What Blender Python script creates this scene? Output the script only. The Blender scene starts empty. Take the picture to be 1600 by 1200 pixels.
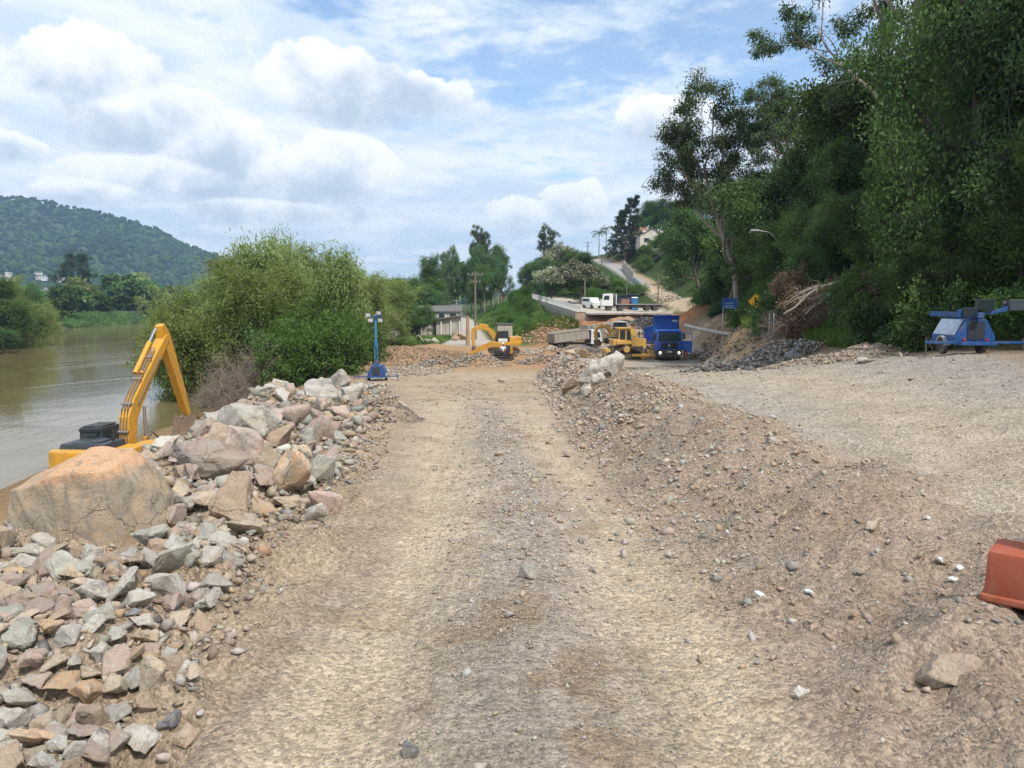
import bpy, bmesh, math, random
import numpy as np
from mathutils import Vector, Matrix

# ------------------------------------------------------------------ camera, sky, sun, exposure
SC = bpy.context.scene
COL = SC.collection
FPX, PITCH, CAMZ = 1209.0, math.radians(6.1), 2.2
cd = bpy.data.cameras.new('camera')
cam = bpy.data.objects.new('camera', cd); COL.objects.link(cam)
cam.location = (0, 0, CAMZ); cam.rotation_euler = (math.radians(90) - PITCH, 0, 0)
cd.sensor_width = 36.0; cd.lens = 36.0 * FPX / 1600.0
cd.clip_start = 0.05; cd.clip_end = 20000
SC.camera = cam

SUN_EL, SUN_AZ = math.radians(56), math.radians(150)      # azimuth from +Y towards +X
sd = bpy.data.lights.new('sun', 'SUN'); sd.energy = 3.3; sd.angle = math.radians(4); sd.color = (1.0, 0.95, 0.87)
sun = bpy.data.objects.new('sun', sd); COL.objects.link(sun)
sdir = Vector((math.sin(SUN_AZ) * math.cos(SUN_EL), math.cos(SUN_AZ) * math.cos(SUN_EL), math.sin(SUN_EL)))
sun.rotation_euler = (-sdir).to_track_quat('-Z', 'Y').to_euler()

SC.view_settings.view_transform = 'Standard'; SC.view_settings.look = 'None'
SC.view_settings.gamma = 1.0; SC.view_settings.exposure = 0.38
SC.view_settings.use_curve_mapping = False
SC.render.engine = 'CYCLES'
SC.cycles.use_denoising = True; SC.cycles.denoising_prefilter = 'FAST'
SC.cycles.max_bounces = 6; SC.cycles.diffuse_bounces = 3; SC.cycles.glossy_bounces = 2
SC.cycles.transmission_bounces = 3; SC.cycles.transparent_max_bounces = 4; SC.cycles.volume_bounces = 0

def pix_dir(px, py):
    cx, cy = (px - 800) / FPX, (600 - py) / FPX
    return Vector((cx, math.cos(PITCH) + cy * math.sin(PITCH), -math.sin(PITCH) + cy * math.cos(PITCH)))
def at(px, py, Y):
    d = pix_dir(px, py); t = Y / d.y
    return Vector((d.x * t, Y, CAMZ + d.z * t))
def xat(px, Y): return (px - 800) / FPX * Y          # close enough for placing along a row

# ---- world
W = bpy.data.worlds.new('World'); SC.world = W; W.use_nodes = True
wt = W.node_tree; wt.nodes.clear()
def N(t, typ, **kw):
    n = t.nodes.new(typ)
    for k, v in kw.items():
        if k.startswith('i_'):
            key = k[2:]; key = int(key) if key.isdigit() else key.replace('_', ' ')
            s = n.inputs[key]
            if hasattr(v, 'is_output'): t.links.new(v, s)
            else: s.default_value = v
        else: setattr(n, k, v)
    return n
def Mth(t, op, a, b=None, c=None, clamp=False):
    n = t.nodes.new('ShaderNodeMath'); n.operation = op; n.use_clamp = clamp
    for i, v in enumerate((a, b, c)):
        if v is None: continue
        if hasattr(v, 'is_output'): t.links.new(v, n.inputs[i])
        else: n.inputs[i].default_value = v
    return n.outputs[0]
def Vm(t, op, a, b=None):
    n = t.nodes.new('ShaderNodeVectorMath'); n.operation = op
    for i, v in enumerate((a, b)):
        if v is None: continue
        if hasattr(v, 'is_output'): t.links.new(v, n.inputs[i])
        else: n.inputs[i].default_value = v
    return n.outputs['Value'] if op in ('LENGTH', 'DOT_PRODUCT') else n.outputs[0]
def Rng(t, v, a, b, c=0.0, d=1.0, smooth=True):
    n = t.nodes.new('ShaderNodeMapRange'); n.interpolation_type = 'SMOOTHSTEP' if smooth else 'LINEAR'
    t.links.new(v, n.inputs[0])
    for i, x in enumerate((a, b, c, d)): n.inputs[i + 1].default_value = x
    return n.outputs[0]
def Mx(t, f, a, b, blend='MIX'):
    n = t.nodes.new('ShaderNodeMix'); n.data_type = 'RGBA'; n.blend_type = blend
    for s, v in ((n.inputs[0], f), (n.inputs[6], a), (n.inputs[7], b)):
        if hasattr(v, 'is_output'): t.links.new(v, s)
        elif isinstance(v, (int, float)): s.default_value = v
        else: s.default_value = (v[0], v[1], v[2], 1)
    return n.outputs[2]
def Noise(t, vec, scale, detail=6, rough=0.6, dist=0.0):
    n = t.nodes.new('ShaderNodeTexNoise')
    if vec is not None: t.links.new(vec, n.inputs['Vector'])
    n.inputs['Scale'].default_value = scale; n.inputs['Detail'].default_value = detail
    n.inputs['Roughness'].default_value = rough; n.inputs['Distortion'].default_value = dist
    return n.outputs['Fac']

def build_sky():
    t = wt
    sky = N(t, 'ShaderNodeTexSky', sky_type='NISHITA', sun_disc=False, sun_elevation=SUN_EL, sun_rotation=SUN_AZ,
            air_density=1.0, dust_density=0.6, ozone_density=1.5)
    blue = Mx(t, 1.0, sky.outputs[0], (1.0, 1.32, 1.5), 'MULTIPLY')
    tc = N(t, 'ShaderNodeTexCoord'); d = tc.outputs['Generated']
    sx = N(t, 'ShaderNodeSeparateXYZ', i_0=d)
    X, Y, Z = sx.outputs
    zc = Mth(t, 'ADD', Mth(t, 'MAXIMUM', Z, 0.0), 0.16)
    q = N(t, 'ShaderNodeCombineXYZ', i_0=Mth(t, 'DIVIDE', X, zc), i_1=Mth(t, 'DIVIDE', Y, zc), i_2=0.35).outputs[0]
    # high thin layer with gaps
    n1 = Noise(t, q, 1.25, 9, 0.62, 0.5)
    n3 = Noise(t, q, 4.5, 7, 0.62, 0.3)
    gap = None
    for px, py, rad, amt in ((1220, 105, 0.20, 0.20), (870, 160, 0.16, 0.13), (640, 40, 0.26, 0.08), (1000, 20, 0.16, 0.12), (280, 40, 0.14, 0.10)):
        g = pix_dir(px, py).normalized()
        dist = Vm(t, 'LENGTH', Vm(t, 'SUBTRACT', d, tuple(g)))
        e = Rng(t, dist, 0.0, rad, amt, 0.0)
        gap = e if gap is None else Mth(t, 'ADD', gap, e)
    cov = Mth(t, 'SUBTRACT', Mth(t, 'ADD', n1, Mth(t, 'MULTIPLY', Mth(t, 'SUBTRACT', n3, 0.5), 0.6)), gap)
    hor = Rng(t, Z, 0.0, 0.32, 0.22, 0.0)
    cov = Mth(t, 'ADD', cov, hor)
    veil = Rng(t, cov, 0.28, 0.49, 0.22, 1.0)
    n2 = Noise(t, q, 2.2, 7, 0.6, 0.4)
    tone = Rng(t, n2, 0.36, 0.64)
    veilc = Mx(t, tone, (5.7, 6.75, 8.1), (8.0, 8.45, 9.0))
    base = Mx(t, veil, blue, veilc)
    # cumulus heaps: soft ellipsoids broken up by noise
    az = Mth(t, 'ARCTAN2', X, Y); el = Mth(t, 'ARCSINE', Z)
    pv = N(t, 'ShaderNodeCombineXYZ', i_0=az, i_1=el, i_2=0.0).outputs[0]
    big = Noise(t, d, 8.0, 11, 0.62, 0.25)
    lump = Noise(t, d, 13.0, 8, 0.60, 0.2)
    blobs = [(150, 118, 105, 62), (210, 190, 140, 66), (340, 232, 120, 62), (450, 275, 150, 60), (520, 262, 90, 55), (260, 275, 175, 40),
             (892, 318, 68, 42), (820, 335, 60, 32), (545, 140, 130, 62), (660, 150, 70, 42), (1040, 190, 90, 42), (420, 330, 140, 26), (150, 300, 90, 26), (20, 230, 60, 26),
             (-330, 200, 200, 90), (-700, 120, 240, 100), (1900, 230, 200, 90), (2400, 150, 240, 110)]
    D = None; T = None
    for px, py, rx, ry in blobs:
        v = pix_dir(px, py).normalized()
        a0, e0 = math.atan2(v.x, v.y), math.asin(v.z)
        c = math.cos(a0) ** 1.0
        ra = rx / FPX * c; re = ry / FPX * c
        vv = Vm(t, 'MULTIPLY', Vm(t, 'SUBTRACT', pv, (a0, e0, 0)), (1 / ra, 1 / re, 0))
        w = Mth(t, 'SUBTRACT', 1.0, Vm(t, 'LENGTH', vv))
        ty = N(t, 'ShaderNodeSeparateXYZ', i_0=vv).outputs[1]
        if D is None: D, T = w, ty
        else:
            m = Mth(t, 'MULTIPLY_ADD', Mth(t, 'SUBTRACT', w, D), 3.0, 0.5, clamp=True)
            T = Mth(t, 'ADD', T, Mth(t, 'MULTIPLY', m, Mth(t, 'SUBTRACT', ty, T)))
            D = Mth(t, 'SMOOTH_MAX', D, w, 0.15)
    Tc = Mth(t, 'MAXIMUM', Mth(t, 'MINIMUM', T, 1.2), -1.2)
    dens = Mth(t, 'ADD', Mth(t, 'ADD', D, 0.10), Mth(t, 'MULTIPLY', Mth(t, 'SUBTRACT', big, 0.5), 2.0))
    up = Rng(t, Tc, -0.9, 0.5)
    alpha_top = Rng(t, dens, 0.08, 0.20)
    alpha_soft = Rng(t, dens, -0.05, 0.65)
    alpha = Mth(t, 'ADD', Mth(t, 'MULTIPLY', alpha_top, up), Mth(t, 'MULTIPLY', alpha_soft, Mth(t, 'SUBTRACT', 1.0, up)))
    sh = Mth(t, 'ADD', Mth(t, 'MULTIPLY', Tc, 0.42), Mth(t, 'MULTIPLY', Mth(t, 'SUBTRACT', lump, 0.5), 2.0))
    sh = Mth(t, 'SUBTRACT', sh, Mth(t, 'MULTIPLY', dens, 0.22))
    cc = Mx(t, Rng(t, sh, -0.55, 0.25), (4.5, 5.35, 6.4), (9.2, 9.4, 9.7))
    fin = Mx(t, Mth(t, 'MULTIPLY', alpha, 0.92), base, cc)
    bg = N(t, 'ShaderNodeBackground', i_Color=fin, i_Strength=0.1)
    out = N(t, 'ShaderNodeOutputWorld')
    t.links.new(bg.outputs[0], out.inputs[0])
build_sky()
W.cycles.sampling_method = 'MANUAL'; W.cycles.sample_map_resolution = 512

# ------------------------------------------------------------------ helpers
rs = np.random.RandomState(7)
def tag(o, label=None, cat=None, group=None, kind=None):
    if label: o['label'] = label
    if cat: o['category'] = cat
    if group: o['group'] = group
    if kind: o['kind'] = kind
    return o
def thing(name, label, cat, loc=(0, 0, 0), rz=0.0, group=None, rot=None, scale=None):
    o = bpy.data.objects.new(name, None); COL.objects.link(o)
    o.location = loc; o.rotation_euler = rot if rot else (0, 0, rz)
    if scale: o.scale = (scale,) * 3 if isinstance(scale, (int, float)) else scale
    o.empty_display_size = 0.3
    return tag(o, label, cat, group)
def link(name, me, parent=None, mat=None):
    o = bpy.data.objects.new(name, me); COL.objects.link(o)
    if parent: o.parent = parent
    if mat: me.materials.append(mat)
    return o
def copy_tree(o, parent=None):
    c = o.copy(); COL.objects.link(c)
    if parent: c.parent = parent
    for ch in list(KIDS.get(o.name, [])):
        d = copy_tree(ch, c)
        KIDS.setdefault(c.name, []).append(d)
    return c
KIDS = {}
def index_kids():
    KIDS.clear()
    for o in bpy.data.objects:
        if o.parent: KIDS.setdefault(o.parent.name, []).append(o)
def arrays_mesh(name, V, F, smooth=False, cols=None, rnd=None):
    V = np.asarray(V, dtype=np.float32); F = np.asarray(F, dtype=np.int32)
    me = bpy.data.meshes.new(name); k = F.shape[1]
    me.vertices.add(len(V)); me.vertices.foreach_set('co', V.ravel())
    me.loops.add(F.size); me.loops.foreach_set('vertex_index', F.ravel())
    me.polygons.add(len(F)); me.polygons.foreach_set('loop_start', np.arange(0, F.size, k, dtype=np.int32))
    try: me.polygons.foreach_set('loop_total', np.full(len(F), k, dtype=np.int32))
    except Exception: pass
    if smooth: me.polygons.foreach_set('use_smooth', np.ones(len(F), dtype=bool))
    if cols is not None:
        a = me.color_attributes.new('tint', 'FLOAT_COLOR', 'POINT')
        c = np.ones((len(V), 4), dtype=np.float32); c[:, :3] = cols
        a.data.foreach_set('color', c.ravel())
    if rnd is not None:
        a = me.attributes.new('rnd', 'FLOAT', 'POINT'); a.data.foreach_set('value', np.asarray(rnd, dtype=np.float32))
    me.update(calc_edges=True); me.validate()
    return me
class MB:
    def __init__(s): s.v = []; s.f = []
    def add(s, vs, fs):
        b = len(s.v); s.v += [tuple(p) for p in vs]; s.f += [tuple(b + i for i in f) for f in fs]; return s
    def box(s, c, d, rot=None, top=(1, 1)):
        hx, hy, hz = d[0] / 2, d[1] / 2, d[2] / 2
        vs = []
        for z in (-1, 1):
            kx, ky = (top if z > 0 else (1, 1))
            for x, y in ((-1, -1), (1, -1), (1, 1), (-1, 1)):
                p = Vector((x * hx * kx, y * hy * ky, z * hz))
                if rot is not None: p = rot @ p
                vs.append(p + Vector(c))
        return s.add(vs, [(3, 2, 1, 0), (4, 5, 6, 7), (0, 1, 5, 4), (1, 2, 6, 5), (2, 3, 7, 6), (3, 0, 4, 7)])
    def prism(s, poly, a, b, plane='xz'):      # polygon in a plane, extruded along the remaining axis from a to b
        n = len(poly); vs = []
        for q in (a, b):
            for p in poly:
                vs.append({'xz': (p[0], q, p[1]), 'yz': (q, p[0], p[1]), 'xy': (p[0], p[1], q)}[plane])
        fs = [tuple(range(n))[::-1], tuple(range(n, 2 * n))]
        fs += [(i, (i + 1) % n, n + (i + 1) % n, n + i) for i in range(n)]
        return s.add(vs, fs)
    def tube(s, pts, rad, n=8, cap=True):
        pts = [Vector(p) for p in pts]
        if not hasattr(rad, '__len__'): rad = [rad] * len(pts)
        vs = []; fs = []
        for i, p in enumerate(pts):
            d = (pts[min(i + 1, len(pts) - 1)] - pts[max(i - 1, 0)])
            d = d.normalized() if d.length > 1e-9 else Vector((0, 0, 1))
            u = d.cross(Vector((0, 0, 1))) if abs(d.z) < 0.95 else d.cross(Vector((1, 0, 0)))
            u.normalize(); w = d.cross(u)
            for k in range(n):
                a = 2 * math.pi * k / n
                vs.append(p + (u * math.cos(a) + w * math.sin(a)) * rad[i])
        for i in range(len(pts) - 1):
            for k in range(n):
                a, b = i * n + k, i * n + (k + 1) % n
                fs.append((a, b, b + n, a + n))
        if cap:
            fs.append(tuple(range(n))[::-1]); fs.append(tuple(range((len(pts) - 1) * n, len(pts) * n)))
        return s.add(vs, fs)
    def lathe(s, prof, c, axis='y', n=20):    # profile (radius, offset) turned around an axis through c
        vs = []; m = len(prof)
        for k in range(n):
            a = 2 * math.pi * k / n
            for r, o in prof:
                p = {'y': (r * math.cos(a), o, r * math.sin(a)), 'z': (r * math.cos(a), r * math.sin(a), o), 'x': (o, r * math.cos(a), r * math.sin(a))}[axis]
                vs.append((p[0] + c[0], p[1] + c[1], p[2] + c[2]))
        fs = []
        for k in range(n):
            for j in range(m - 1):
                a, b = k * m + j, ((k + 1) % n) * m + j
                fs.append((a, b, b + 1, a + 1))
        fs.append(tuple(k * m for k in range(n))[::-1]); fs.append(tuple(k * m + m - 1 for k in range(n)))
        return s.add(vs, fs)
    def build(s, name, mat, parent=None, bevel=0.0, smooth=False):
        me = bpy.data.meshes.new(name); me.from_pydata(s.v, [], s.f)
        bm = bmesh.new(); bm.from_mesh(me); bmesh.ops.recalc_face_normals(bm, faces=bm.faces[:])
        if bevel:
            ed = [e for e in bm.edges if len(e.link_faces) == 2 and e.calc_face_angle(0) > 0.45]
            try: bmesh.ops.bevel(bm, geom=ed, offset=bevel, segments=2, affect='EDGES', profile=0.6, clamp_overlap=True)
            except Exception: pass
        bm.to_mesh(me); bm.free()
        if smooth:
            me.polygons.foreach_set('use_smooth', [True] * len(me.polygons))
            try: me.set_sharp_from_angle(angle=0.6)
            except Exception: pass
        return link(name, me, parent, mat)

# ------------------------------------------------------------------ noise in numpy
def _h(ix, iy, seed):
    h = (ix.astype(np.int64) * 374761393 + iy.astype(np.int64) * 668265263 + seed * 1274126177) & 0xffffffff
    h = ((h ^ (h >> 13)) * 1274126177) & 0xffffffff
    return ((h ^ (h >> 16)) & 0xffff) / 65535.0
def vn(x, y, seed=0):
    x = np.asarray(x, float); y = np.asarray(y, float)
    ix, iy = np.floor(x), np.floor(y); fx, fy = x - ix, y - iy
    fx = fx * fx * (3 - 2 * fx); fy = fy * fy * (3 - 2 * fy)
    a, b, c, d = _h(ix, iy, seed), _h(ix + 1, iy, seed), _h(ix, iy + 1, seed), _h(ix + 1, iy + 1, seed)
    return (a + (b - a) * fx) * (1 - fy) + (c + (d - c) * fx) * fy - 0.5
def fbm(x, y, oct=4, seed=0, gain=0.5):
    r = 0; a = 1.0; s = 1.0
    for i in range(oct):
        r = r + a * vn(x * s + i * 17.3, y * s - i * 9.1, seed + i); a *= gain; s *= 2.03
    return r
def sst(x, a, b):
    t = np.clip((x - a) / (b - a), 0, 1); return t * t * (3 - 2 * t)

# ------------------------------------------------------------------ terrain: cross-sections (Y, x, z) of named lines, left to right
zr = [(-30, 0), (4, 0), (8, -.15), (12, -.4), (20, -.9), (30, -1.65), (40, -2.45), (50, -3.2), (58, -3.75), (75, -3.7), (110, -3.7)]
zl = [(-30, .22), (0, .2), (7, .2), (12, .18), (20, -.05), (30, -.76), (45, -1.95), (58, -2.8), (75, -3.65), (110, -3.6)]
def iz(tab, y): return np.interp(y, [t[0] for t in tab], [t[1] for t in tab])
FB = [(-30, -95), (138, -91), (208, -127), (255, -145), (320, -150), (4500, -150)]
NB = [(-30, -21), (20, -22), (37, -24), (60, -22.5), (75, -24), (100, -35), (150, -60), (208, -80), (320, -100), (4500, -100)]
LINES = [
    [(-30, -900, -2), (4500, -6000, -2)],
    [(y, x - 8, -3.6) for y, x in FB],
    [(y, x, -6.2) for y, x in FB],
    [(y, x + 5, -8 if y < 321 else -3.5) for y, x in FB],
    [(y, x - 4, -8 if y < 321 else -3.5) for y, x in NB],
    [(y, x, -6.45 if y < 321 else -3.5) for y, x in NB],
    [(-30, -18, -5.4), (20, -19, -5.3), (37, -21, -5.3), (60, -19.5, -5.2), (75, -21, -5), (100, -31, -4.6), (150, -54, -4.2), (208, -72, -4), (320, -92, -3.5), (4500, -90, -3.5)],
    [(-30, -10, -4.8), (7, -9.5, -4.9), (20, -11.5, -5), (32, -12, -5), (45, -13.5, -4.4), (58, -15, -4.1), (75, -17, -3.9), (100, -21, -3.8), (150, -40, -3.8), (320, -60, -3.2), (4500, -60, -3)],
    [(-30, -5, .2), (4, -4.4, 0.05), (7, -4.7, .12), (10, -4.8, .12), (12, -4.9, .08), (16, -5.5, .05), (20, -6, -.25), (28, -7.2, -1.2), (36, -8.2, -2.0), (45, -9.7, -2.9), (58, -13, -3.9), (75, -15, -3.8), (118, -15, -3.7), (180, -20, -3), (235, -25, -2.5), (320, -34, -2), (4500, -40, -3)],
    [(y, x, float(iz(zr, y))) for y, x in ((-30, -1.8), (3, -1.6), (6, -1.5), (8, -1.6), (12, -1.95), (20, -2.7), (30, -4.2), (40, -6), (50, -8.6), (58, -11.5), (75, -13), (100, -11))] + [(118, -9, -3.6), (124, -8.5, -3.5), (180, -12.5, -2.3), (220, -18, -1.3), (320, -28, -.5), (4500, -30, -3)],
    [(y, x, float(iz(zr, y))) for y, x in ((-30, 2.2), (4, 1.75), (8, 1.4), (20, 1.35), (30, 1.5), (40, 1.65), (58, 2.1), (75, 3), (100, 0))] + [(118, -4, -3.6), (124, -4.3, -3.5), (180, -9, -2.3), (220, -14.5, -1.3), (320, -22, -.5), (4500, -24, -3)],
    [(y, x, float(iz(zl, y)) + dz) for y, x, dz in ((-30, 3.9, .02), (7, 3.6, .03), (12, 3.2, .20), (20, 3.1, .32), (30, 3.2, .42), (45, 3.4, .42), (58, 3.6, .1), (75, 4.5, 0), (100, 6, 0))] + [(118, 10, -2.6), (124, 10.7, -2.2), (150, 7.3, -.8), (165, 5.8, .8), (180, 3.9, 2.0), (235, 0, 3), (320, -8, 3), (4500, -10, -3)],
    [(y, x, float(iz(zl, y))) for y, x in ((-30, 5.2), (7, 4.9), (12, 4.6), (20, 4.6), (30, 4.7), (45, 5), (58, 4.8), (75, 5.5), (100, 7))] + [(118, 10.6, -2.5), (120.5, 11, -2.2), (123, 11.3, .1), (126, 11.3, .25), (150, 8, 1.5), (165, 6.4, 2.2), (180, 4.4, 2.9), (235, .5, 3.7), (320, -7, 4), (4500, -9, -3)],
    [(-30, 7, .6), (10, 8, .55), (22, 11.5, .62), (30, 11.3, -.4), (36, 11, -1.1), (50, 12, -2.1), (62, 16, -3.2), (75, 19.6, -3.6), (100, 20, -3.4), (118, 22, -2.8), (120.5, 23, -2.0), (123, 25, .2), (140, 29, .3), (148, 24, 1.2), (160, 16, 2.0), (180, 11.5, 3), (235, 7, 3.7), (320, 0, 4), (4500, 0, -3)],
    [(-30, 10, .9), (10, 11, .9), (22, 15, .85), (30, 14.5, .3), (36, 14.6, .1), (50, 15, .6), (62, 19, .3), (75, 23.5, .2), (100, 24, .3), (118, 27, .3), (124, 28, .4), (140, 30, .6), (150, 27.5, 2.6), (180, 27, 6.8), (215, 25.5, 12), (235, 23, 14.9), (300, 10, 18), (400, 10, 12), (1000, 10, 2), (4500, 10, -3)],
    [(-30, 19, 7), (22, 23, 7.3), (36, 23.5, 8), (50, 24, 7.5), (75, 30, 7.5), (100, 34, 7), (118, 36, 6), (124, 36, 2.5), (150, 32.2, 2.6), (180, 32.5, 6.8), (215, 31.5, 12), (235, 29.5, 14.9), (300, 18, 18), (400, 18, 12), (1000, 18, 2), (4500, 18, -3)],
    [(-30, 40, 20), (50, 45, 20), (118, 58, 18), (150, 50, 13), (180, 45, 14), (215, 40, 17.5), (235, 38, 19), (300, 40, 20), (400, 40, 14), (1000, 40, 2), (4500, 40, -3)],
    [(-30, 90, 28), (300, 100, 26), (400, 100, 18), (1000, 100, 3), (4500, 100, -3)],
    [(-30, 900, 26), (400, 900, 16), (1000, 3000, 0), (4500, 6000, -3)],
]
def line(k, y):
    L = LINES[k]; Y = [p[0] for p in L]
    return np.interp(y, Y, [p[1] for p in L]), np.interp(y, Y, [p[2] for p in L])
BUMPS = [  # x, y, rx, ry, h : loose heaps lying on the ground
    (12.1, 36, 2.4, 1.9, 1.05), (9.5, 37.5, 1.3, 1.0, .5), (11.3, 27.5, 2.4, 3.2, .42), (13.2, 28.5, 1.5, 1.5, .45),
    (-6.6, 71, 2.0, 2.4, .9), (-3.0, 72, 2.6, 2.2, 1.15), (3.2, 74, 2.5, 2.5, .75), (6.3, 73, 2.2, 2, .5), (3.6, 60, 1.9, 6, .6), (3.2, 48, 1.4, 5, .5),
    (11.5, 104, 4.5, 6, 2.4), (16, 110, 6, 7, 2.6), (21.5, 113, 5, 7, 2.6), (14, 117.5, 6, 4.5, 1.8), (24, 104, 4, 6, 1.6), (5.0, 115, 5.0, 8, 2.3), (8.5, 117, 3.5, 5, 1.6), (20.6, 67, 2.4, 4, .7), (24, 80, 3, 5, .9),
    (-3.15, 20.2, .75, 1.3, .55), (-12, 78, 4, 5, .5), (-13, 92, 5, 6, .5), (-10, 100, 3, 3, .5), (8, 88, 3, 3, .9), (4.6, 82, 2.4, 2.4, .8)]
def base_h(x, y):
    x = np.asarray(x, float); y = np.asarray(y, float)
    z = np.zeros_like(x + y)
    px, pz = line(0, y)
    z = pz + 0 * x
    for k in range(1, len(LINES)):
        qx, qz = line(k, y)
        t = np.clip((x - px) / np.maximum(qx - px, 1e-3), 0, 1)
        t = 0.45 * t + 0.55 * t * t * (3 - 2 * t)
        z = np.where(x > px, pz + (qz - pz) * t, z)
        px, pz = qx, qz
    z = np.where(x > px, pz, z)
    for bx, by, rx, ry, h in BUMPS:
        r = np.sqrt(((x - bx) / rx) ** 2 + ((y - by) / ry) ** 2 + 1e-9)
        z = z + h * np.clip(1 - r, 0, 1) ** 0.8 * (r < 1) * np.minimum(1, (1 - np.minimum(r, 1)) * 3 + .0) ** .5
    return z
def road_c(y): return np.interp(y, [-30, 10, 20, 30, 58, 80], [0, 0, -.5, -1.2, -2.9, -3])
def zones(x, y):
    """weights of: track, bank, lane, pile, grass, soil"""
    xL, _ = line(9, y); xR, _ = line(10, y); xC, _ = line(11, y); xP, _ = line(8, y); xO, _ = line(7, y)
    x13, _ = line(13, y); xF, _ = line(14, y)
    w = 0.35 + 0.02 * np.abs(y)
    n = fbm(x * .9, y * .6, 3, 31) * .9
    near = 1 - sst(y, 100, 112)
    road = sst(x + n * .4, xL - w * .3, xL + w) * (1 - sst(x + n * .5, xR - w, xR + w * .4))
    bank = sst(x + n * .4, xR - w * .5, xR + w) * (1 - sst(x + n, xC + .2, xC + 1.6))
    lane = sst(x + n, xC + .2, xC + 1.6) * (1 - sst(x + n * 1.2, x13 + .5, x13 + 2.5))
    pile = (1 - sst(x + n * .4, xL - w * .6, xL + w * .3)) * sst(x, xO - 1, xO + 2.5)
    return road, bank, lane, pile, near
def ground_h(x, y):
    z = base_h(x, y)
    road, bank, lane, pile, near = zones(x, y)
    yy = np.abs(y) + 1
    c = road_c(y)
    fade = 1 - sst(y, 45, 62)
    rut = np.exp(-((x - c + .98) / .42) ** 2) + np.exp(-((x - c - 1.0) / .42) ** 2)
    z = z - .05 * rut * fade + .045 * np.exp(-((x - c) / .45) ** 2) * fade * (0.7 + fbm(x * .4, y * .7, 2, 5))
    rough = .02 * road + .15 * bank + .05 * lane + .16 * pile
    x13, _ = line(13, y); x15, _ = line(15, y)
    rough = rough + .24 * sst(x, x13 + .3, x13 + 1.6) * (1 - sst(x, x15 - 4, x15)) * sst(y, 34, 40) * (1 - sst(y, 98, 106))
    rough = np.where(near > .5, np.maximum(rough, .02), 0.05)
    far = np.clip(1 - yy / 130, 0, 1)
    z = z + rough * 2.0 * fbm(x * 1.1, y * 1.1, 3, 3) + rough * .9 * fbm(x * 4.3, y * 4.3, 3, 9) + far * .018 * fbm(x * 14, y * 14, 2, 12)
    out = sst(np.abs(x - 0) - (24 + 0 * y), 0, 12)
    z = z + out * .8 * fbm(x * .12, y * .12, 3, 21)
    return z
def gz(x, y): return float(ground_h(np.array([float(x)]), np.array([float(y)]))[0])

# ------------------------------------------------------------------ materials
def newmat(name):
    m = bpy.data.materials.new(name); m.use_nodes = True
    t = m.node_tree; t.nodes.clear()
    out = t.nodes.new('ShaderNodeOutputMaterial'); b = t.nodes.new('ShaderNodeBsdfPrincipled')
    t.links.new(b.outputs[0], out.inputs[0])
    return m, t, b, out
def objco(t): return N(t, 'ShaderNodeTexCoord').outputs['Object']
def geopos(t): return N(t, 'ShaderNodeNewGeometry').outputs['Position']
def bump(t, b, h, strength=0.4, dist=0.02):
    n = N(t, 'ShaderNodeBump', i_Height=h, i_Strength=strength, i_Distance=dist); t.links.new(n.outputs[0], b.inputs['Normal'])
MATS = {}
def paint(name, col, rough=0.45, metal=0.0, dirt=0.35, dirtcol=(.30, .22, .14), rust=None, scale=3.0):
    if name in MATS: return MATS[name]
    m, t, b, o = newmat(name)
    p = objco(t)
    n = Noise(t, p, scale, 7, 0.68, 0.4); f = Noise(t, p, scale * 9, 4, 0.6)
    c = Mx(t, Mth(t, 'MULTIPLY', Rng(t, n, .42, .72), dirt), col, dirtcol)
    c = Mx(t, Mth(t, 'MULTIPLY', Rng(t, f, .55, .75), dirt * .5), c, dirtcol)
    if rust: c = Mx(t, Rng(t, Noise(t, p, scale * 1.7, 8, .72, .3), .60, .68), c, rust)
    t.links.new(c, b.inputs['Base Color'])
    t.links.new(Rng(t, n, .3, .7, rough * .85, min(1, rough * 1.35)), b.inputs['Roughness'])
    b.inputs['Metallic'].default_value = metal
    bump(t, b, f, 0.08, 0.01)
    MATS[name] = m; return m
def glass(name='dark_glass', col=(.03, .045, .05)):
    if name in MATS: return MATS[name]
    m, t, b, o = newmat(name)
    b.inputs['Base Color'].default_value = (*col, 1); b.inputs['Roughness'].default_value = 0.08
    MATS[name] = m; return m
def emit(name, col, s):
    m, t, b, o = newmat(name)
    b.inputs['Base Color'].default_value = (.8, .8, .8, 1); b.inputs['Emission Color'].default_value = (*col, 1); b.inputs['Emission Strength'].default_value = s
    MATS[name] = m; return m
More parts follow.
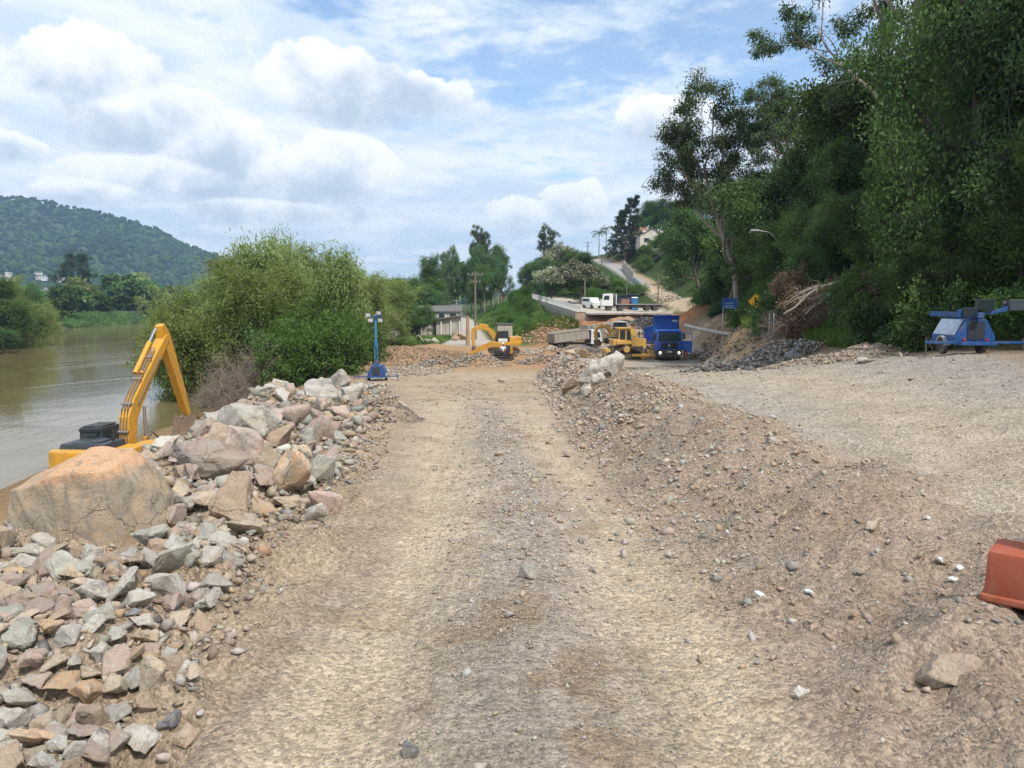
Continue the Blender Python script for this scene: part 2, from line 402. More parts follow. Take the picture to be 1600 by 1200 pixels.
def stone_mat(name, col, col2, attr=False, speck=1.0, top=None):
    m, t, b, o = newmat(name)
    p = objco(t)
    if attr:
        a = N(t, 'ShaderNodeAttribute', attribute_name='tint').outputs['Color']
        n = Noise(t, p, 6, 4, .6); f = Noise(t, p, 45, 3, .6)
        c = Mx(t, .9, a, Mx(t, Rng(t, n, .3, .7), (.80, .79, .77), (1.12, 1.1, 1.06)), 'MULTIPLY')
    else:
        oi = N(t, 'ShaderNodeObjectInfo'); r = oi.outputs['Random']
        pp = Vm(t, 'ADD', p, N(t, 'ShaderNodeCombineXYZ', i_0=Mth(t, 'MULTIPLY', r, 37.0), i_1=Mth(t, 'MULTIPLY', r, 91.0), i_2=r).outputs[0])
        n = Noise(t, pp, 2.6, 8, .68, .8); f = Noise(t, pp, 30, 5, .7)
        c = Mx(t, Rng(t, n, .36, .64), col, col2)
        c = Mx(t, 1.0, c, Mx(t, r, (.78, .78, .78), (1.18, 1.16, 1.14)), 'MULTIPLY')
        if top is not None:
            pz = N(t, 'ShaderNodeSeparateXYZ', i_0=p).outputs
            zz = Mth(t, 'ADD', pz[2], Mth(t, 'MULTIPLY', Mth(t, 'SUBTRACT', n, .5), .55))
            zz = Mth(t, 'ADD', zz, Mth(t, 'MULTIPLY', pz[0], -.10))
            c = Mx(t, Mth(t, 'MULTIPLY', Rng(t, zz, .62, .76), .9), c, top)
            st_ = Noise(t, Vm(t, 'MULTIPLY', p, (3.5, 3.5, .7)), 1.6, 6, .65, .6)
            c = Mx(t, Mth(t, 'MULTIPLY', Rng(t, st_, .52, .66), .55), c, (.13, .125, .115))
    v = N(t, 'ShaderNodeTexVoronoi', i_Vector=p, i_Scale=70.0).outputs['Color']
    vs = N(t, 'ShaderNodeSeparateXYZ', i_0=v).outputs[0]
    c = Mx(t, .55 * speck, c, Mx(t, vs, (.62, .62, .63), (1.28, 1.27, 1.25)), 'MULTIPLY')
    c = Mx(t, Mth(t, 'MULTIPLY', Rng(t, Noise(t, p, 1.9, 6, .72), .44, .70), .62), c, (.34, .27, .19))
    if not attr:
        wv = Vm(t, 'ADD', p, Vm(t, 'MULTIPLY', N(t, 'ShaderNodeTexNoise', i_Vector=p, i_Scale=3.0, i_Detail=4.0).outputs['Color'], (.35, .35, .35)))
        cr = N(t, 'ShaderNodeTexVoronoi', feature='DISTANCE_TO_EDGE', i_Vector=wv, i_Scale=2.1).outputs['Distance']
        crack = Mth(t, 'MULTIPLY', Rng(t, cr, .0, .014, 1, 0), Rng(t, Noise(t, p, 2.3, 3, .6), .45, .6))
        c = Mx(t, Mth(t, 'MULTIPLY', crack, .5), c, (.11, .09, .07))
    t.links.new(c, b.inputs['Base Color']); b.inputs['Roughness'].default_value = 0.9
    b.inputs['Specular IOR Level'].default_value = 0.25
    hh = Mth(t, 'ADD', Mth(t, 'MULTIPLY', Noise(t, p, 9, 8, .7), 1.0), Mth(t, 'MULTIPLY', f, .25))
    if not attr: hh = Mth(t, 'SUBTRACT', hh, Mth(t, 'MULTIPLY', crack, .7))
    bump(t, b, hh, .55, .05 if not attr else .02)
    MATS[name] = m; return m
def leaf_mat(name, dark, light, trans=.30, gloss=.5):
    m = bpy.data.materials.new(name); m.use_nodes = True; t = m.node_tree; t.nodes.clear()
    out = t.nodes.new('ShaderNodeOutputMaterial')
    a = N(t, 'ShaderNodeAttribute', attribute_name='rnd').outputs['Fac']
    r = N(t, 'ShaderNodeObjectInfo').outputs['Random']
    c = Mx(t, a, dark, light)
    hs = N(t, 'ShaderNodeHueSaturation', i_Hue=Rng(t, r, 0, 1, .482, .515, False), i_Saturation=Rng(t, r, 0, 1, 1.08, .86, False), i_Value=Rng(t, r, 0, 1, .68, 1.42, False), i_Color=c)
    c = hs.outputs[0]
    d = N(t, 'ShaderNodeBsdfDiffuse', i_Color=c); tr = N(t, 'ShaderNodeBsdfTranslucent', i_Color=Mx(t, 1.0, c, (1.25, 1.3, .7), 'MULTIPLY'))
    s = N(t, 'ShaderNodeMixShader', i_0=trans, i_1=d.outputs[0], i_2=tr.outputs[0])
    g = N(t, 'ShaderNodeBsdfGlossy', i_Roughness=gloss, i_Color=(.9, .95, 1, 1))
    s2 = N(t, 'ShaderNodeMixShader', i_0=.014, i_1=s.outputs[0], i_2=g.outputs[0])
    t.links.new(s2.outputs[0], out.inputs[0])
    MATS[name] = m; return m
def bark(name, c1, c2):
    m, t, b, o = newmat(name); p = objco(t)
    st = Vm(t, 'MULTIPLY', p, (1, 1, .25))
    n = Noise(t, st, 9, 6, .7, .5)
    t.links.new(Mx(t, n, c1, c2), b.inputs['Base Color']); b.inputs['Roughness'].default_value = .95
    bump(t, b, n, .6, .03); MATS[name] = m; return m
def concrete(name, c1, c2, scale=1.5):
    m, t, b, o = newmat(name); p = objco(t)
    n = Noise(t, Vm(t, 'MULTIPLY', p, (1, 1, .35)), scale, 8, .7, .6); f = Noise(t, p, scale * 14, 4, .6)
    c = Mx(t, Rng(t, n, .32, .68), c1, c2)
    c = Mx(t, .35, c, Mx(t, f, (.7, .7, .7), (1.25, 1.25, 1.25)), 'MULTIPLY')
    t.links.new(c, b.inputs['Base Color']); b.inputs['Roughness'].default_value = .88
    bump(t, b, f, .25, .02); MATS[name] = m; return m

# ------------------------------------------------------------------ ground sheet
TRACK, GRAV, BANK, LANE = (.48, .40, .295), (.385, .33, .285), (.345, .272, .21), (.385, .345, .30)
PILE, SOIL, ORANGE, GRASS = (.38, .305, .22), (.36, .235, .14), (.34, .155, .065), (.055, .105, .024)
ASPH, UPROAD, EARTH = (.20, .195, .185), (.47, .43, .36), (.12, .085, .05)
def ground_color(x, y):
    n1 = fbm(x * .55, y * .55, 4, 41) * 1.3; n2 = fbm(x * 2.2, y * 2.2, 3, 43); n3 = fbm(x * .16, y * .12, 3, 47) * 1.4
    road, bank, lane, pile, near = zones(x, y)
    c = np.empty(x.shape + (3,)); c[:] = BANK
    def mix(w, col):
        w = np.clip(w, 0, 1)[..., None]; c[:] = c * (1 - w) + np.array(col) * w
    far = y > 100
    xr = road_c(y)
    mix(pile, PILE)
    mix(bank, BANK); mix(bank * sst(n1, .0, .5) * .8, (.31, .26, .21)); mix(bank * sst(n2 + n3 * .5, .1, .5) * .6, (.28, .20, .14))
    mix(lane, LANE); mix(lane * sst(n1 + .1, 0, .5) * .6, (.40, .34, .265)); mix(lane * np.exp(-((x - np.interp(y, [5, 12, 20, 30, 45, 60, 75], [6.2, 6.6, 7.2, 7.6, 8.2, 9, 12]) - n3) / 1.5) ** 2) * .8, (.45, .375, .285)); mix(lane * sst(x - 6 - y * .05, 0, 4) * .5, (.285, .265, .245))
    mix(road, TRACK)
    wob = n3 * .5
    ctr = np.exp(-((x - xr + wob * .4) / .62) ** 2)
    mix(road * np.clip(ctr * 1.1 + .2 * n2, 0, 1) * (1 - sst(y, 22, 34)), GRAV)
    mix(road * sst(n1, .15, .6) * .7, (.31, .265, .22))
    mix(road * sst(n2 + n1 * .5, .24, .52) * .65, (.27, .195, .125))
    mix(road * (np.exp(-((x - xr + .98 + wob * .3) / .38) ** 2) + np.exp(-((x - xr - 1.0 + wob * .3) / .38) ** 2)) * .55 * sst(n1 + .35, 0, .4), (.52, .435, .315))
    mix(road * sst(y, 26, 40) * .55 * sst(n3 + .4, 0, .5), (.38, .30, .205))
    mix(near * sst(y, 62, 70) * (x < 6) * (x > -14) * .85, (.385, .235, .125))
    mix(near * sst(y, 40, 60) * pile * .8, (.36, .25, .15))
    xO, _ = line(7, y); xC8, _ = line(8, y)
    mix((1 - sst(x, xO - 1, xC8)) * (y < 110), (.31, .205, .11)); 
    xB, _ = line(6, y)
    mix((1 - sst(x, xB - 1, xB + 3)) * (y < 110), (.22, .15, .085))
    # eastern hillside
    xF, _ = line(14, y); x13, _ = line(13, y)
    g = sst(x + n1, x13 + 1.0, xF + 1.0) * (y < 112)
    mix(g, (.19, .145, .09)); mix(g * sst(x + n1 * 1.5, xF - .2, xF + 1.5) * (1 - .6 * sst(y, 64, 70) * (1 - sst(x, xF + 4, xF + 8))), (.045, .06, .02))
    eb = np.exp(-((y - 64) / 26) ** 4) * sst(x, x13 + .3, x13 + 1.5) * (1 - sst(x + n1 * 2, xF + .5, xF + 3))
    mix(eb, (.36, .255, .145)); mix(eb * sst(n2 + n1, 0, .5) * .6, (.24, .16, .09)); mix(eb * sst(n1 - n2, .1, .6) * .6, (.44, .33, .21))
    # beyond the cut
    fw = sst(y, 98, 108)
    mix(fw * (x > -40), (.16, .15, .07))
    x9, _ = line(9, y); x10, _ = line(10, y); x11, _ = line(11, y); x12, _ = line(12, y); x15, _ = line(15, y)
    mix(fw * sst(x, x9 - .8, x9 + .4) * (1 - sst(x, x10 - .4, x10 + .8)), (.44, .40, .35))
    mix(fw * sst(x, x10, x10 + 1.2) * (1 - sst(x, x11 - .5, x11)), GRASS)
    scar = sst(y, 95, 104) * (1 - sst(y, 123, 124.5)) * sst(x, 1, 7) * (1 - sst(x, 30, 36))
    mix(scar, ORANGE); mix(scar * sst(n1 + n2, 0, .6) * .7, (.40, .23, .12)); mix(scar * sst(n3 * 1.3 - n2, .15, .6) * .5, (.20, .08, .04))
    up = sst(y, 122, 123.5)
    mix(up * sst(x, x12 - .2, x12 + .2) * (1 - sst(x, x13 - .5, x13 + .5)), UPROAD)
    mix(up * sst(x, x13, x13 + 2) * (y > 146), (.04, .07, .018))
    x14, _ = line(14, y)
    hr = sst(y, 128, 136) * sst(x, x14 - .4, x14 + .4) * (1 - sst(x, x15 - .4, x15 + .4))
    mix(hr, (.34, .335, .325)); mix(hr * (1 - sst(y, 165, 178)), (.45, .36, .25))
    mix(hr * sst(x, x15 - 2.2, x15 - 1.2) * (y > 165), (.36, .27, .17))
    mix(sst(y, 100, 125) * (x > x15 + .5), (.045, .07, .02))
    mix((x < -40) * 1.0, (.07, .09, .03))
    mix(sst(y, 260, 330), (.06, .085, .03))
    return np.clip(c, 0.01, .8)
def build_ground():
    nu, nv = 520, 570
    u = np.linspace(-1, 1, nu); u = np.sign(u) * (0.55 * np.abs(u) + .45 * np.abs(u) ** 2.2)
    r = (4000 / 2.6) ** (1 / (nv - 60))
    yf = 2.6 * r ** np.arange(nv - 60)
    ys = np.concatenate([np.linspace(-14, 2.5, 60, endpoint=False), yf - 2.6 + 2.5])
    half = 1.25 * (np.abs(ys) + 4.2)
    X = u[None, :] * half[:, None] ; Yg = np.repeat(ys[:, None], nu, 1)
    Z = ground_h(X, Yg)
    V = np.stack([X, Yg, Z], -1).reshape(-1, 3)
    c = ground_color(X, Yg).reshape(-1, 3)
    idx = np.arange(nu * nv).reshape(nv, nu)
    F = np.stack([idx[:-1, :-1], idx[:-1, 1:], idx[1:, 1:], idx[1:, :-1]], -1).reshape(-1, 4)
    me = arrays_mesh('ground', V, F, True, cols=c)
    m, t, b, o = newmat('worked_earth')
    p = geopos(t)
    a = N(t, 'ShaderNodeAttribute', attribute_name='tint').outputs['Color']
    n1 = Noise(t, p, 1.7, 8, .7, .5); n2 = Noise(t, p, 11, 7, .72, .3); n3 = Noise(t, p, 60, 5, .7)
    c = Mx(t, 1.0, a, Mx(t, Rng(t, n1, .3, .7), (.84, .82, .79), (1.12, 1.12, 1.12)), 'MULTIPLY')
    c = Mx(t, 1.0, c, Mx(t, Rng(t, n2, .3, .7), (.90, .89, .88), (1.08, 1.085, 1.09)), 'MULTIPLY')
    v = N(t, 'ShaderNodeTexVoronoi', i_Vector=p, i_Scale=42.0); vs = N(t, 'ShaderNodeSeparateXYZ', i_0=v.outputs['Color']).outputs[0]
    c = Mx(t, .8, c, Mx(t, vs, (.58, .57, .57), (1.38, 1.37, 1.36)), 'MULTIPLY')
    c = Mx(t, .6, c, Mx(t, Rng(t, n3, .3, .7), (.7, .69, .68), (1.25, 1.25, 1.25)), 'MULTIPLY')
    # sweeping track marks left by turning machines on the levelled earth
    sp_ = N(t, 'ShaderNodeSeparateXYZ', i_0=p).outputs
    for cx_, cy_, r0, r1 in ((-6.5, 41.0, 2.2, 5.2), (1.5, 47.0, 3.0, 6.5), (-2.0, 66.0, 5.0, 9.0), (9.0, 60.0, 3.0, 7.0)):
        rr = Vm(t, 'LENGTH', Vm(t, 'MULTIPLY', Vm(t, 'SUBTRACT', p, (cx_, cy_, 0)), (1, .6, 0)))
        rr = Mth(t, 'ADD', rr, Mth(t, 'MULTIPLY', n1, .5))
        msk = Mth(t, 'MULTIPLY', Rng(t, rr, r0, r0 + .4), Rng(t, rr, r1 - .6, r1, 1, 0))
        ln = Rng(t, Mth(t, 'SINE', Mth(t, 'MULTIPLY', rr, 9.0)), .2, .9)
        c = Mx(t, Mth(t, 'MULTIPLY', Mth(t, 'MULTIPLY', msk, ln), .55), c, Mx(t, 1.0, c, (.62, .58, .52), 'MULTIPLY'))
    # long faint tyre streaks along the two ruts near the camera
    st_ = Noise(t, Vm(t, 'MULTIPLY', p, (9, .35, 0)), 1.0, 5, .6, .2)
    nearm = Mth(t, 'MULTIPLY', Rng(t, sp_[1], 14, 30, 1, 0), Rng(t, Mth(t, 'ABSOLUTE', sp_[0]), 1.3, 1.9, 1, 0))
    c = Mx(t, Mth(t, 'MULTIPLY', nearm, .45), c, Mx(t, 1.0, c, Mx(t, Rng(t, st_, .35, .65), (.80, .79, .77), (1.14, 1.13, 1.12)), 'MULTIPLY'))
    t.links.new(c, b.inputs['Base Color']); b.inputs['Roughness'].default_value = .97; b.inputs['Specular IOR Level'].default_value = .15
    h = Mth(t, 'ADD', Mth(t, 'MULTIPLY', n2, .38), Mth(t, 'ADD', Mth(t, 'MULTIPLY', n3, .18), Mth(t, 'MULTIPLY', v.outputs['Distance'], -.22)))
    v2 = N(t, 'ShaderNodeTexVoronoi', i_Vector=p, i_Scale=17.0)
    h = Mth(t, 'ADD', h, Mth(t, 'MULTIPLY', v2.outputs['Distance'], -.35))
    bump(t, b, h, 1.0, .07)
    return tag(link('ground', me, None, m), kind='structure')
build_ground()

# ------------------------------------------------------------------ river
def build_water():
    me = bpy.data.meshes.new('river_water')
    z = -6.3
    me.from_pydata([(-420, -25, z), (-14, -25, z), (-14, 420, z), (-420, 420, z)], [], [(0, 1, 2, 3)])
    m, t, b, o = newmat('brown_river')
    p = geopos(t)
    n = Noise(t, Vm(t, 'MULTIPLY', p, (.05, .02, 1)), 1.0, 5, .6, 1.0)
    c = Mx(t, Rng(t, n, .3, .7), (.15, .115, .05), (.19, .145, .07))
    t.links.new(c, b.inputs['Base Color']); b.inputs['Roughness'].default_value = .07; b.inputs['IOR'].default_value = 1.33
    w1 = Noise(t, Vm(t, 'MULTIPLY', p, (.55, .22, 1)), 1.0, 5, .6, .8); w2 = Noise(t, Vm(t, 'MULTIPLY', p, (2.2, .8, 1)), 1.0, 4, .6, .6)
    patch = Rng(t, Noise(t, Vm(t, 'MULTIPLY', p, (.035, .02, 1)), 1.0, 4, .6, .6), .42, .62, .12, 1.0)
    h = Mth(t, 'MULTIPLY', Mth(t, 'ADD', w1, Mth(t, 'MULTIPLY', w2, .35)), patch)
    bump(t, b, h, .17, .3)
    return tag(link('river_water', me, None, m), kind='structure')
build_water()

# ------------------------------------------------------------------ stones
def hull_stone(seed, npts, stretch, cuts=0, rough=0.0):
    R = np.random.RandomState(seed)
    p = R.normal(0, 1, (npts, 3)); p /= np.linalg.norm(p, axis=1)[:, None]
    p *= np.array(stretch) * .5 * R.uniform(.82, 1.0, (npts, 1))
    bm = bmesh.new()
    for q in p: bm.verts.new(q)
    res = bmesh.ops.convex_hull(bm, input=bm.verts[:])
    bmesh.ops.delete(bm, geom=[e for e in res['geom_interior'] if isinstance(e, bmesh.types.BMVert)], context='VERTS')
    if cuts:
        bmesh.ops.dissolve_limit(bm, angle_limit=.22, verts=bm.verts[:], edges=bm.edges[:])
        bmesh.ops.bevel(bm, geom=bm.edges[:], offset=.014, segments=1, affect='EDGES', clamp_overlap=True)
        bmesh.ops.triangulate(bm, faces=bm.faces[:])
        for i in range(cuts):
            bmesh.ops.subdivide_edges(bm, edges=[e for e in bm.edges if e.calc_length() > .14 / (i + 1)], cuts=1, use_grid_fill=True)
            bmesh.ops.triangulate(bm, faces=bm.faces[:])
        bm.normal_update()
        off = {}
        for v in bm.verts:
            x, y, z = v.co
            f = float(fbm(np.array([x * 4.5 + seed]), np.array([y * 4.5 + z * 3.3]), 4, seed, .6)[0]) + .5 * float(fbm(np.array([z * 5.5 + seed]), np.array([x * 4 - y * 3.3]), 3, seed + 5)[0])
            off[v] = v.normal * f * rough
        for v, d in off.items(): v.co += d
    bmesh.ops.triangulate(bm, faces=bm.faces[:])
    bm.normal_update()
    V = np.array([v.co[:] for v in bm.verts]); F = np.array([[v.index for v in f.verts] for f in (bm.verts.index_update() or bm.faces)])
    bm.free(); return V, F
SMALL = [hull_stone(100 + i, 8 + i % 3, (1.1, .66 + .12 * (i % 4), .42 + .1 * (i % 4))) for i in range(14)]
TINY = [hull_stone(200 + i, 7, (1.12, .62 + .1 * (i % 4), .42 + .08 * (i % 4))) for i in range(10)]
def rotmats(R, n, tilt=.5):
    a = R.uniform(0, 2 * np.pi, n); b = R.normal(0, tilt, n); c = R.normal(0, tilt, n)
    ca, sa, cb, sb, cc, s_ = np.cos(a), np.sin(a), np.cos(b), np.sin(b), np.cos(c), np.sin(c)
    Rz = np.zeros((n, 3, 3)); Rz[:, 0, 0] = ca; Rz[:, 0, 1] = -sa; Rz[:, 1, 0] = sa; Rz[:, 1, 1] = ca; Rz[:, 2, 2] = 1
    Rx = np.zeros((n, 3, 3)); Rx[:, 0, 0] = 1; Rx[:, 1, 1] = cb; Rx[:, 1, 2] = -sb; Rx[:, 2, 1] = sb; Rx[:, 2, 2] = cb
    Ry = np.zeros((n, 3, 3)); Ry[:, 1, 1] = 1; Ry[:, 0, 0] = cc; Ry[:, 0, 2] = s_; Ry[:, 2, 0] = -s_; Ry[:, 2, 2] = cc
    return Rz @ Rx @ Ry
def scatter(name, lib, x, y, z, size, cols, R, mat, tilt=.5, label=None, cat=None):
    Vs, Fs, Cs = [], [], []; b = 0
    which = R.randint(0, len(lib), len(x)); rot = rotmats(R, len(x), tilt)
    for k, (V, F) in enumerate(lib):
        s = np.where(which == k)[0]
        if not len(s): continue
        P = np.einsum('nij,vj->nvi', rot[s], V) * size[s][:, None, None]
        P[..., 0] += x[s][:, None]; P[..., 1] += y[s][:, None]; P[..., 2] += z[s][:, None]
        Vs.append(P.reshape(-1, 3)); n = len(V)
        Fs.append((F[None] + (np.arange(len(s)) * n)[:, None, None]).reshape(-1, 3) + b); b += len(s) * n
        Cs.append(np.repeat(cols[s], n, 0))
    me = arrays_mesh(name, np.concatenate(Vs), np.concatenate(Fs), False, cols=np.concatenate(Cs))
    return tag(link(name, me, None, mat), label, cat, kind='stuff')
RUB = stone_mat('loose_stone', None, None, attr=True, speck=.7)
PAL = {'grey': (.345, .335, .31), 'pale': (.47, .45, .41), 'pink': (.42, .32, .275), 'tan': (.42, .32, .215), 'orange': (.45, .26, .13), 'dark': (.15, .155, .165), 'green': (.33, .325, .275), 'brown': (.27, .20, .14)}
def pick(R, n, w):
    k = list(w); p = np.array([w[i] for i in k], float); p /= p.sum()
    c = np.array([PAL[i] for i in k])[R.choice(len(k), n, p=p)]
    c = c * .76 + (c.mean(1, keepdims=True) * np.array([1.10, 1.0, .88])) * .24
    return np.clip(c * .94 * R.uniform(.72, 1.22, (n, 1)) * R.uniform(.94, 1.06, (n, 3)), .03, .7)
STM = {
    'grey': stone_mat('grey_granite', (.345, .325, .29), (.47, .445, .395)),
    'pale': stone_mat('pale_granite', (.39, .37, .33), (.49, .46, .41)),
    'pink': stone_mat('pink_granite', (.40, .29, .245), (.39, .345, .30)),
    'tan': stone_mat('tan_stone', (.46, .375, .27), (.40, .345, .275)),
    'orange': stone_mat('orange_stone', (.48, .31, .175), (.45, .36, .27)),
    'dark': stone_mat('dark_basalt', (.15, .155, .17), (.22, .22, .225)),
    'green': stone_mat('green_grey_stone', (.32, .325, .28), (.41, .40, .35)),
    'brown': stone_mat('brown_stone', (.33, .245, .175), (.40, .32, .245)),
}
BIG = [hull_stone(300 + i, 10 + i % 5, (1, .62 + .1 * (i % 4), .40 + .09 * (i % 5)), 2, .075) for i in range(16)]
BIGME = []
for i, (V, F) in enumerate(BIG):
    me = arrays_mesh('stone_shape', V, F, True); me.materials.append(STM['grey'])
    try: me.set_sharp_from_angle(angle=.26)
    except Exception: pass
    BIGME.append(me)
def rock(name, me, colour, loc, scale, rot, label, cat, group=None):
    o = bpy.data.objects.new(name, me); COL.objects.link(o)
    o.location = loc; o.scale = scale; o.rotation_euler = rot
    o.material_slots[0].link = 'OBJECT'; o.material_slots[0].material = STM[colour]
    return tag(o, label, cat, group)

# boulders one can name: pixel of the foot centre, distance, width and height in pixels, colour, shape seed, label
BOULD = [
    (378, 715, 12.0, 104, 66, 'grey', 501, 'big blue grey boulder with a pinkish side, behind the orange topped block', (1, .8, .7)),
    (330, 788, 9.3, 135, 62, 'pink', 502, 'wide pink tan boulder in front of the pink pyramid shaped rock', (1, .7, .6)),
    (362, 765, 10.3, 70, 78, 'pink', 503, 'pink pyramid shaped rock standing up between two wide boulders', (.8, .7, 1)),
    (440, 805, 9.2, 84, 78, 'orange', 504, 'tilted slab with a mustard yellow face in the rock heap', (1, .6, .9)),
    (354, 868, 7.9, 66, 84, 'brown', 505, 'brown egg shaped boulder standing upright low in the rock heap', (.8, .7, 1)),
    (498, 785, 10.0, 50, 48, 'green', 506, 'green grey block beside a dark stone in the rock heap', (1, .8, .9)),
    (462, 775, 10.0, 30, 40, 'dark', 507, 'dark charcoal stone wedged between the yellow slab and the green block', (.8, .6, 1)),
    (500, 842, 8.6, 60, 42, 'pink', 508, 'pale pink block lying at the edge of the track', (1, .8, .6)),
    (487, 862, 7.9, 38, 30, 'grey', 509, 'small dark grey stone in front of the pale pink block', (1, .8, .7)),
    (452, 690, 14.5, 78, 44, 'pink', 510, 'long pink slab high on the crest of the rock heap', (1, .7, .5)),
    (508, 662, 19.0, 86, 46, 'pale', 511, 'long pale boulder at the far end of the rock heap', (1, .6, .6)),
    (486, 645, 21.0, 50, 34, 'pale', 512, 'whitish boulder perched over the river at the far end of the heap', (1, .7, .7)),
    (546, 652, 20.5, 50, 44, 'grey', 513, 'grey boulder with flat top beside the long pale boulder', (1, .8, .8)),
    (527, 612, 38.0, 40, 33, 'pale', 514, 'square pale block by the bushes, left of the raised light tower', (1, .8, .9)),
    (494, 614, 36.0, 22, 20, 'pink', 515, 'small pink block left of the square pale block', (1, .8, .9)),
    (575, 650, 21.0, 34, 22, 'dark', 516, 'dark slate coloured boulder above the cone of black gravel', (1, .7, .7)),
    (596, 640, 22.5, 28, 18, 'orange', 517, 'orange block at the track edge above the cone of black gravel', (1, .8, .8)),
    (426, 728, 12.0, 66, 46, 'brown', 518, 'brown undercut boulder on the crest behind the yellow slab', (1, .7, .7)),
    (407, 770, 10.4, 50, 40, 'tan', 519, 'tan boulder right of the pink pyramid shaped rock', (1, .8, .8)),
    (498, 715, 13.2, 52, 44, 'pink', 520, 'pink wedge of rock halfway along the heap facing the track', (1, .8, .8)),
    (470, 745, 11.6, 46, 32, 'tan', 521, 'flat tan rock on the track side of the heap', (1, .7, .6)),
    (922, 655, 23.5, 38, 36, 'grey', 522, 'upright grey boulder at the foot of the right hand bank', (1, .8, .9)),
    (956, 650, 23.8, 50, 36, 'pale', 523, 'long pale grey boulder leaning on the right hand bank', (1, .7, .6)),
    (935, 624, 26.0, 36, 22, 'grey', 524, 'grey boulder on top of the cluster at the right hand bank', (1, .8, .6)),
    (893, 640, 26.0, 28, 28, 'brown', 525, 'brown boulder at the left of the boulder cluster on the bank', (1, .8, .9)),
    (918, 672, 22.5, 22, 20, 'grey', 526, 'small grey block at the very foot of the boulder cluster', (1, .8, .9)),
    (942, 668, 22.7, 28, 18, 'pale', 527, 'small pale stone below the long pale grey boulder', (1, .8, .7)),
    (1382, 806, 6.7, 50, 14, 'tan', 528, 'flat tan slab lying alone on the right bank', (1, .6, .35)),
    (1272, 898, 5.3, 44, 30, 'brown', 529, 'rounded brown stone half sunk in the right bank', (1, .75, .6)),
    (1520, 1000, 4.2, 118, 50, 'brown', 530, 'broad brown stone half buried near the plastic barrier', (1, .7, .5)),
    (1275, 1058, 4.1, 26, 20, 'grey', 531, 'lone round grey stone in the right wheel rut', (1, .9, .8)),
    (631, 1146, 3.55, 28, 22, 'dark', 532, 'lone dark cube shaped stone at the bottom of the track', (1, .9, .85)),
    (1350, 606, 21.5, 32, 10, 'pale', 533, 'pale flat slab at the edge of the gravel lane', (1, .5, .3)),
    (1325, 560, 30.0, 24, 15, 'tan', 534, 'tan block on the earth heap beside the grey stone pile', (1, .8, .7)),
    (1240, 575, 34.2, 26, 20, 'dark', 535, 'blue black rock on the face of the grey stone pile', (1, .8, .8)),
    (1192, 585, 34.4, 18, 10, 'grey', 536, 'flat grey rock at the left foot of the grey stone pile', (1, .8, .5)),
    (826, 900, 6.0, 34, 26, 'grey', 537, 'grey stone on the gravel ridge between the wheel ruts', (1, .8, .7)),
    (858, 548, 84.0, 26, 14, 'tan', 538, 'tan rock beside the grey tipper tailgate', (1, .8, .7)),
    (908, 553, 78.0, 26, 20, 'orange', 539, 'orange boulder pushed up by the bulldozer blade', (1, .8, .8)),
    (890, 556, 78.0, 20, 16, 'tan', 540, 'pale orange boulder in front of the white truck', (1, .8, .8)),
    (880, 575, 64.0, 22, 14, 'grey', 541, 'grey slab on the tip of the middle bank', (1, .6, .6)),
    (620, 652, 24.0, 20, 14, 'pink', 542, 'small pink stone at the track edge by the black gravel cone', (1, .8, .7)),
]
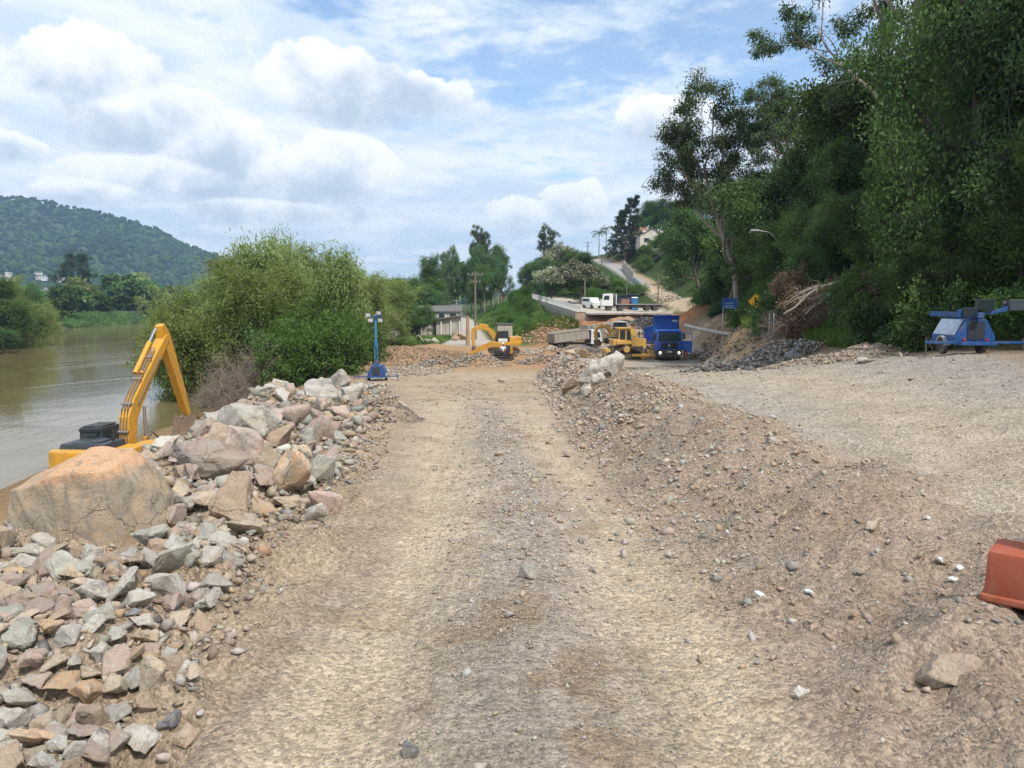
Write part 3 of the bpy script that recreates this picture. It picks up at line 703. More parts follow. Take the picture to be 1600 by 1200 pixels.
def build_boulders():
    for px, py, Y, wp, hp, colr, seed, label, st in BOULD:
        V, F = hull_stone(seed, 9 + seed % 4, st, 3, .06)
        ext = V.max(0) - V.min(0)
        V = V / ext
        w = wp * Y / FPX * 1.0; h = hp * Y / FPX * 1.12
        me = arrays_mesh('boulder', V * np.array([w, max(w * .7, h * .7), h]), F, True); me.materials.append(STM[colr])
        try: me.set_sharp_from_angle(angle=.26)
        except Exception: pass
        x = xat(px, Y); g = gz(x, Y)
        o = link('boulder', me); o.location = (x, Y, g + h * (-.26 if 'half' in label and 'heap' not in label else .40)); o.rotation_euler = (0, 0, random.Random(seed).uniform(-.5, .5))
        tag(o, label, 'boulder')
    # the large block in the left foreground: a few big planes, orange broken top
    R = np.random.RandomState(4)
    # (x right, y away, z up) corner profile of the block
    bm = bmesh.new()
    for q in [(-.72, .1, .52), (-.60, .15, .64), (-.36, .2, .70), (-.15, .2, .83), (.03, .15, .92), (.45, .15, .90), (.60, .15, .69), (.74, .2, .38),
              (-.68, -.22, .55), (-.42, -.36, .62), (-.04, -.47, .76), (.42, -.30, .76), (.64, -.08, .56),
              (-.76, -.26, -.25), (-.42, -.42, -.25), (-.06, -.55, -.25), (.52, -.38, -.25), (.84, .0, -.25), (.7, .7, .3), (-.6, .7, .4), (.8, .6, -.25), (-.7, .7, -.25), (.2, .6, .8)]: bm.verts.new(q)
    res = bmesh.ops.convex_hull(bm, input=bm.verts[:])
    bmesh.ops.dissolve_limit(bm, angle_limit=.06, verts=bm.verts[:], edges=bm.edges[:])
    bmesh.ops.bevel(bm, geom=bm.edges[:], offset=.012, segments=1, affect='EDGES', clamp_overlap=True)
    bmesh.ops.triangulate(bm, faces=bm.faces[:])
    for i in range(4):
        bmesh.ops.subdivide_edges(bm, edges=[e for e in bm.edges if e.calc_length() > .05], cuts=1); bmesh.ops.triangulate(bm, faces=bm.faces[:])
    bm.normal_update()
    P = np.array([v.co[:] for v in bm.verts]); Nn = np.array([v.normal[:] for v in bm.verts])
    f = fbm(P[:, 0] * 2.4 + P[:, 2] * 1.7, P[:, 1] * 2.4 - P[:, 2] * 1.3, 5, 8, .6) + .6 * fbm(P[:, 0] * 1.1 + 4, P[:, 2] * 3.0 + P[:, 1], 3, 19)
    st = np.floor(f * 7) / 7 * .5 + f * .5
    f2 = fbm(P[:, 0] * 8 + P[:, 2] * 5, P[:, 1] * 8 - P[:, 2] * 6, 3, 28)
    P = P + Nn * (st * .04 + f2 * .022)[:, None]
    bm.verts.index_update()
    F = np.array([[v.index for v in f.verts] for f in bm.faces]); bm.free()
    me = arrays_mesh('boulder', P, F, True)
    try: me.set_sharp_from_angle(angle=.35)
    except Exception: pass
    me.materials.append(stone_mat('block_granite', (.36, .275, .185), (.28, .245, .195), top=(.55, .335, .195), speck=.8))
    Y = 7.35; x = xat(122, Y)
    o = link('boulder', me); o.location = (x, Y, at(122, 865, Y - .4).z); o.scale = (.90, .9, .98); o.rotation_euler = (0, 0, .0)
    tag(o, 'huge squared boulder with grey brown sides and orange broken top', 'boulder')
build_boulders()

def build_pile():
    R = np.random.RandomState(21)
    pts = []; grid = {}
    def free(x, y, r, k):
        c = .35
        i, j = int(x // c), int(y // c); n = int(math.ceil((r * 2) / c)) + 1
        for a in range(i - n, i + n + 1):
            for b in range(j - n, j + n + 1):
                for (u, v, q) in grid.get((a, b), ()):
                    if (u - x) ** 2 + (v - y) ** 2 < (k * (r + q)) ** 2: return False
        return True
    for px, py, Y, wp, hp, *_ in BOULD:
        if px < 640:
            x = xat(px, Y); r = wp * Y / FPX * .42; grid.setdefault((int(x // .35), int(Y // .35)), []).append((x, Y, r))
    for bx in (-4.9, -4.4, -4.0, -3.6): 
        for by in (7.0, 7.4): grid.setdefault((int(bx // .35), int(by // .35)), []).append((bx, by, .34))
    for s0, s1, tries in ((.30, .42, 170), (.2, .3, 1700), (.135, .2, 6000), (.09, .135, 13000), (.055, .09, 17000)):
        for _ in range(tries):
            Y = 2.0 * (24 / 2.0) ** R.uniform() ; 
            xl = float(np.interp(Y, [2, 4, 6, 8, 10, 12, 16, 24], [-1.75, -1.85, -2.2, -2.45, -2.4, -2.5, -3.0, -4.1]))
            xo = float(np.interp(Y, [2, 7, 10, 12, 20, 24], [-4.6, -5.2, -4.75, -4.9, -6.3, -7.2]))
            x = xl - (xl - xo) * R.uniform() ** .85 + R.normal(0, .12)
            s = R.uniform(s0, s1) * float(np.interp(Y, [6, 11, 22], [1, 1.25, 1.75]))
            edge = (xl - x)
            if s > .14 and edge < .05: continue
            if Y < 5.2 and s > .24: continue
            if Y > 9 and s < .10 and R.uniform() < .75: continue
            if free(x, Y, s * .5, .58):
                grid.setdefault((int(x // .35), int(Y // .35)), []).append((x, Y, s * .5)); pts.append((x, Y, s))
    pts = np.array(pts)
    px = pts[:, 2] / pts[:, 1]
    inview = (pts[:, 0] / pts[:, 1] > -.70) & (pts[:, 1] > 2.5)
    order = np.argsort(-px * inview)
    things, rest = order[:255], order[255:]
    kinds = ['grey', 'pale', 'pink', 'tan', 'orange', 'green', 'brown', 'dark']
    word = {'grey': 'grey', 'pale': 'pale grey', 'pink': 'pinkish', 'tan': 'tan', 'orange': 'rusty orange', 'green': 'green grey', 'brown': 'brown', 'dark': 'dark blue grey'}
    for i in things:
        x, y, s = pts[i]
        w = [.22, .12, .17, .24, .06, .09, .10, .01] if y < 7.5 else [.17, .10, .42, .15, .03, .04, .09, .01]
        c = kinds[R.choice(8, p=np.array(w) / sum(w))]
        xl = float(np.interp(y, [2, 8, 24], [-1.75, -2.45, -4.1]))
        where = 'at the track side of the heap' if xl - x < .75 else ('in the middle of the heap' if xl - x < 1.7 else 'on the river side of the heap')
        dist = 'nearest the camera' if y < 4.2 else ('below the squared boulder' if y < 7 else 'beyond the squared boulder')
        me = BIGME[R.randint(len(BIGME))]
        z = gz(x, y)
        sc = s * 1.26
        rock('stone', me, c, (x, y, z + s * .23), (sc, sc * R.uniform(.85, 1.1), sc * R.uniform(.8, 1.15)), (R.normal(0, .34), R.normal(0, .34), R.uniform(0, 6.28)),
             f'{word[c]} angular stone {where} {dist}', 'stone', f'{word[c]} stones {where} {dist}')
    q = pts[rest]
    z = ground_h(q[:, 0], q[:, 1])
    scatter('rubble', SMALL, q[:, 0], q[:, 1], z + q[:, 2] * .12, q[:, 2] * 1.15, pick(R, len(q), dict(grey=2.4, pale=1.5, pink=3.6, tan=2, green=.6, brown=1, dark=.25, orange=.4)), R, RUB, .35,
            'small broken stones filling the rock heap on the left', 'rubble')
    # fill of finer fragments over the heap
    n = 24000
    Y = 2.0 * (40 / 2.0) ** R.uniform(size=n)
    xl = np.interp(Y, [2, 8, 12, 24, 40], [-1.7, -2.1, -2.3, -3.6, -6.5]); xo = np.interp(Y, [2, 7, 12, 24, 40], [-4.6, -5.4, -6, -7.6, -9.5])
    x = xl - (xl - xo) * R.uniform(size=n) + R.normal(0, .18, n)
    s = np.maximum(.018, .0044 * Y) * np.exp(R.normal(0, .45, n)) * 1.2
    z = ground_h(x, Y)
    scatter('stone_fragments', TINY, x, Y, z + s * .15, s, pick(R, n, dict(grey=3, pale=1.2, pink=3, tan=2.4, brown=1.4, green=.6, orange=.5)), R, RUB, .5, 'loose stone fragments between the stones of the left heap', 'fragments')
build_pile()

def build_gravel():
    R = np.random.RandomState(33)
    # pebbles on the track and its gravel ridge
    n = 74000
    Y = 2.2 * (60 / 2.2) ** (R.uniform(size=n) ** 1.15)
    x = R.uniform(-1, 1, n) * (0.75 * Y + .8)
    road, bank, lane, pile, near = zones(x, Y)
    xr = road_c(Y)
    ctr = np.exp(-((x - xr) / .75) ** 2)
    side = np.exp(-((x - xr - 2.0) / .5) ** 2) + np.exp(-((x - xr + 2.0) / .5) ** 2)
    patch = .45 + 1.0 * fbm(x * .8, Y * .5, 3, 71)
    w = road * (np.clip(patch, .05, 1) * .30 + .95 * ctr + .3 * side) + lane * .5 + pile * .4
    gb = 1.05 + .75 * ctr * road * sst(Y, 3, 6) * (1 - sst(Y, 18, 26))
    keep = (R.uniform(size=n) < w) & (bank < .5)
    gb = gb[keep]
    x, Y = x[keep], Y[keep]; n = len(x)
    s = np.maximum(.008, .0026 * Y) * np.exp(R.normal(0, .46, n)) * gb
    z = ground_h(x, Y)
    scatter('track_gravel', TINY, x, Y, z + s * .12, s, pick(R, n, dict(grey=3, pale=1.8, pink=1.8, tan=2.2, brown=.5, dark=.08)) * .62 + np.array(GRAV) * .46, R, RUB, .5, 'pebbles scattered over the dirt track and gravel lane', 'gravel')
    # fine gravel close to the camera
    n = 120000
    Y = 2.3 * (10 / 2.3) ** R.uniform(size=n); x = R.uniform(-.72, .78, n) * (Y + .2)
    road, bank, lane, pile, near = zones(x, Y)
    pt = fbm(x * 1.6, Y * 1.1, 3, 75) + .6 * fbm(x * 5, Y * 4, 2, 76)
    w = np.clip(.32 + 1.1 * pt, .05, 1) * (road * (.45 + .55 * np.exp(-((x - road_c(Y)) / .8) ** 2)) + bank * .9 + lane * .6 + pile * .5)
    keep = R.uniform(size=n) < w; x, Y = x[keep], Y[keep]; n = len(x)
    s = .0105 * np.exp(R.normal(0, .38, n)) * np.interp(Y, [2, 10], [.8, 1.7])
    scatter('fine_gravel', TINY, x, Y, ground_h(x, Y) + s * .12, s, pick(R, n, dict(grey=3, pale=2, pink=1.8, tan=2.6, brown=.8)) * .6 + np.array(GRAV) * .45, R, RUB, .5, 'fine gravel on the ground close to the camera', 'gravel')
    # clods and stones of the right bank
    n = 52000
    Y = 2.6 * (66 / 2.6) ** R.uniform(size=n)
    xR, _ = line(10, Y); xC, _ = line(11, Y)
    x = xR - .15 + (xC - xR + 1.2) * R.uniform(size=n) ** .9
    keep = R.uniform(size=n) < np.clip(.58 + 1.3 * fbm(x * .7, Y * .45, 3, 72), .10, 1) * (1 - .5 * sst(x, xC, xC + 1))
    x, Y = x[keep], Y[keep]; n = len(x)
    s = np.maximum(.012, .0031 * Y) * np.exp(R.normal(0, .58, n)) * 1.1
    s = np.minimum(s, .05 + .012 * Y)
    z = ground_h(x, Y)
    scatter('bank_rubble', TINY, x, Y, z + s * .1, s, pick(R, n, dict(grey=1.8, pale=1.5, pink=1.6, tan=3, brown=.9)) * .66 + np.array(BANK) * .48, R, RUB, .5, 'broken stones and clods covering the low bank right of the track', 'rubble')
    # larger stones in loose groups on the bank
    cl = [(2.0, 8.6, .7, 150), (2.3, 10.5, .7, 120), (1.9, 15, .5, 130), (2.2, 12.5, .6, 110), (1.8, 18, .5, 120), (1.7, 7.2, .5, 70), (2.6, 7.4, .6, 60), (3.0, 9.5, .6, 60), (2.8, 16, .7, 80), (.0, 8.0, .35, 40), (.05, 11, .4, 60), (2.9, 4.5, .4, 40), (2.2, 4.8, .45, 46), (1.7, 6.2, .3, 22), (.15, 6.2, .35, 26), (.2, 9, .4, 30), (2.9, 5.6, .5, 30), (2.6, 20, .8, 60), (2.0, 26, .6, 60), (.0, 3.6, .6, 24), (3.1, 12.5, .8, 40)]
    xs = np.concatenate([R.normal(a, c, k) for a, b, c, k in cl]); ys = np.concatenate([R.normal(b, c * 1.3, k) for a, b, c, k in cl])
    ys = np.maximum(ys, 2.6)
    s = np.clip(np.exp(R.normal(-2.75, .42, len(xs))), .03, .2) * np.interp(ys, [3, 12, 30], [.75, 1.2, 2.0])
    scatter('bank_stones', SMALL, xs, ys, ground_h(xs, ys) + s * .12, s, pick(R, len(xs), dict(grey=3, pale=1.3, pink=2, tan=1.6, green=1)), R, RUB, .4, 'loose groups of grey and pink stones on the right bank', 'stones')
    # heaps at the far works
    def heap(name, label, x0, y0, rx, ry, n, smin, smax, w, lib=SMALL, k=1.0):
        a = R.uniform(0, 2 * np.pi, n); r = np.sqrt(R.uniform(size=n))
        x = x0 + rx * r * np.cos(a); y = y0 + ry * r * np.sin(a); s = smin * (smax / smin) ** (R.uniform(size=n) ** 1.6)
        scatter(name, lib, x, y, ground_h(x, y) + s * .15, s, pick(R, n, w) * k, R, RUB, .5, label, 'rubble heap')
    heap('stone_heap', 'heap of grey broken rock below the fallen tree', 12.0, 36, 2.3, 1.8, 1500, .09, .42, dict(grey=3, dark=2, pink=1.8, pale=1), k=.8)
    heap('stone_heap', 'low tail of grey rock left of the grey stone pile', 9.7, 37.3, 1.5, 1.2, 380, .09, .4, dict(grey=3, dark=1.2, pale=1, green=1), k=.85)
    heap('earth_heap', 'spread of yellowish earth and stone beside the grey stone pile', 11.3, 27.6, 2.6, 3.4, 2000, .05, .26, dict(tan=3, brown=2, pink=1, grey=1), k=.95)
    heap('stone_heap', 'dark grey gravel heap left of the small digger', -6.6, 71, 2.6, 2.6, 1100, .09, .4, dict(grey=3, dark=3, pale=.7), k=.85)
    heap('stone_heap', 'grey gravel heap in front of the small digger', -3.0, 71.6, 2.9, 2.3, 1300, .09, .38, dict(grey=3, pink=1.6, pale=1, brown=1), k=.9)
    heap('stone_heap', 'heap of tan and dark rock right of the small digger', 3.4, 74, 3.2, 2.6, 1100, .1, .6, dict(tan=2, grey=2, pink=2, dark=1, orange=.6), k=.9)
    heap('stone_heap', 'grey rock tipped down the collapsed road edge', 12.2, 104, 4.8, 6.5, 2200, .18, .9, dict(grey=4, pale=2, green=1.2, tan=1, dark=.6), k=.95)
    heap('stone_heap', 'light rock tipped behind the bulldozer under the upper road', 17.5, 108, 4, 4.5, 1100, .18, .8, dict(grey=3, pale=2, green=1, tan=1))
    heap('earth_heap', 'broken red earth below the concrete retaining wall', 5.2, 114, 5.4, 8.5, 2400, .15, .8, dict(orange=4, brown=2, tan=1), k=.95)
    heap('stone_heap', 'tan and orange rocks heaped before the white truck', 7.8, 83, 4.2, 3.4, 1000, .15, .8, dict(tan=3, orange=1.5, pink=2, grey=1))
    heap('stone_heap', 'pale broken rock spread across the site behind the digger', 3, 90, 5, 5, 1000, .15, .6, dict(pale=2, tan=2, grey=2, pink=1))
    heap('earth_heap', 'reddish earth and stones spread left of the small digger', -10.5, 82, 6.5, 12, 2600, .12, .5, dict(brown=2.4, orange=2.4, tan=2, pink=1), k=.95)
    heap('stone_heap', 'pale stones spread along the site edge behind the raised light tower', -8.5, 66, 3.5, 4.5, 900, .1, .45, dict(pale=2.5, tan=2, grey=2, pink=1))
    heap('earth_heap', 'brown boulders and soil at the tip of the middle bank', 3.2, 50, 1.8, 9, 1500, .1, .55, dict(brown=2.4, tan=2.2, pink=1.6, grey=1.6, orange=.6))
    heap('earth_heap', 'eroded yellow earth bank right of the blue dump truck', 21, 72, 3.4, 14, 2600, .08, .5, dict(tan=3, orange=1.4, brown=3), k=.72)
    heap('earth_heap', 'clods and stones on the earth slope below the road signs', 14.6, 52, 3.0, 13, 2200, .06, .4, dict(brown=3, tan=2.4, grey=1, orange=.6), k=.75)
    heap('gravel_cone', 'small cone of black gravel at the track edge', -3.15, 20.2, .85, 1.35, 2600, .03, .07, dict(dark=3, grey=1), lib=TINY, k=.75)
    heap('stone_heap', 'pale rocks dumped beside the branch road', 30, 152, 2.4, 6, 320, .3, 1.1, dict(pale=3, tan=2, orange=1))
    heap('stone_heap', 'stones along the river side behind the whitish boulder', -9.5, 44, 2.6, 7, 800, .08, .5, dict(pale=2.5, tan=2, grey=2, pink=1))
build_gravel()

# ------------------------------------------------------------------ vegetation
BARK = bark('grey_brown_bark', (.10, .08, .06), (.20, .165, .13)); PALEB = bark('pale_bark', (.22, .19, .155), (.38, .34, .29)); DRYB = bark('dry_twig', (.20, .15, .12), (.34, .27, .22))
DARKB = bark('dark_bark', (.045, .038, .03), (.10, .085, .07))
LF = {
    'deep': leaf_mat('deep_green_leaf', (.042, .090, .030), (.105, .172, .052)),
    'mid': leaf_mat('mid_green_leaf', (.050, .105, .028), (.120, .195, .052)),
    'euc': leaf_mat('blue_green_leaf', (.055, .096, .044), (.120, .172, .072)),
    'willow': leaf_mat('yellow_green_leaf', (.150, .200, .056), (.220, .268, .082), .40),
    'bright': leaf_mat('bright_green_leaf', (.050, .12, .020), (.115, .205, .040), .38),
    'grass': leaf_mat('grass_blade', (.075, .14, .025), (.17, .25, .06), .38),
    'dry': leaf_mat('dry_leaf', (.15, .092, .06), (.24, .16, .11), .2),
    'flower': leaf_mat('cream_flower', (.34, .32, .25), (.55, .52, .43), .2),
    'blue': leaf_mat('dark_blue_leaf', (.025, .05, .025), (.055, .09, .040)),  # dark leaf colour of the conifers and the lone tall tree
}
def norm(v): return v / np.maximum(np.linalg.norm(v, axis=-1, keepdims=True), 1e-9)
def grow(R, p, d, L, r, lvl, P, segs, tips):
    n = 6; pts = [p]; dd = d
    for i in range(n):
        dd = norm(dd + R.normal(0, P['wander'], 3) + np.array([0, 0, P['up'][lvl]]))
        p = p + dd * L / n; pts.append(p)
    pts = np.array(pts); rad = np.linspace(r, r * P.get('taper', .4), n + 1)
    segs.append((pts, rad, lvl))
    if lvl == P['levels']:
        for q in pts[3:]: tips.append((q, dd))
        return
    nb = P['nb'][lvl]; az = R.uniform(0, 6.28)
    for j in range(nb):
        t = P['start'][lvl] + (1 - P['start'][lvl]) * (j + R.uniform(.2, .8)) / nb
        k = min(int(t * n), n - 1); q = pts[k] + (pts[k + 1] - pts[k]) * (t * n - k)
        ax = norm(pts[k + 1] - pts[k]); az += 2.4 + R.normal(0, .35)
        u = norm(np.cross(ax, np.array([.31, .77, .12]))); v = np.cross(ax, u)
        an = math.radians(P['ang'][lvl] + R.normal(0, 9)) * (1 - .35 * t if lvl == 0 else 1)
        cd_ = ax * math.cos(an) + (u * math.cos(az) + v * math.sin(az)) * math.sin(an)
        prof = P['prof'](t) if lvl == 0 and 'prof' in P else 1.0
        grow(R, q, cd_, L * P['ratio'][lvl] * R.uniform(.75, 1.15) * prof, np.interp(t * n, range(n + 1), rad) * .62, lvl + 1, P, segs, tips)
def tubes_mesh(name, segs, sides=(7, 5, 4, 3)):
    V, F = [], []; b = 0
    for pts, rad, lvl in segs:
        k = sides[min(lvl, 3)]; m = len(pts)
        d = norm(np.gradient(pts, axis=0)); u = norm(np.cross(d, np.array([.3, .2, .93]) if abs(d[0, 2]) < .9 else np.array([1., .1, 0]))); w = np.cross(d, u)
        a = np.arange(k) * 2 * np.pi / k
        ring = pts[:, None] + (u[:, None] * np.cos(a)[None, :, None] + w[:, None] * np.sin(a)[None, :, None]) * rad[:, None, None]
        V.append(ring.reshape(-1, 3))
        i = np.arange(m - 1)[:, None] * k; j = np.arange(k)[None]
        f = np.stack([i + j, i + (j + 1) % k, i + k + (j + 1) % k, i + k + j], -1).reshape(-1, 4)
        F.append(f + b); b += m * k
    return arrays_mesh(name, np.concatenate(V), np.concatenate(F), True)
def leaves_mesh(name, C, D, Nm, L, Wd, rnd):
    """diamond leaves: centres, direction, normal, length, width"""
    S = norm(np.cross(D, Nm)); L = L[:, None]; Wd = Wd[:, None]
    V = np.stack([C - D * L * .5, C + S * Wd * .5 + Nm * Wd * .12, C + D * L * .5, C - S * Wd * .5 + Nm * Wd * .12], 1).reshape(-1, 3)
    F = np.arange(len(C) * 4).reshape(-1, 4)
    return arrays_mesh(name, V, F, False, rnd=np.repeat(rnd, 4))
def make_leaves(name, R, tips, n, rc, L, Wd, droop=0.0, flat=.75, shell=.55):
    T = np.array([t[0] for t in tips]); TD = np.array([t[1] for t in tips])
    k = R.randint(0, len(T), n)
    off = norm(R.normal(0, 1, (n, 3))); rr = R.uniform(size=(n, 1)) ** shell
    rcs = rc * R.uniform(.65, 1.3, len(T))[k][:, None]
    o = off * rr * rcs; o[:, 2] *= flat
    C = T[k] + o
    D = norm(off * .6 + TD[k] * .4 + R.normal(0, .55, (n, 3)) + np.array([0, 0, -droop]))
    Nm = norm(off * .7 + np.array([0, 0, .8]) + R.normal(0, .45, (n, 3)))
    l = L * R.uniform(.6, 1.35, n); w = Wd * R.uniform(.7, 1.3, n)
    tint = np.clip(R.uniform(0, 1, len(T))[k] * .5 + R.uniform(0, 1, n) * .5, 0, 1)
    return leaves_mesh(name, C, D, Nm, l, w, tint)
class Kind:
    def __init__(s, kind, seed, P, leaf, n, rc, L, Wd, barkm=BARK, droop=0, flat=.75, h=None, base=None, multi=1, extra=None, shell=.55):
        R = np.random.RandomState(seed); segs, tips = [], []
        for m in range(multi):
            d = np.array([0, 0, 1.0]) if multi == 1 else norm(np.array([math.cos(m * 2.4 + seed) * .42, math.sin(m * 2.4 + seed) * .42, .8]))
            d = norm(d + np.array([*P.get('lean', (0, 0)), 0]))
            grow(R, np.array([0., 0., -.3]), d, P['H'] * (1 if multi == 1 else R.uniform(.7, 1.05)), P['r'], 0, P, segs, tips)
        allp = np.array([t[0] for t in tips])
        s.top = float(np.percentile(allp[:, 2], 96) + rc * .6); s.rad = float(np.percentile(np.hypot(allp[:, 0], allp[:, 1]), 90) + rc * .6)
        s.kind = kind; s.trunk = tubes_mesh('trunk', segs); s.trunk.materials.append(barkm)
        s.crown = None
        if n:
            s.crown = make_leaves('crown', R, tips, n, rc, L, Wd, droop, flat, shell); s.crown.materials.append(LF[leaf])
        s.extra = None
        if extra:
            nm, lf, k, l, w = extra
            top = [t for t in tips if t[0][2] > np.percentile(allp[:, 2], 45)]
            s.extra = (nm, make_leaves(nm, R, top, k, rc * 1.05, l, w, 0, .7, .25)); s.extra[1].materials.append(LF[lf])
TREES = []
def plant(K, name, x, y, height, label, cat='tree', group=None, rz=None, width=None, z=None, sink=.1, tilt=(0, 0), trunk_name='trunk', crown_name='crown'):
    s = height / K.top; w = s if width is None else min(max(width / (2 * K.rad), .66 * s), 1.5 * s)
    zz = (gz(x, y) if z is None else z) - sink
    R = random.Random(int(x * 131 + y * 717))
    t = thing(name, label, cat, (x, y, zz), group=group, rot=(tilt[0], tilt[1], R.uniform(0, 6.28) if rz is None else rz), scale=(w, w, s))
    link(trunk_name, K.trunk, t)
    if K.crown: link(crown_name, K.crown, t)
    if K.extra: link(K.extra[0], K.extra[1], t)
    TREES.append((x, y)); return t
PB = dict(levels=2, wander=.16, nb=(9, 6, 0), start=(.32, .25), ratio=(.52, .55), ang=(58, 48), up=(.05, .10, .02), H=6.5, r=.20)
BROAD = [Kind('broad', 11 + i, dict(PB, prof=lambda t: 1.15 - .5 * t, start=(.25 + .05 * i, .25)), 'deep', 22000, 1.0, .20, .10) for i in range(4)]
BROADBIG = [Kind('broad', 17 + i, dict(PB, levels=3, nb=(13, 5, 3, 0), start=(.07, .25, .2), ratio=(.50, .55, .5), ang=(58, 48, 45), up=(.05, .1, .02, 0), prof=lambda t: 1.15 - .5 * t), 'deep', 60000, .80, .13, .065, DARKB) for i in range(2)]
BROADM = [Kind('broad', 21 + i, dict(PB, prof=lambda t: 1.1 - .45 * t, start=(.2, .25)), 'mid', 22000, 1.0, .20, .10) for i in range(3)]
PE = dict(levels=3, wander=.13, nb=(8, 4, 3), start=(.42, .45, .35), ratio=(.46, .50, .5), ang=(42, 40, 45), up=(.05, .08, .05, -.02), H=17, r=.34, taper=.45)
EUC = [Kind('euc', 31 + i, dict(PE, nb=(10, 5, 3), start=(.28, .35, .3), prof=lambda t: 1.25 - .45 * t), 'euc', 36000, .95, .34, .11, PALEB, droop=.9, flat=.8) for i in range(2)]
EUCBIG = Kind('euc', 37, dict(PE, H=19, nb=(9, 5, 3), start=(.34, .4, .3), ratio=(.62, .5, .5), ang=(50, 42, 45), lean=(.06, 0)), 'euc', 46000, .95, .38, .11, PALEB, droop=.9, flat=.8)
PW = dict(levels=3, wander=.15, nb=(8, 5, 4), start=(.16, .25, .2), ratio=(.60, .55, .5), ang=(64, 48, 50), up=(.04, .03, .0, -.06), H=6.5, r=.22, prof=lambda t: 1.15 - .55 * t)
WIL = [Kind('willow', 41 + i, dict(PW), 'willow', 66000, 1.05, .26, .065, DARKB, droop=.25, flat=.75, multi=3, shell=.8) for i in range(2)]
PS = dict(levels=2, wander=.2, nb=(6, 5, 0), start=(.12, .15), ratio=(.75, .6), ang=(50, 50), up=(.05, .08, .0), H=1.7, r=.05)
SHRUB = [Kind('shrub', 51 + i, dict(PS), 'mid', 7000, .42, .17, .085, BARK, multi=4) for i in range(2)]
SHRUBB = [Kind('shrub', 55 + i, dict(PS), 'bright', 9000, .42, .15, .06, BARK, multi=4) for i in range(2)]
SHRUBD = [Kind('shrub', 58 + i, dict(PS), 'deep', 7000, .45, .19, .095, BARK, multi=4) for i in range(2)]
FLOWER = [Kind('flower', 61, dict(PB, H=4.5, start=(.2, .2)), 'mid', 9000, .8, .26, .13, extra=('blossom', 'flower', 4200, .26, .17))]
CONI = Kind('conifer', 71, dict(levels=2, wander=.05, nb=(34, 5, 0), start=(.10, .2), ratio=(.24, .4), ang=(82, 45), up=(.02, -.03, 0), H=12, r=.25, prof=lambda t: 1.35 - 1.0 * t), 'blue', 15000, .5, .3, .11, droop=.2)
ARAU = Kind('tall', 75, dict(PE, H=20, nb=(12, 4, 3), start=(.3, .3, .3), ratio=(.40, .5, .5), ang=(62, 40, 45), prof=lambda t: 1.25 - .7 * t), 'blue', 11000, .95, .6, .28, PALEB)
SLIM = Kind('slim', 78, dict(PE, H=15, nb=(9, 4, 2), start=(.55, .4, .3), ratio=(.30, .5, .5), ang=(45, 40, 45)), 'mid', 9000, .9, .4, .2, PALEB)
DRY = Kind('dry', 81, dict(levels=3, wander=.24, nb=(9, 8, 7), start=(.06, .1, .1), ratio=(.8, .6, .5), ang=(60, 52, 50), up=(.02, .0, -.02, -.03), H=1.9, r=.055, taper=.5), 'dry', 0, .3, .1, .05, DRYB, multi=5)
DRYL = Kind('dryleaf', 85, dict(PS, H=1.5), 'dry', 6000, .42, .20, .07, DRYB, multi=4)
FARB = [Kind('far', 91 + i, dict(PB, levels=1, nb=(14, 0), start=(.15, .2), ratio=(.5, .5), prof=lambda t: 1.15 - .4 * t), ('mid', 'deep', 'willow')[i], 1500, 1.6, .95, .6) for i in range(3)]

def palm(R, name, x, y, height, label, group=None):
    t = thing(name, label, 'palm tree', (x, y, gz(x, y)), group=group)
    MBt = MB(); MBt.tube([(0, 0, -.3), (.06, 0, height * .5), (0, .05, height)], [.16, .13, .12], 8); MBt.build('trunk', PALEB, t, smooth=True)
    C, D, Nm = [], [], []
    for k in range(15):
        a = k * 2.4; e = R.uniform(.1, 1.1)
        p = np.array([0, 0, height]); d = np.array([math.cos(a) * math.cos(e), math.sin(a) * math.cos(e), math.sin(e)])
        for i in range(30):
            d = norm(d + np.array([0, 0, -.065])); p = p + d * .095
            side = norm(np.cross(d, np.array([0, 0, 1.])))
            for s in (-1, 1):
                C.append(p + side * s * .22 + np.array([0, 0, -.10])); D.append(norm(side * s + d * .5 + np.array([0, 0, -.7]))); Nm.append(norm(np.array([0, 0, 1.]) + side * s * .3))
    n = len(C)
    me = leaves_mesh('fronds', np.array(C), np.array(D), np.array(Nm), np.full(n, .62), np.full(n, .055), R.uniform(0, 1, n)); me.materials.append(LF['euc'])
    link('fronds', me, t)

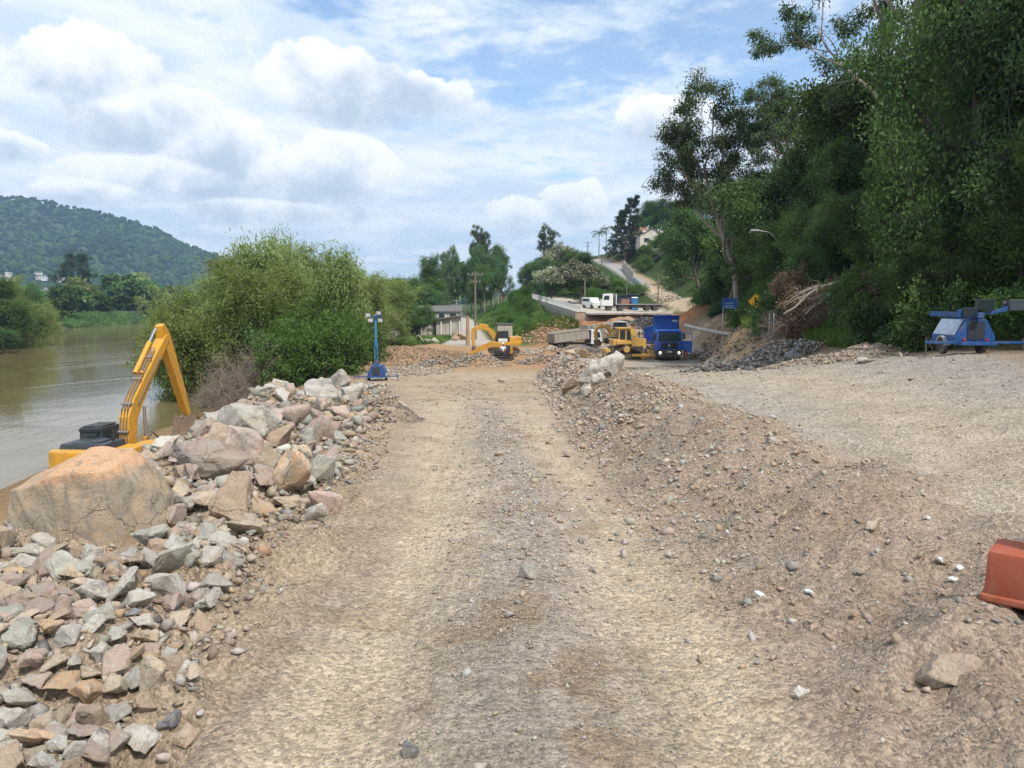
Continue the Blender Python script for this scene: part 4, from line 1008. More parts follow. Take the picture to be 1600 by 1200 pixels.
def veg():
    R = np.random.RandomState(5)
    px = lambda p, Y: xat(p, Y)
    # --- wooded slope on the right
    G = 'trees of the dark wooded slope'
    placed = []
    def clearing(x, y): return 33.5 < y < 44.5 and 1188 < 800 + FPX * x / y < 1338
    def blocks_road(x, y, h, r):
        z = gz(x, y)
        for zz in (z + h * .3, z + h * .7, z + h):
            for dx in (-r * .7, 0, r * .7):
                d = Vector((x + dx, y, zz - CAMZ)); f = d.y * math.cos(PITCH) - d.z * math.sin(PITCH)
                u_ = 800 + FPX * d.x / f; v_ = 600 - FPX * (d.y * math.sin(PITCH) + d.z * math.cos(PITCH)) / f
                c = np.interp(v_, [398, 405, 415, 440, 470, 490], [934, 941, 958, 1000, 1034, 1045])
                if 398 < v_ < 486 and abs(u_ - c) < 17: return True
        return False
    def ok(x, y, d): 
        for a, b in placed:
            if (a - x) ** 2 + (b - y) ** 2 < d * d: return False
        placed.append((x, y)); return True
    # two named giants first
    plant(EUCBIG, 'eucalyptus_tree', px(1385, 44), 44, 18.5, 'tallest eucalyptus with long bare limbs reaching left over the slope', group=None, rz=2.6, width=20)
    plant(EUC[0], 'eucalyptus_tree', px(1150, 78), 78, 21.5, 'rounded eucalyptus at the left end of the wooded slope', rz=.4, width=16.5)
    plant(EUC[1], 'eucalyptus_tree', px(1262, 70), 70, 16, 'eucalyptus just right of the rounded one, its top lower', rz=1.4, width=13)
    plant(EUC[1], 'eucalyptus_tree', px(1440, 50), 50, 18.5, 'eucalyptus with drooping leaves beside the tallest one', rz=3.4, width=9)
    for a in ((px(1385, 44), 44), (px(1150, 78), 78), (px(1262, 70), 70), (px(1440, 50), 50)): placed.append(a)
    palm(R, 'palm_tree', px(1492, 36), 36, 10.5, 'palm with hanging fronds against the sky on the wooded slope')
    plant(BROADBIG[1], 'broadleaf_tree', 17.0, 27.5, 13.5, 'dark tall tree closing the top right corner', width=9.5); placed.append((17.0, 27.5))
    plant(BROADBIG[0], 'broadleaf_tree', 20.5, 23.5, 13.5, 'dark broad tree at the right edge behind the folded light tower', width=9); placed.append((20.5, 23.5))
    plant(BROADBIG[1], 'broadleaf_tree', 24.5, 34, 14.5, 'dark tree filling the upper right behind the palm', width=9); placed.append((24.5, 34))
    for i, (p, Y, h, w, K) in enumerate(((1215, 66, 10.5, 10, BROAD[0]), (1185, 74, 10.5, 10, BROADM[1]), (1285, 60, 10.5, 9.5, BROAD[2]), (1330, 52, 10, 10, BROAD[1]), (1140, 90, 12.5, 11, BROADM[0]), (1095, 104, 11.5, 10, BROAD[2]))):
        plant(K, 'broadleaf_tree', px(p, Y), Y, h * 1.12, ['dark broad tree directly right of the rounded eucalyptus', 'lighter tree in front of the rounded eucalyptus', 'dark tree below the lower eucalyptus', 'dark tree under the long eucalyptus limb', 'dark tree left below the rounded eucalyptus', 'last dark tree of the slope above the branch road'][i], width=w); placed.append((px(p, Y), Y))
    tries = 0; n = 0
    rows = [(2.2, 3.4, (4.2, 6.0)), (4.6, 7.5, (6, 8.2)), (8, 13, (7, 9.5)), (13.5, 20, (8, 11)), (21, 30, (8, 11))]
    for dx0, dx1, hh in rows:
        for _ in range(240):
            y = 22 + 98 * R.uniform() ** 1.15
            xf, _z = line(14, y); x = float(xf) + R.uniform(dx0, dx1)
            if y < 30 and dx0 < 4: continue
            if clearing(x, y): continue
            sp = 2.7 if dx0 < 5 else 3.3
            if y > 70: sp *= 1.15
            if not ok(x, y, sp): continue
            # keep the corridor of the branch road and the eroded bank open
            if y > 96 and x < xat(1062, y) + 3.5: continue
            h = R.uniform(*hh) * (1.1 if y > 48 and 4 < dx0 < 20 else 1.0)
            K = BROAD[R.randint(4)] if R.uniform() < .52 else BROADM[R.randint(3)]
            lab = {True: 'dark green broadleaf tree in the wooded slope', False: 'lighter green broadleaf tree in the wooded slope'}[K in BROAD]
            rowtxt = 'lowest row by the site' if dx0 < 4 else ('lower part' if dx0 < 8 else ('upper part' if dx0 < 20 else 'crest'))
            end = 'near end' if y < 45 else ('middle' if y < 75 else 'far end')
            plant(K, 'broadleaf_tree', x, y, h, f'{lab}, {rowtxt}, {end}', group=f'{G}, {rowtxt}, {end}', width=h * R.uniform(.72, .95), tilt=(R.normal(0, .05), R.normal(-.06, .05)))
            n += 1
    # undergrowth along the foot of the slope
    for _ in range(420):
        y = 21 + 72 * R.uniform() ** 1.2
        xf, _z = line(14, y); x = float(xf) + R.uniform(-.2, 3.6) + (1.2 if y < 26 else 0)
        if 62 < y < 92 and x < xf + 2.2: continue
        if clearing(x, y): continue
        if 40 < y < 53 and 1150 < 800 + FPX * x / y < 1205: continue
        if 55 < y < 60 and abs(x - 15.5) < 2: continue
        if not ok(x, y, .85): continue
        q = R.uniform()
        K = SHRUB[R.randint(2)] if q < .5 else (SHRUBD[R.randint(2)] if q < .8 else SHRUBB[R.randint(2)])
        nm = {'mid': 'green', 'deep': 'dark', 'bright': 'bright green'}['mid' if q < .5 else 'deep' if q < .8 else 'bright']
        end = 'behind the folded light tower' if y < 33 else ('near the fallen trunks' if y < 46 else 'by the road signs' if y < 62 else 'above the eroded bank')
        plant(K, 'shrub', x, y, R.uniform(1.0, 2.6), f'{nm} shrub at the foot of the wooded slope {end}', 'shrub', f'{nm} shrubs at the foot of the slope {end}', width=R.uniform(1.8, 3.2), trunk_name='stems', crown_name='foliage')
    for _ in range(150):
        y = R.uniform(54, 112); xf, _z = line(14, y); x = float(xf) + R.uniform(1.0, 8)
        if not ok(x, y, 1.5): continue
        if x < xat(1080, y): continue
        K, nm = (SHRUB[R.randint(2)], 'green') if R.uniform() < .5 else (SHRUBD[R.randint(2)], 'dark')
        plant(K, 'shrub', x, y, R.uniform(2.4, 4.2), f'{nm} tall shrub under the trees above the eroded bank', 'shrub', f'{nm} tall shrubs above the eroded bank', width=R.uniform(3.2, 5), trunk_name='stems', crown_name='foliage')
    for _ in range(60):
        y = R.uniform(22, 46); xf, _z = line(14, y); x = float(xf) + R.uniform(2.0, 7)
        if clearing(x, y): continue
        if not ok(x, y, 1.2): continue
        K, nm = (BROADM[R.randint(3)], 'green') if R.uniform() < .6 else (BROADBIG[R.randint(2)], 'dark')
        plant(K, 'shrub', x, y, R.uniform(2.8, 4.6), f'{nm} tall shrub under the trees at the near end of the slope', 'shrub', f'{nm} tall shrubs under the near trees', width=R.uniform(3.0, 4.6), trunk_name='stems', crown_name='foliage')
    for i, (x, y, h, w, K) in enumerate(((16.3, 25.4, 4.2, 4.4, BROADM[0]), (17.6, 25.0, 4.6, 4.6, BROADBIG[1]), (15.7, 27.6, 3.6, 4.0, BROADBIG[1]), (16.6, 29.6, 4.2, 4.4, BROADBIG[0]), (18.8, 23.8, 4.4, 4.6, BROADM[0]), (16.2, 32.0, 3.2, 4.0, BROADM[1]), (17.4, 27.0, 5.6, 5.0, BROADBIG[1]))):
        plant(K, 'shrub', x, y, h, ['tall green shrub right behind the folded light tower', 'tall dark shrub behind the folded light tower lamps', 'green shrub left of the folded light tower', 'dark shrub farther left of the folded light tower', 'green shrub at the right edge behind the light tower arm', 'bright green shrub below the orange brown dry shrub', 'highest shrub wrapping the dark trunk behind the light tower'][i], 'shrub', width=w, trunk_name='stems', crown_name='foliage')
    # --- willows and bushes on the near river bank
    plant(WIL[0], 'willow_tree', px(372, 70), 70, 11.8, 'broad yellow green willow leaning over the river', width=13.5, rz=.6)
    plant(WIL[1], 'willow_tree', px(446, 80), 80, 13.4, 'tall willow rising highest behind the broad one', width=13, rz=2)
    plant(WIL[1], 'willow_tree', px(335, 78), 78, 10.8, 'willow at the water side of the broad one', width=9, rz=4)
    plant(WIL[0], 'willow_tree', px(505, 86), 86, 10.0, 'willow right of the tallest one, half behind green bushes', width=11, rz=1.2)
    plant(WIL[1], 'willow_tree', px(560, 96), 96, 8.8, 'last willow on the right of the row, over a pinkish roof', width=10.5, rz=5)
    plant(WIL[0], 'willow_tree', px(395, 72), 72, 8.8, 'low willow filling the gap below the tallest one', width=10, rz=3.2)
    for i, (p, Y, h, w, K) in enumerate(((348, 74, 11.4, 11, WIL[0]), (370, 77, 12.6, 12, WIL[0]), (465, 84, 11.8, 12, WIL[0]), (525, 90, 9.2, 12, WIL[1]), (330, 84, 9.5, 8, WIL[0]), (410, 90, 12.5, 13, WIL[1]), (590, 104, 9.0, 10, WIL[0]), (345, 68, 6.5, 7, WIL[0]))):
        plant(K, 'willow_tree', px(p, Y), Y, h, ['willow between the broad one and the water', 'willow crowded behind the broad one on its right', 'full willow right beside the tallest one', 'willow over the bushes in the right half of the row', 'farthest left willow dipping towards the river', 'willow in the back row behind the tallest', 'small last willow by the raised light tower', 'low willow overhanging the water in front'][i], width=w, rz=i * 1.3)
    for i, (p, Y, h, w, K, nm) in enumerate([(448, 60, 4.6, 6.0, SHRUBB[0], 'bright green'), (500, 62, 5.4, 6.5, SHRUBB[1], 'bright green'), (548, 66, 4.8, 5.2, SHRUBB[0], 'bright green'), (470, 66, 6.4, 6.5, SHRUBB[1], 'bright green'),
                                           (522, 72, 6.0, 6.5, SHRUB[0], 'mid green'), (415, 66, 5.2, 5.5, SHRUB[1], 'mid green'), (575, 74, 4.0, 4.5, SHRUB[0], 'mid green'), (318, 74, 4.0, 5, SHRUB[1], 'mid green'), (335, 71, 4.6, 6, SHRUB[0], 'mid green')]):
        where = ['left of the bush row', 'in the middle of the bush row', 'nearest the raised light tower', 'tallest in the bush row', 'behind the tallest bush', 'behind the dry brush', 'at the end of the bush row by the houses', 'at the water under the willow', 'under the broad willow'][i]
        plant(K, 'bush', px(p, Y), Y, h, f'{nm} rounded bush {where}', 'bush', width=w, trunk_name='stems', crown_name='foliage')
    for i, (p, Y, h, w) in enumerate([(372, 59.5, 4.2, 5.6), (342, 62, 3.6, 5.2), (405, 60, 4.4, 5.0), (326, 64, 2.6, 5.0)]):
        plant(DRY, 'dry_brush', px(p, Y), Y, h, ['leafless grey brown brush heap at the waterline', 'leafless brush hanging into the river under the willow', 'leafless brush against the green bushes', 'low leafless twigs over the water beside the digger arm'][i], 'brush', width=w, crown_name='twigs')
    # --- far bank of the river
    far = [(75, 330, 10, 0), (75, 215, 9, 0), (95, 262, 11, 1), (120, 300, 12, 0), (145, 330, 16, 2), (158, 318, 9, 0), (178, 345, 14, 1), (200, 335, 12, 0), (222, 340, 15, 1), (240, 350, 15, 0), (110, 340, 10, 1), (70, 290, 9, 1), (260, 345, 14, 2),
           (88, 300, 8, 2), (190, 360, 18, 0), (130, 352, 14, 1), (215, 365, 19, 2), (232, 330, 9, 2), (168, 328, 7, 1)]
    for p, Y, h, k in far:
        x = px(p, Y)
        plant(FARB[k], 'riverside_tree', x, Y, h, ['mid green', 'dark green', 'yellow green'][k] + (' tree on the far bank at the left edge' if Y < 200 else ' tree where the river bends away'), 'tree', ('trees on the far bank at the left edge' if Y < 200 else 'trees where the river bends away') + f' {k}', width=h * 1.05)
    for i, (p, Y, h, w, K) in enumerate(((-12, 138, 12, 13, BROADM[0]), (22, 148, 12.5, 12, WIL[0]), (48, 160, 8, 9, BROADM[1]), (14, 128, 6, 8, BROAD[2]), (60, 200, 8, 10, WIL[1]), (30, 168, 12, 12, BROADM[2]))):
        plant(K, 'riverside_tree', px(p, Y), Y, h, ['green tree cut by the left edge on the far bank', 'yellow green tree on the far bank near the left edge', 'green tree at the right end of the far bank clump', 'dark low tree over the reeds at the left edge', 'yellow green tree where the far bank clump ends', 'taller green tree behind the far bank clump'][i], width=w)
    plant(ARAU, 'tall_tree', px(114, 400), 400, 30, 'tall spreading tree standing alone before the wooded hill', width=23)
    # low trees on the plain behind
    for i in range(46):
        Y = R.uniform(380, 700); p = R.uniform(-40, 330)
        plant(FARB[R.randint(3)], 'plain_tree', px(p, Y), Y, R.uniform(9, 15), 'distant tree on the plain below the wooded hill', 'tree', 'distant trees on the plain', width=R.uniform(11, 17))
    # --- trees behind the houses, centre
    cen = [(672, 175, 15, 9, BROADM[0], 'tree with light green crown rising behind the grey house'), (690, 190, 17.5, 9, EUC[0], 'loose crowned taller tree behind the light green one'), (640, 150, 10, 11, BROAD[0], 'dark round tree left of the grey house'),
           (618, 140, 9, 9, BROAD[1], 'dark tree right behind the raised light tower'), (655, 140, 8.2, 9, BROAD[3], 'dark tree overhanging the shack roof'), (600, 170, 9, 10, BROADM[1], 'green tree behind the light tower lamps'), (632, 128, 5.6, 6.5, BROAD[2], 'low dark tree beside the shack'), (654, 121, 5.2, 6.0, BROADM[2], 'green tree half hiding the grey house'), (668, 150, 9.5, 8, BROADM[1], 'green tree directly behind the grey house roof'),
           (700, 260, 17, 9, FARB[1], 'dark tree far down the lower lane'), (712, 340, 20, 11, FARB[1], 'farthest dark tree down the lower lane')]
    for p, Y, h, w, K, lab in cen: plant(K, 'tree', px(p, Y), Y, h, lab, 'tree', width=w)
    # big grove between lower lane and upper road
    gv = [(768, 215, 21, 10, EUC[1], 'tallest tree of the grove above the grass mound'), (752, 205, 17, 9, BROAD[0], 'dark tree left of the tallest in the grove'), (738, 215, 14, 8, BROAD[1], 'dark tree at the left end of the grove'), (783, 210, 16, 8, BROAD[2], 'dark tree right of the tallest in the grove'),
          (760, 195, 12, 8, BROADM[0], 'lighter tree in front of the grove'), (745, 196, 11, 7, BROAD[3], 'dark low tree at the front of the grove'), (785, 200, 11, 6, BROAD[0], 'dark low tree at the right end of the grove'), (728, 235, 11, 7, BROAD[2], 'dark tree overhanging the lower lane')]
    for p, Y, h, w, K, lab in gv: plant(K, 'grove_tree', px(p, Y), Y, h, lab, 'tree', 'trees of the grove above the grass mound', width=w)
    for p in (757, 771, 779):
        plant(SLIM, 'slim_tree', px(p, 190), 190, 9.5, 'slim pale trunked tree at the front of the grove', 'tree', 'slim trunks before the grove', width=4)
    # slope between upper road and branch road
    sl = []
    for _ in range(150):
        y = 150 + 110 * R.uniform()
        a, _z = line(13, y); b, _z = line(14, y); x = float(a) + 2.0 + (float(b) - float(a) - 3.4) * R.uniform()
        u = (x - a) / max(b - a, 1e-3)
        if b - a < 4 or blocks_road(x, y, 2.4 if u > .4 else 6.0, 2.5) or not ok(x, y, 3.0): continue
        h = R.uniform(4.0, 6.5) if u < .4 else R.uniform(1.8, 2.6)
        q = R.uniform()
        K, nm = (BROAD[R.randint(4)], 'dark green') if q < .5 and u < .7 else ((BROADM[R.randint(3)], 'mid green') if q < .8 and u < .7 else (SHRUBB[R.randint(2)], 'bright green'))
        if y > 200 and u < .4: h *= 1.4
        plant(K, 'roadside_tree', x, y, h, f'{nm} tree on the slope between the two roads', 'tree', f'{nm} trees between the two roads', width=h * 1.1)
    for i, (p, Y, h, w) in enumerate(((895, 212, 9, 9), (915, 206, 7, 8), (840, 222, 11, 9), (825, 240, 10, 9), (880, 190, 8, 9), (852, 205, 10, 9), (905, 188, 5.5, 8))):
        plant(BROAD[i % 4], 'roadside_tree', px(p, Y), Y, h, ['dark tree below the skyline pole between the roads', 'dark tree at the right end of the big roadside clump', 'dark tree at the crest of the upper road', 'farthest left dark tree of the roadside clump', 'dark tree behind the blossoming trees', 'tall dark tree left of the highest one', 'low dark tree under the skyline pole'][i], 'tree', width=w)
    plant(EUC[0], 'tree', px(866, 232), 232, 17, 'highest tree on the slope between the two roads', 'tree', width=10)
    for p, Y, h, lab in ((862, 165, 6.5, 'tree with cream blossom beside the upper road'), (850, 180, 6.5, 'blossoming tree further along the upper road'), (906, 156, 8.0, 'cream flowering tree behind the white vehicles'), (940, 162, 5.0, 'flowering tree right of the white truck cab'), (882, 215, 11, 'pale flowering tree high on the slope')):
        plant(FLOWER[0], 'flowering_tree', px(p, Y), Y, h, lab, 'tree', width=h * .95)
    for p, Y, h, w in ((960, 150, 2.4, 5), (925, 152, 3.4, 5.5), (985, 156, 2.8, 5), (998, 158, 2.4, 4), (965, 172, 1.8, 6), (945, 178, 2.4, 6)):
        plant(SHRUBB[0] if p < 980 else SHRUB[0], 'roadside_bush', px(p, Y), Y, h, 'bright bush behind the flatbed truck' if p < 980 else 'green bush beside the branch road behind the shed', 'bush', 'bushes behind the flatbed truck' + (' left' if p < 980 else ' right'), width=w)
    plant(CONI, 'conifer_tree', px(974, 222), 222, 17.5, 'dark conifer standing beside the branch road', width=9.5)
    plant(CONI, 'conifer_tree', px(968, 228), 228, 13.5, 'shorter dark conifer left of the big one', width=8)
    hill = [(1012, 245, 13, 11, BROAD[0], 'dark tree behind the cream house'), (1030, 245, 14, 12, BROAD[1], 'dark wide tree behind the cream house roof'), (1060, 235, 12, 10, BROAD[2], 'dark tree right of the domed roof'), (1080, 225, 14, 11, BROADM[1], 'green tree at the right of the domed roof'), (1020, 206, 4.2, 6, SHRUB[0], 'bush before the cream house'), (1040, 204, 4.2, 6, SHRUB[1], 'bush before the domed roof'), (1005, 196, 4, 5, SHRUB[0], 'bush above the grey garden wall')]
    for p, Y, h, w, K, lab in hill: plant(K, 'hill_tree', px(p, Y), Y, h, lab, 'tree', width=w)
    for p, Y, h, lab in ((945, 236, 9, 'palm left of the dark conifer'), (934, 240, 8, 'palm at the top of the branch road'), (1042, 240, 17, 'tall palm behind the cream house'), (1060, 214, 11, 'palm beside the domed roof')):
        palm(R, 'palm_tree', px(p, Y), Y, h, lab)
    for _ in range(46):
        y = R.uniform(132, 212); a, _z = line(15, y); x = float(a) + R.uniform(1.8, 17)
        if blocks_road(x, y, 5 + (x - a) * .2, 3.2) or not ok(x, y, 2.7): continue
        if abs(y - 214) < 8 and 35 < x < 46: continue
        K = BROADM[R.randint(3)] if R.uniform() < .5 else BROAD[R.randint(4)]
        plant(K, 'hill_tree', x, y, R.uniform(3.5, 6) + (x - a) * .22 * (y < 175), 'tree in the gardens right of the branch road', 'tree', 'garden trees right of the branch road', width=R.uniform(5, 7))
    # --- grass mound
    for _ in range(320):
        y = R.uniform(128, 186); a, _z = line(10, y); b, _z = line(11, y); x = float(a) + 2.2 + (float(b) - a - 2.2) * R.uniform(.1, 1)
        if not ok(x, y, 1.3) or b - a < 3: continue
        u = (x - a) / (b - a)
        if u < .38 or 800 + FPX * x / y > 826: continue
        plant(SHRUBB[R.randint(2)], 'mound_bush', x, y, R.uniform(1.2, 3.0) * (1.3 if u > .7 else .75), 'bright green bush on the grass mound', 'bush', 'bushes on the grass mound', width=R.uniform(2.4, 4.5))
    # dead undergrowth and dry leaves by the slope foot
    for i, (p, Y, h, w, lab) in enumerate([(1264, 41, 1.7, 3.4, 'brown dead foliage heaped under the fallen trunks'), (1228, 43, 1.3, 2.0, 'round clump of reddish dead foliage left of the fallen trunks'), (1286, 40, 1.4, 2.6, 'brown dead foliage right above the grey stone pile'), (1250, 39.5, 1.1, 2.6, 'low dead foliage at the back of the grey stone pile'), (1372, 34, 1.2, 1.9, 'orange brown dry shrub in the green undergrowth'), (1590, 33, 2.0, 2.6, 'orange brown dry sprays in the trees at the right edge')]):
        zz = gz(px(p, Y), Y)
        zt = {0: .3, 1: 2.2, 4: 1.3, 5: 6.0}.get(i, 0)
        plant(DRYL, 'dead_shrub', px(p, Y), Y, h, lab, 'dead shrub', width=w, trunk_name='stems', crown_name='dead_leaves', z=zz + zt)
    for i, (p, Y, h, w) in enumerate([(1252, 40.5, 1.7, 3.6), (1222, 42, 1.3, 2.6), (1285, 39.5, 1.4, 2.6)]):
        plant(DRY, 'dry_brush', px(p, Y), Y, h, ['tangle of leafless twigs below the fallen trunks', 'leafless twigs below the red clump of dead foliage', 'leafless twigs right of the grey stone pile'][i], 'brush', width=w, z=gz(px(p, Y), Y) + .1)
veg()

def fallen():
    R = np.random.RandomState(9)
    trunks = [((1330, 432), (1225, 492), 43, 40, .16, 'longest pale fallen trunk sloping out of the wood'), ((1318, 455), (1258, 495), 42, 39.5, .13, 'second pale fallen trunk below the longest one'), ((1322, 446), (1228, 470), 43, 41, .07, 'thin fallen branch crossing above the trunks'), ((1310, 462), (1280, 478), 41.5, 40, .07, 'short fallen branch beside the second trunk'), ((1232, 505), (1205, 530), 40, 38.5, .09, 'thin bare trunk leaning low over the grey stones'), ((1242, 498), (1222, 535), 40, 38.5, .06, 'thin bare pole leaning left of the stone pile'), ((1312, 530), (1280, 545), 37.5, 36.5, .06, 'bare stick lying right of the grey stone pile')]
    for (a, b, Ya, Yb, r, lab) in trunks:
        A, B = at(*a, Ya - 2.5), at(*b, Yb - 1)
        t = thing('fallen_trunk', lab, 'fallen tree', A)
        pts = [A + (B - A) * k / 6 + Vector((R.normal(0, .05), R.normal(0, .05), R.normal(0, .07) + .25 * math.sin(k / 6 * 3.14))) - A for k in range(7)]
        r *= .62
        mb = MB(); mb.tube(pts, np.linspace(r, r * .45, 7), 7); mb.build('trunk', PALEB, t, smooth=True)
        if r > .04:
            for j in range(5):
                k = R.randint(2, 6); p = pts[k]; d = (pts[-1] - pts[0]).normalized()
                e = p + d * R.uniform(.6, 1.5) + Vector((R.normal(0, .35), R.normal(0, .3), R.uniform(-.1, .6)))
                mb = MB(); mb.tube([p, (p + e) / 2 + Vector((0, 0, .08)), e], [r * .35, r * .25, r * .1], 5); mb.build('branch', PALEB, t, smooth=True)
fallen()

def grasses():
    R = np.random.RandomState(14)
    def tuft(name, label, x, y, h, wd, mat, n=1, lean=.5):
        z = ground_h(x, y); k = len(x)
        D = norm(np.stack([R.normal(0, lean, k), R.normal(0, lean, k), np.ones(k)], 1)); Nm = norm(np.stack([R.normal(0, 1, k), R.normal(0, 1, k), .3 + 0 * x], 1))
        C = np.stack([x, y, z], 1) + D * h[:, None] * .46
        me = leaves_mesh(name, C, D, Nm, h, wd, np.clip(.45 + 1.3 * fbm(x / 3.1, y / 7.0, 3, 77) + R.uniform(-.3, .3, k), 0, 1)); me.materials.append(LF[mat])
        tag(link(name, me), label, 'grass', kind='stuff')
    n = 26000
    y = 120 + 70 * R.uniform(size=n); a, _ = line(10, y); b, _ = line(11, y); x = a + .8 + (b - a - .8) * R.uniform(size=n)
    tuft('grass', 'bright grass over the mound between the two roads', x, y, R.uniform(.4, 1.1, n) * (1 + 1.2 * np.clip(fbm(x / 2.5, y / 5, 2, 78) * 2, 0, 1)), R.uniform(.08, .2, n), 'grass')
    n = 30000
    y = 20 + 64 * R.uniform(size=n) ** 1.5; xf, _ = line(14, y); x = xf - .1 + R.uniform(0, 1, n) ** 1.4 * 4.5
    k = ~((y > 61) & (x < xf + 1.8)) & ~((y < 27) & (x < xf + .7)); x, y = x[k], y[k]; n = len(x)
    tuft('grass', 'long green grass along the foot of the wooded slope', x, y, R.uniform(.3, .85, n), R.uniform(.04, .10, n), 'grass')
    n = 9000
    y = 104 + 18 * R.uniform(size=n); x = -6 - 16 * R.uniform(size=n); k = (x < -9.5); x, y = x[k], y[k]; n = len(x)
    tuft('grass', 'green weeds before the shack and houses', x, y, R.uniform(.3, .9, n), R.uniform(.1, .2, n), 'grass')
    n = 9000
    y = 112 + 12 * R.uniform(size=n); x = 1 + 9 * R.uniform(size=n)
    tuft('grass', 'sparse weeds below the concrete retaining wall', x, y, R.uniform(.2, .7, n), R.uniform(.06, .15, n), 'grass')
    n = 14000
    y = 110 + 45 * R.uniform(size=n); fb = np.interp(y, [p[0] for p in FB], [p[1] for p in FB]); x = fb - 9 * R.uniform(size=n) + 1.5
    tuft('reeds', 'bright green reeds on the far bank at the left edge', x, y, R.uniform(1.2, 2.6, n), R.uniform(.15, .35, n), 'bright')
    n = 12000
    y = 250 + 90 * R.uniform(size=n); fb = np.interp(y, [p[0] for p in FB], [p[1] for p in FB]); x = fb - 12 * R.uniform(size=n) + 2
    tuft('reeds', 'low scrub along the far bank of the river', x, y, R.uniform(1.0, 2.4, n), R.uniform(.3, .6, n), 'mid')
grasses()

# ------------------------------------------------------------------ distant hills
def build_hills():
    def ridge(name, prof, Y0, depth, label, seed, ncrown, mat, rad, x0, x1, toe=-3):
        pr = [at(px, py, Y0) for px, py in prof]
        rx = np.array([p.x for p in pr]); rz = np.array([p.z for p in pr])
        def hz(x, y):
            top = np.interp(x, rx, rz)
            f = np.clip((y - (Y0 - depth)) / depth, 0, 1); g = np.clip((Y0 + depth * 1.2 - y) / (depth * 1.2), 0, 1)
            s = np.where(y < Y0, .35 * f + .65 * f ** 1.6, .5 * g + .5 * g ** 2) 
            w = np.sin(np.pi * np.clip(s, 0, 1))
            return toe + (top - toe) * s + w * (top - toe) * .28 * fbm(x / 260 + seed, y / 330, 4, seed)
        nx, ny = 150, 90
        xs = np.linspace(x0, x1, nx); ys = np.linspace(Y0 - depth, Y0 + depth * 1.2, ny)
        X, Yg = np.meshgrid(xs, ys); Z = hz(X, Yg) - 1.5
        idx = np.arange(nx * ny).reshape(ny, nx)
        F = np.stack([idx[:-1, :-1], idx[:-1, 1:], idx[1:, 1:], idx[1:, :-1]], -1).reshape(-1, 4)
        m, t, b, o = newmat(name + '_soil'); b.inputs['Base Color'].default_value = (.04, .065, .022, 1); b.inputs['Roughness'].default_value = 1
        me = arrays_mesh(name, np.stack([X, Yg, Z], -1).reshape(-1, 3), F, True)
        tag(link(name, me, None, m), kind='structure')
        R = np.random.RandomState(seed)
        x = R.uniform(x0, x1, ncrown); y = Y0 - depth * .95 + depth * 1.05 * R.uniform(size=ncrown); z = hz(x, y)
        k = (z > toe + 2); x, y, z = x[k], y[k], z[k]
        s = rad * np.exp(R.normal(0, .32, len(x)))
        lib = [hull_stone(700 + i, 13, (1, .95, .85)) for i in range(6)]
        base = np.array([(.030, .062, .020), (.046, .085, .026), (.060, .100, .030), (.028, .055, .024)])[R.randint(0, 4, len(x))]
        base = .8 * base * (1 + .9 * fbm(x / 120, y / 150, 3, seed + 3))[:, None] * R.uniform(.8, 1.25, (len(x), 1))
        mm, t, b, o = newmat(name + '_canopy')
        a = N(t, 'ShaderNodeAttribute', attribute_name='tint').outputs['Color']
        nn = Noise(t, geopos(t), .28, 5, .7)
        t.links.new(Mx(t, 1.0, a, Mx(t, nn, (.5, .5, .5), (1.5, 1.5, 1.4)), 'MULTIPLY'), b.inputs['Base Color']); b.inputs['Roughness'].default_value = 1; b.inputs['Specular IOR Level'].default_value = .1
        bump(t, b, nn, 1.0, 3.0)
        scatter(name + '_forest', lib, x, y, z + s * .18, s, np.clip(base, .01, .3), R, mm, .4, label, 'forest')
        return hz
    h1 = ridge('wooded_hill', [(-900, 420), (-500, 370), (-250, 330), (-60, 312), (20, 309), (60, 313), (100, 322), (150, 331), (200, 345), (250, 362), (275, 378), (300, 388), (330, 397), (380, 418), (430, 440), (500, 458), (600, 470)], 1900, 900, 'continuous forest covering the big hill across the river', 3, 23000, None, 10.5, -2700, -250)
    h2 = ridge('town_hill', [(500, 462), (560, 455), (600, 449), (640, 452), (680, 458), (720, 462), (760, 466), (820, 470)], 1500, 420, 'wooded parts of the low hill with the far town', 11, 1800, None, 17, -400, 60)
    return h1, h2
HILL1, HILL2 = build_hills()

# ------------------------------------------------------------------ machines and vehicles
YEL = paint('yellow_paint', (.62, .31, .025), .45, dirt=.65, dirtcol=(.33, .21, .09), rust=(.24, .11, .04)); YELD = paint('dusty_yellow_paint', (.62, .36, .07), .6, dirt=.75, dirtcol=(.42, .30, .17))
BLU = paint('blue_paint', (.012, .10, .46), .35, dirt=.45, dirtcol=(.16, .16, .17)); BLU2 = paint('blue_trailer_paint', (.010, .070, .23), .45, dirt=.5, dirtcol=(.12, .13, .15))  # trailer blue is darkened to stand for tree shade on the folded tower
BLUM = paint('teal_blue_mast', (.03, .18, .36), .4, dirt=.3, dirtcol=(.18, .22, .25))
WHI = paint('white_paint', (.74, .74, .73), .35, dirt=.35, dirtcol=(.45, .40, .33)); BLK = paint('black_plastic', (.018, .019, .022), .5, dirt=.3, dirtcol=(.10, .095, .085))
CHAR = paint('charcoal_hood', (.028, .033, .042), .45, dirt=.3, dirtcol=(.09, .09, .09)); STEEL = paint('worn_steel', (.28, .26, .24), .5, .7, dirt=.6, rust=(.20, .09, .04)); CHROME = paint('chrome_rod', (.75, .75, .76), .18, 1.0, dirt=.1)
TYRE = paint('tyre_rubber', (.035, .034, .033), .85, dirt=.65, dirtcol=(.25, .20, .15)); RIM = paint('wheel_rim', (.34, .33, .32), .5, .3, dirt=.6)
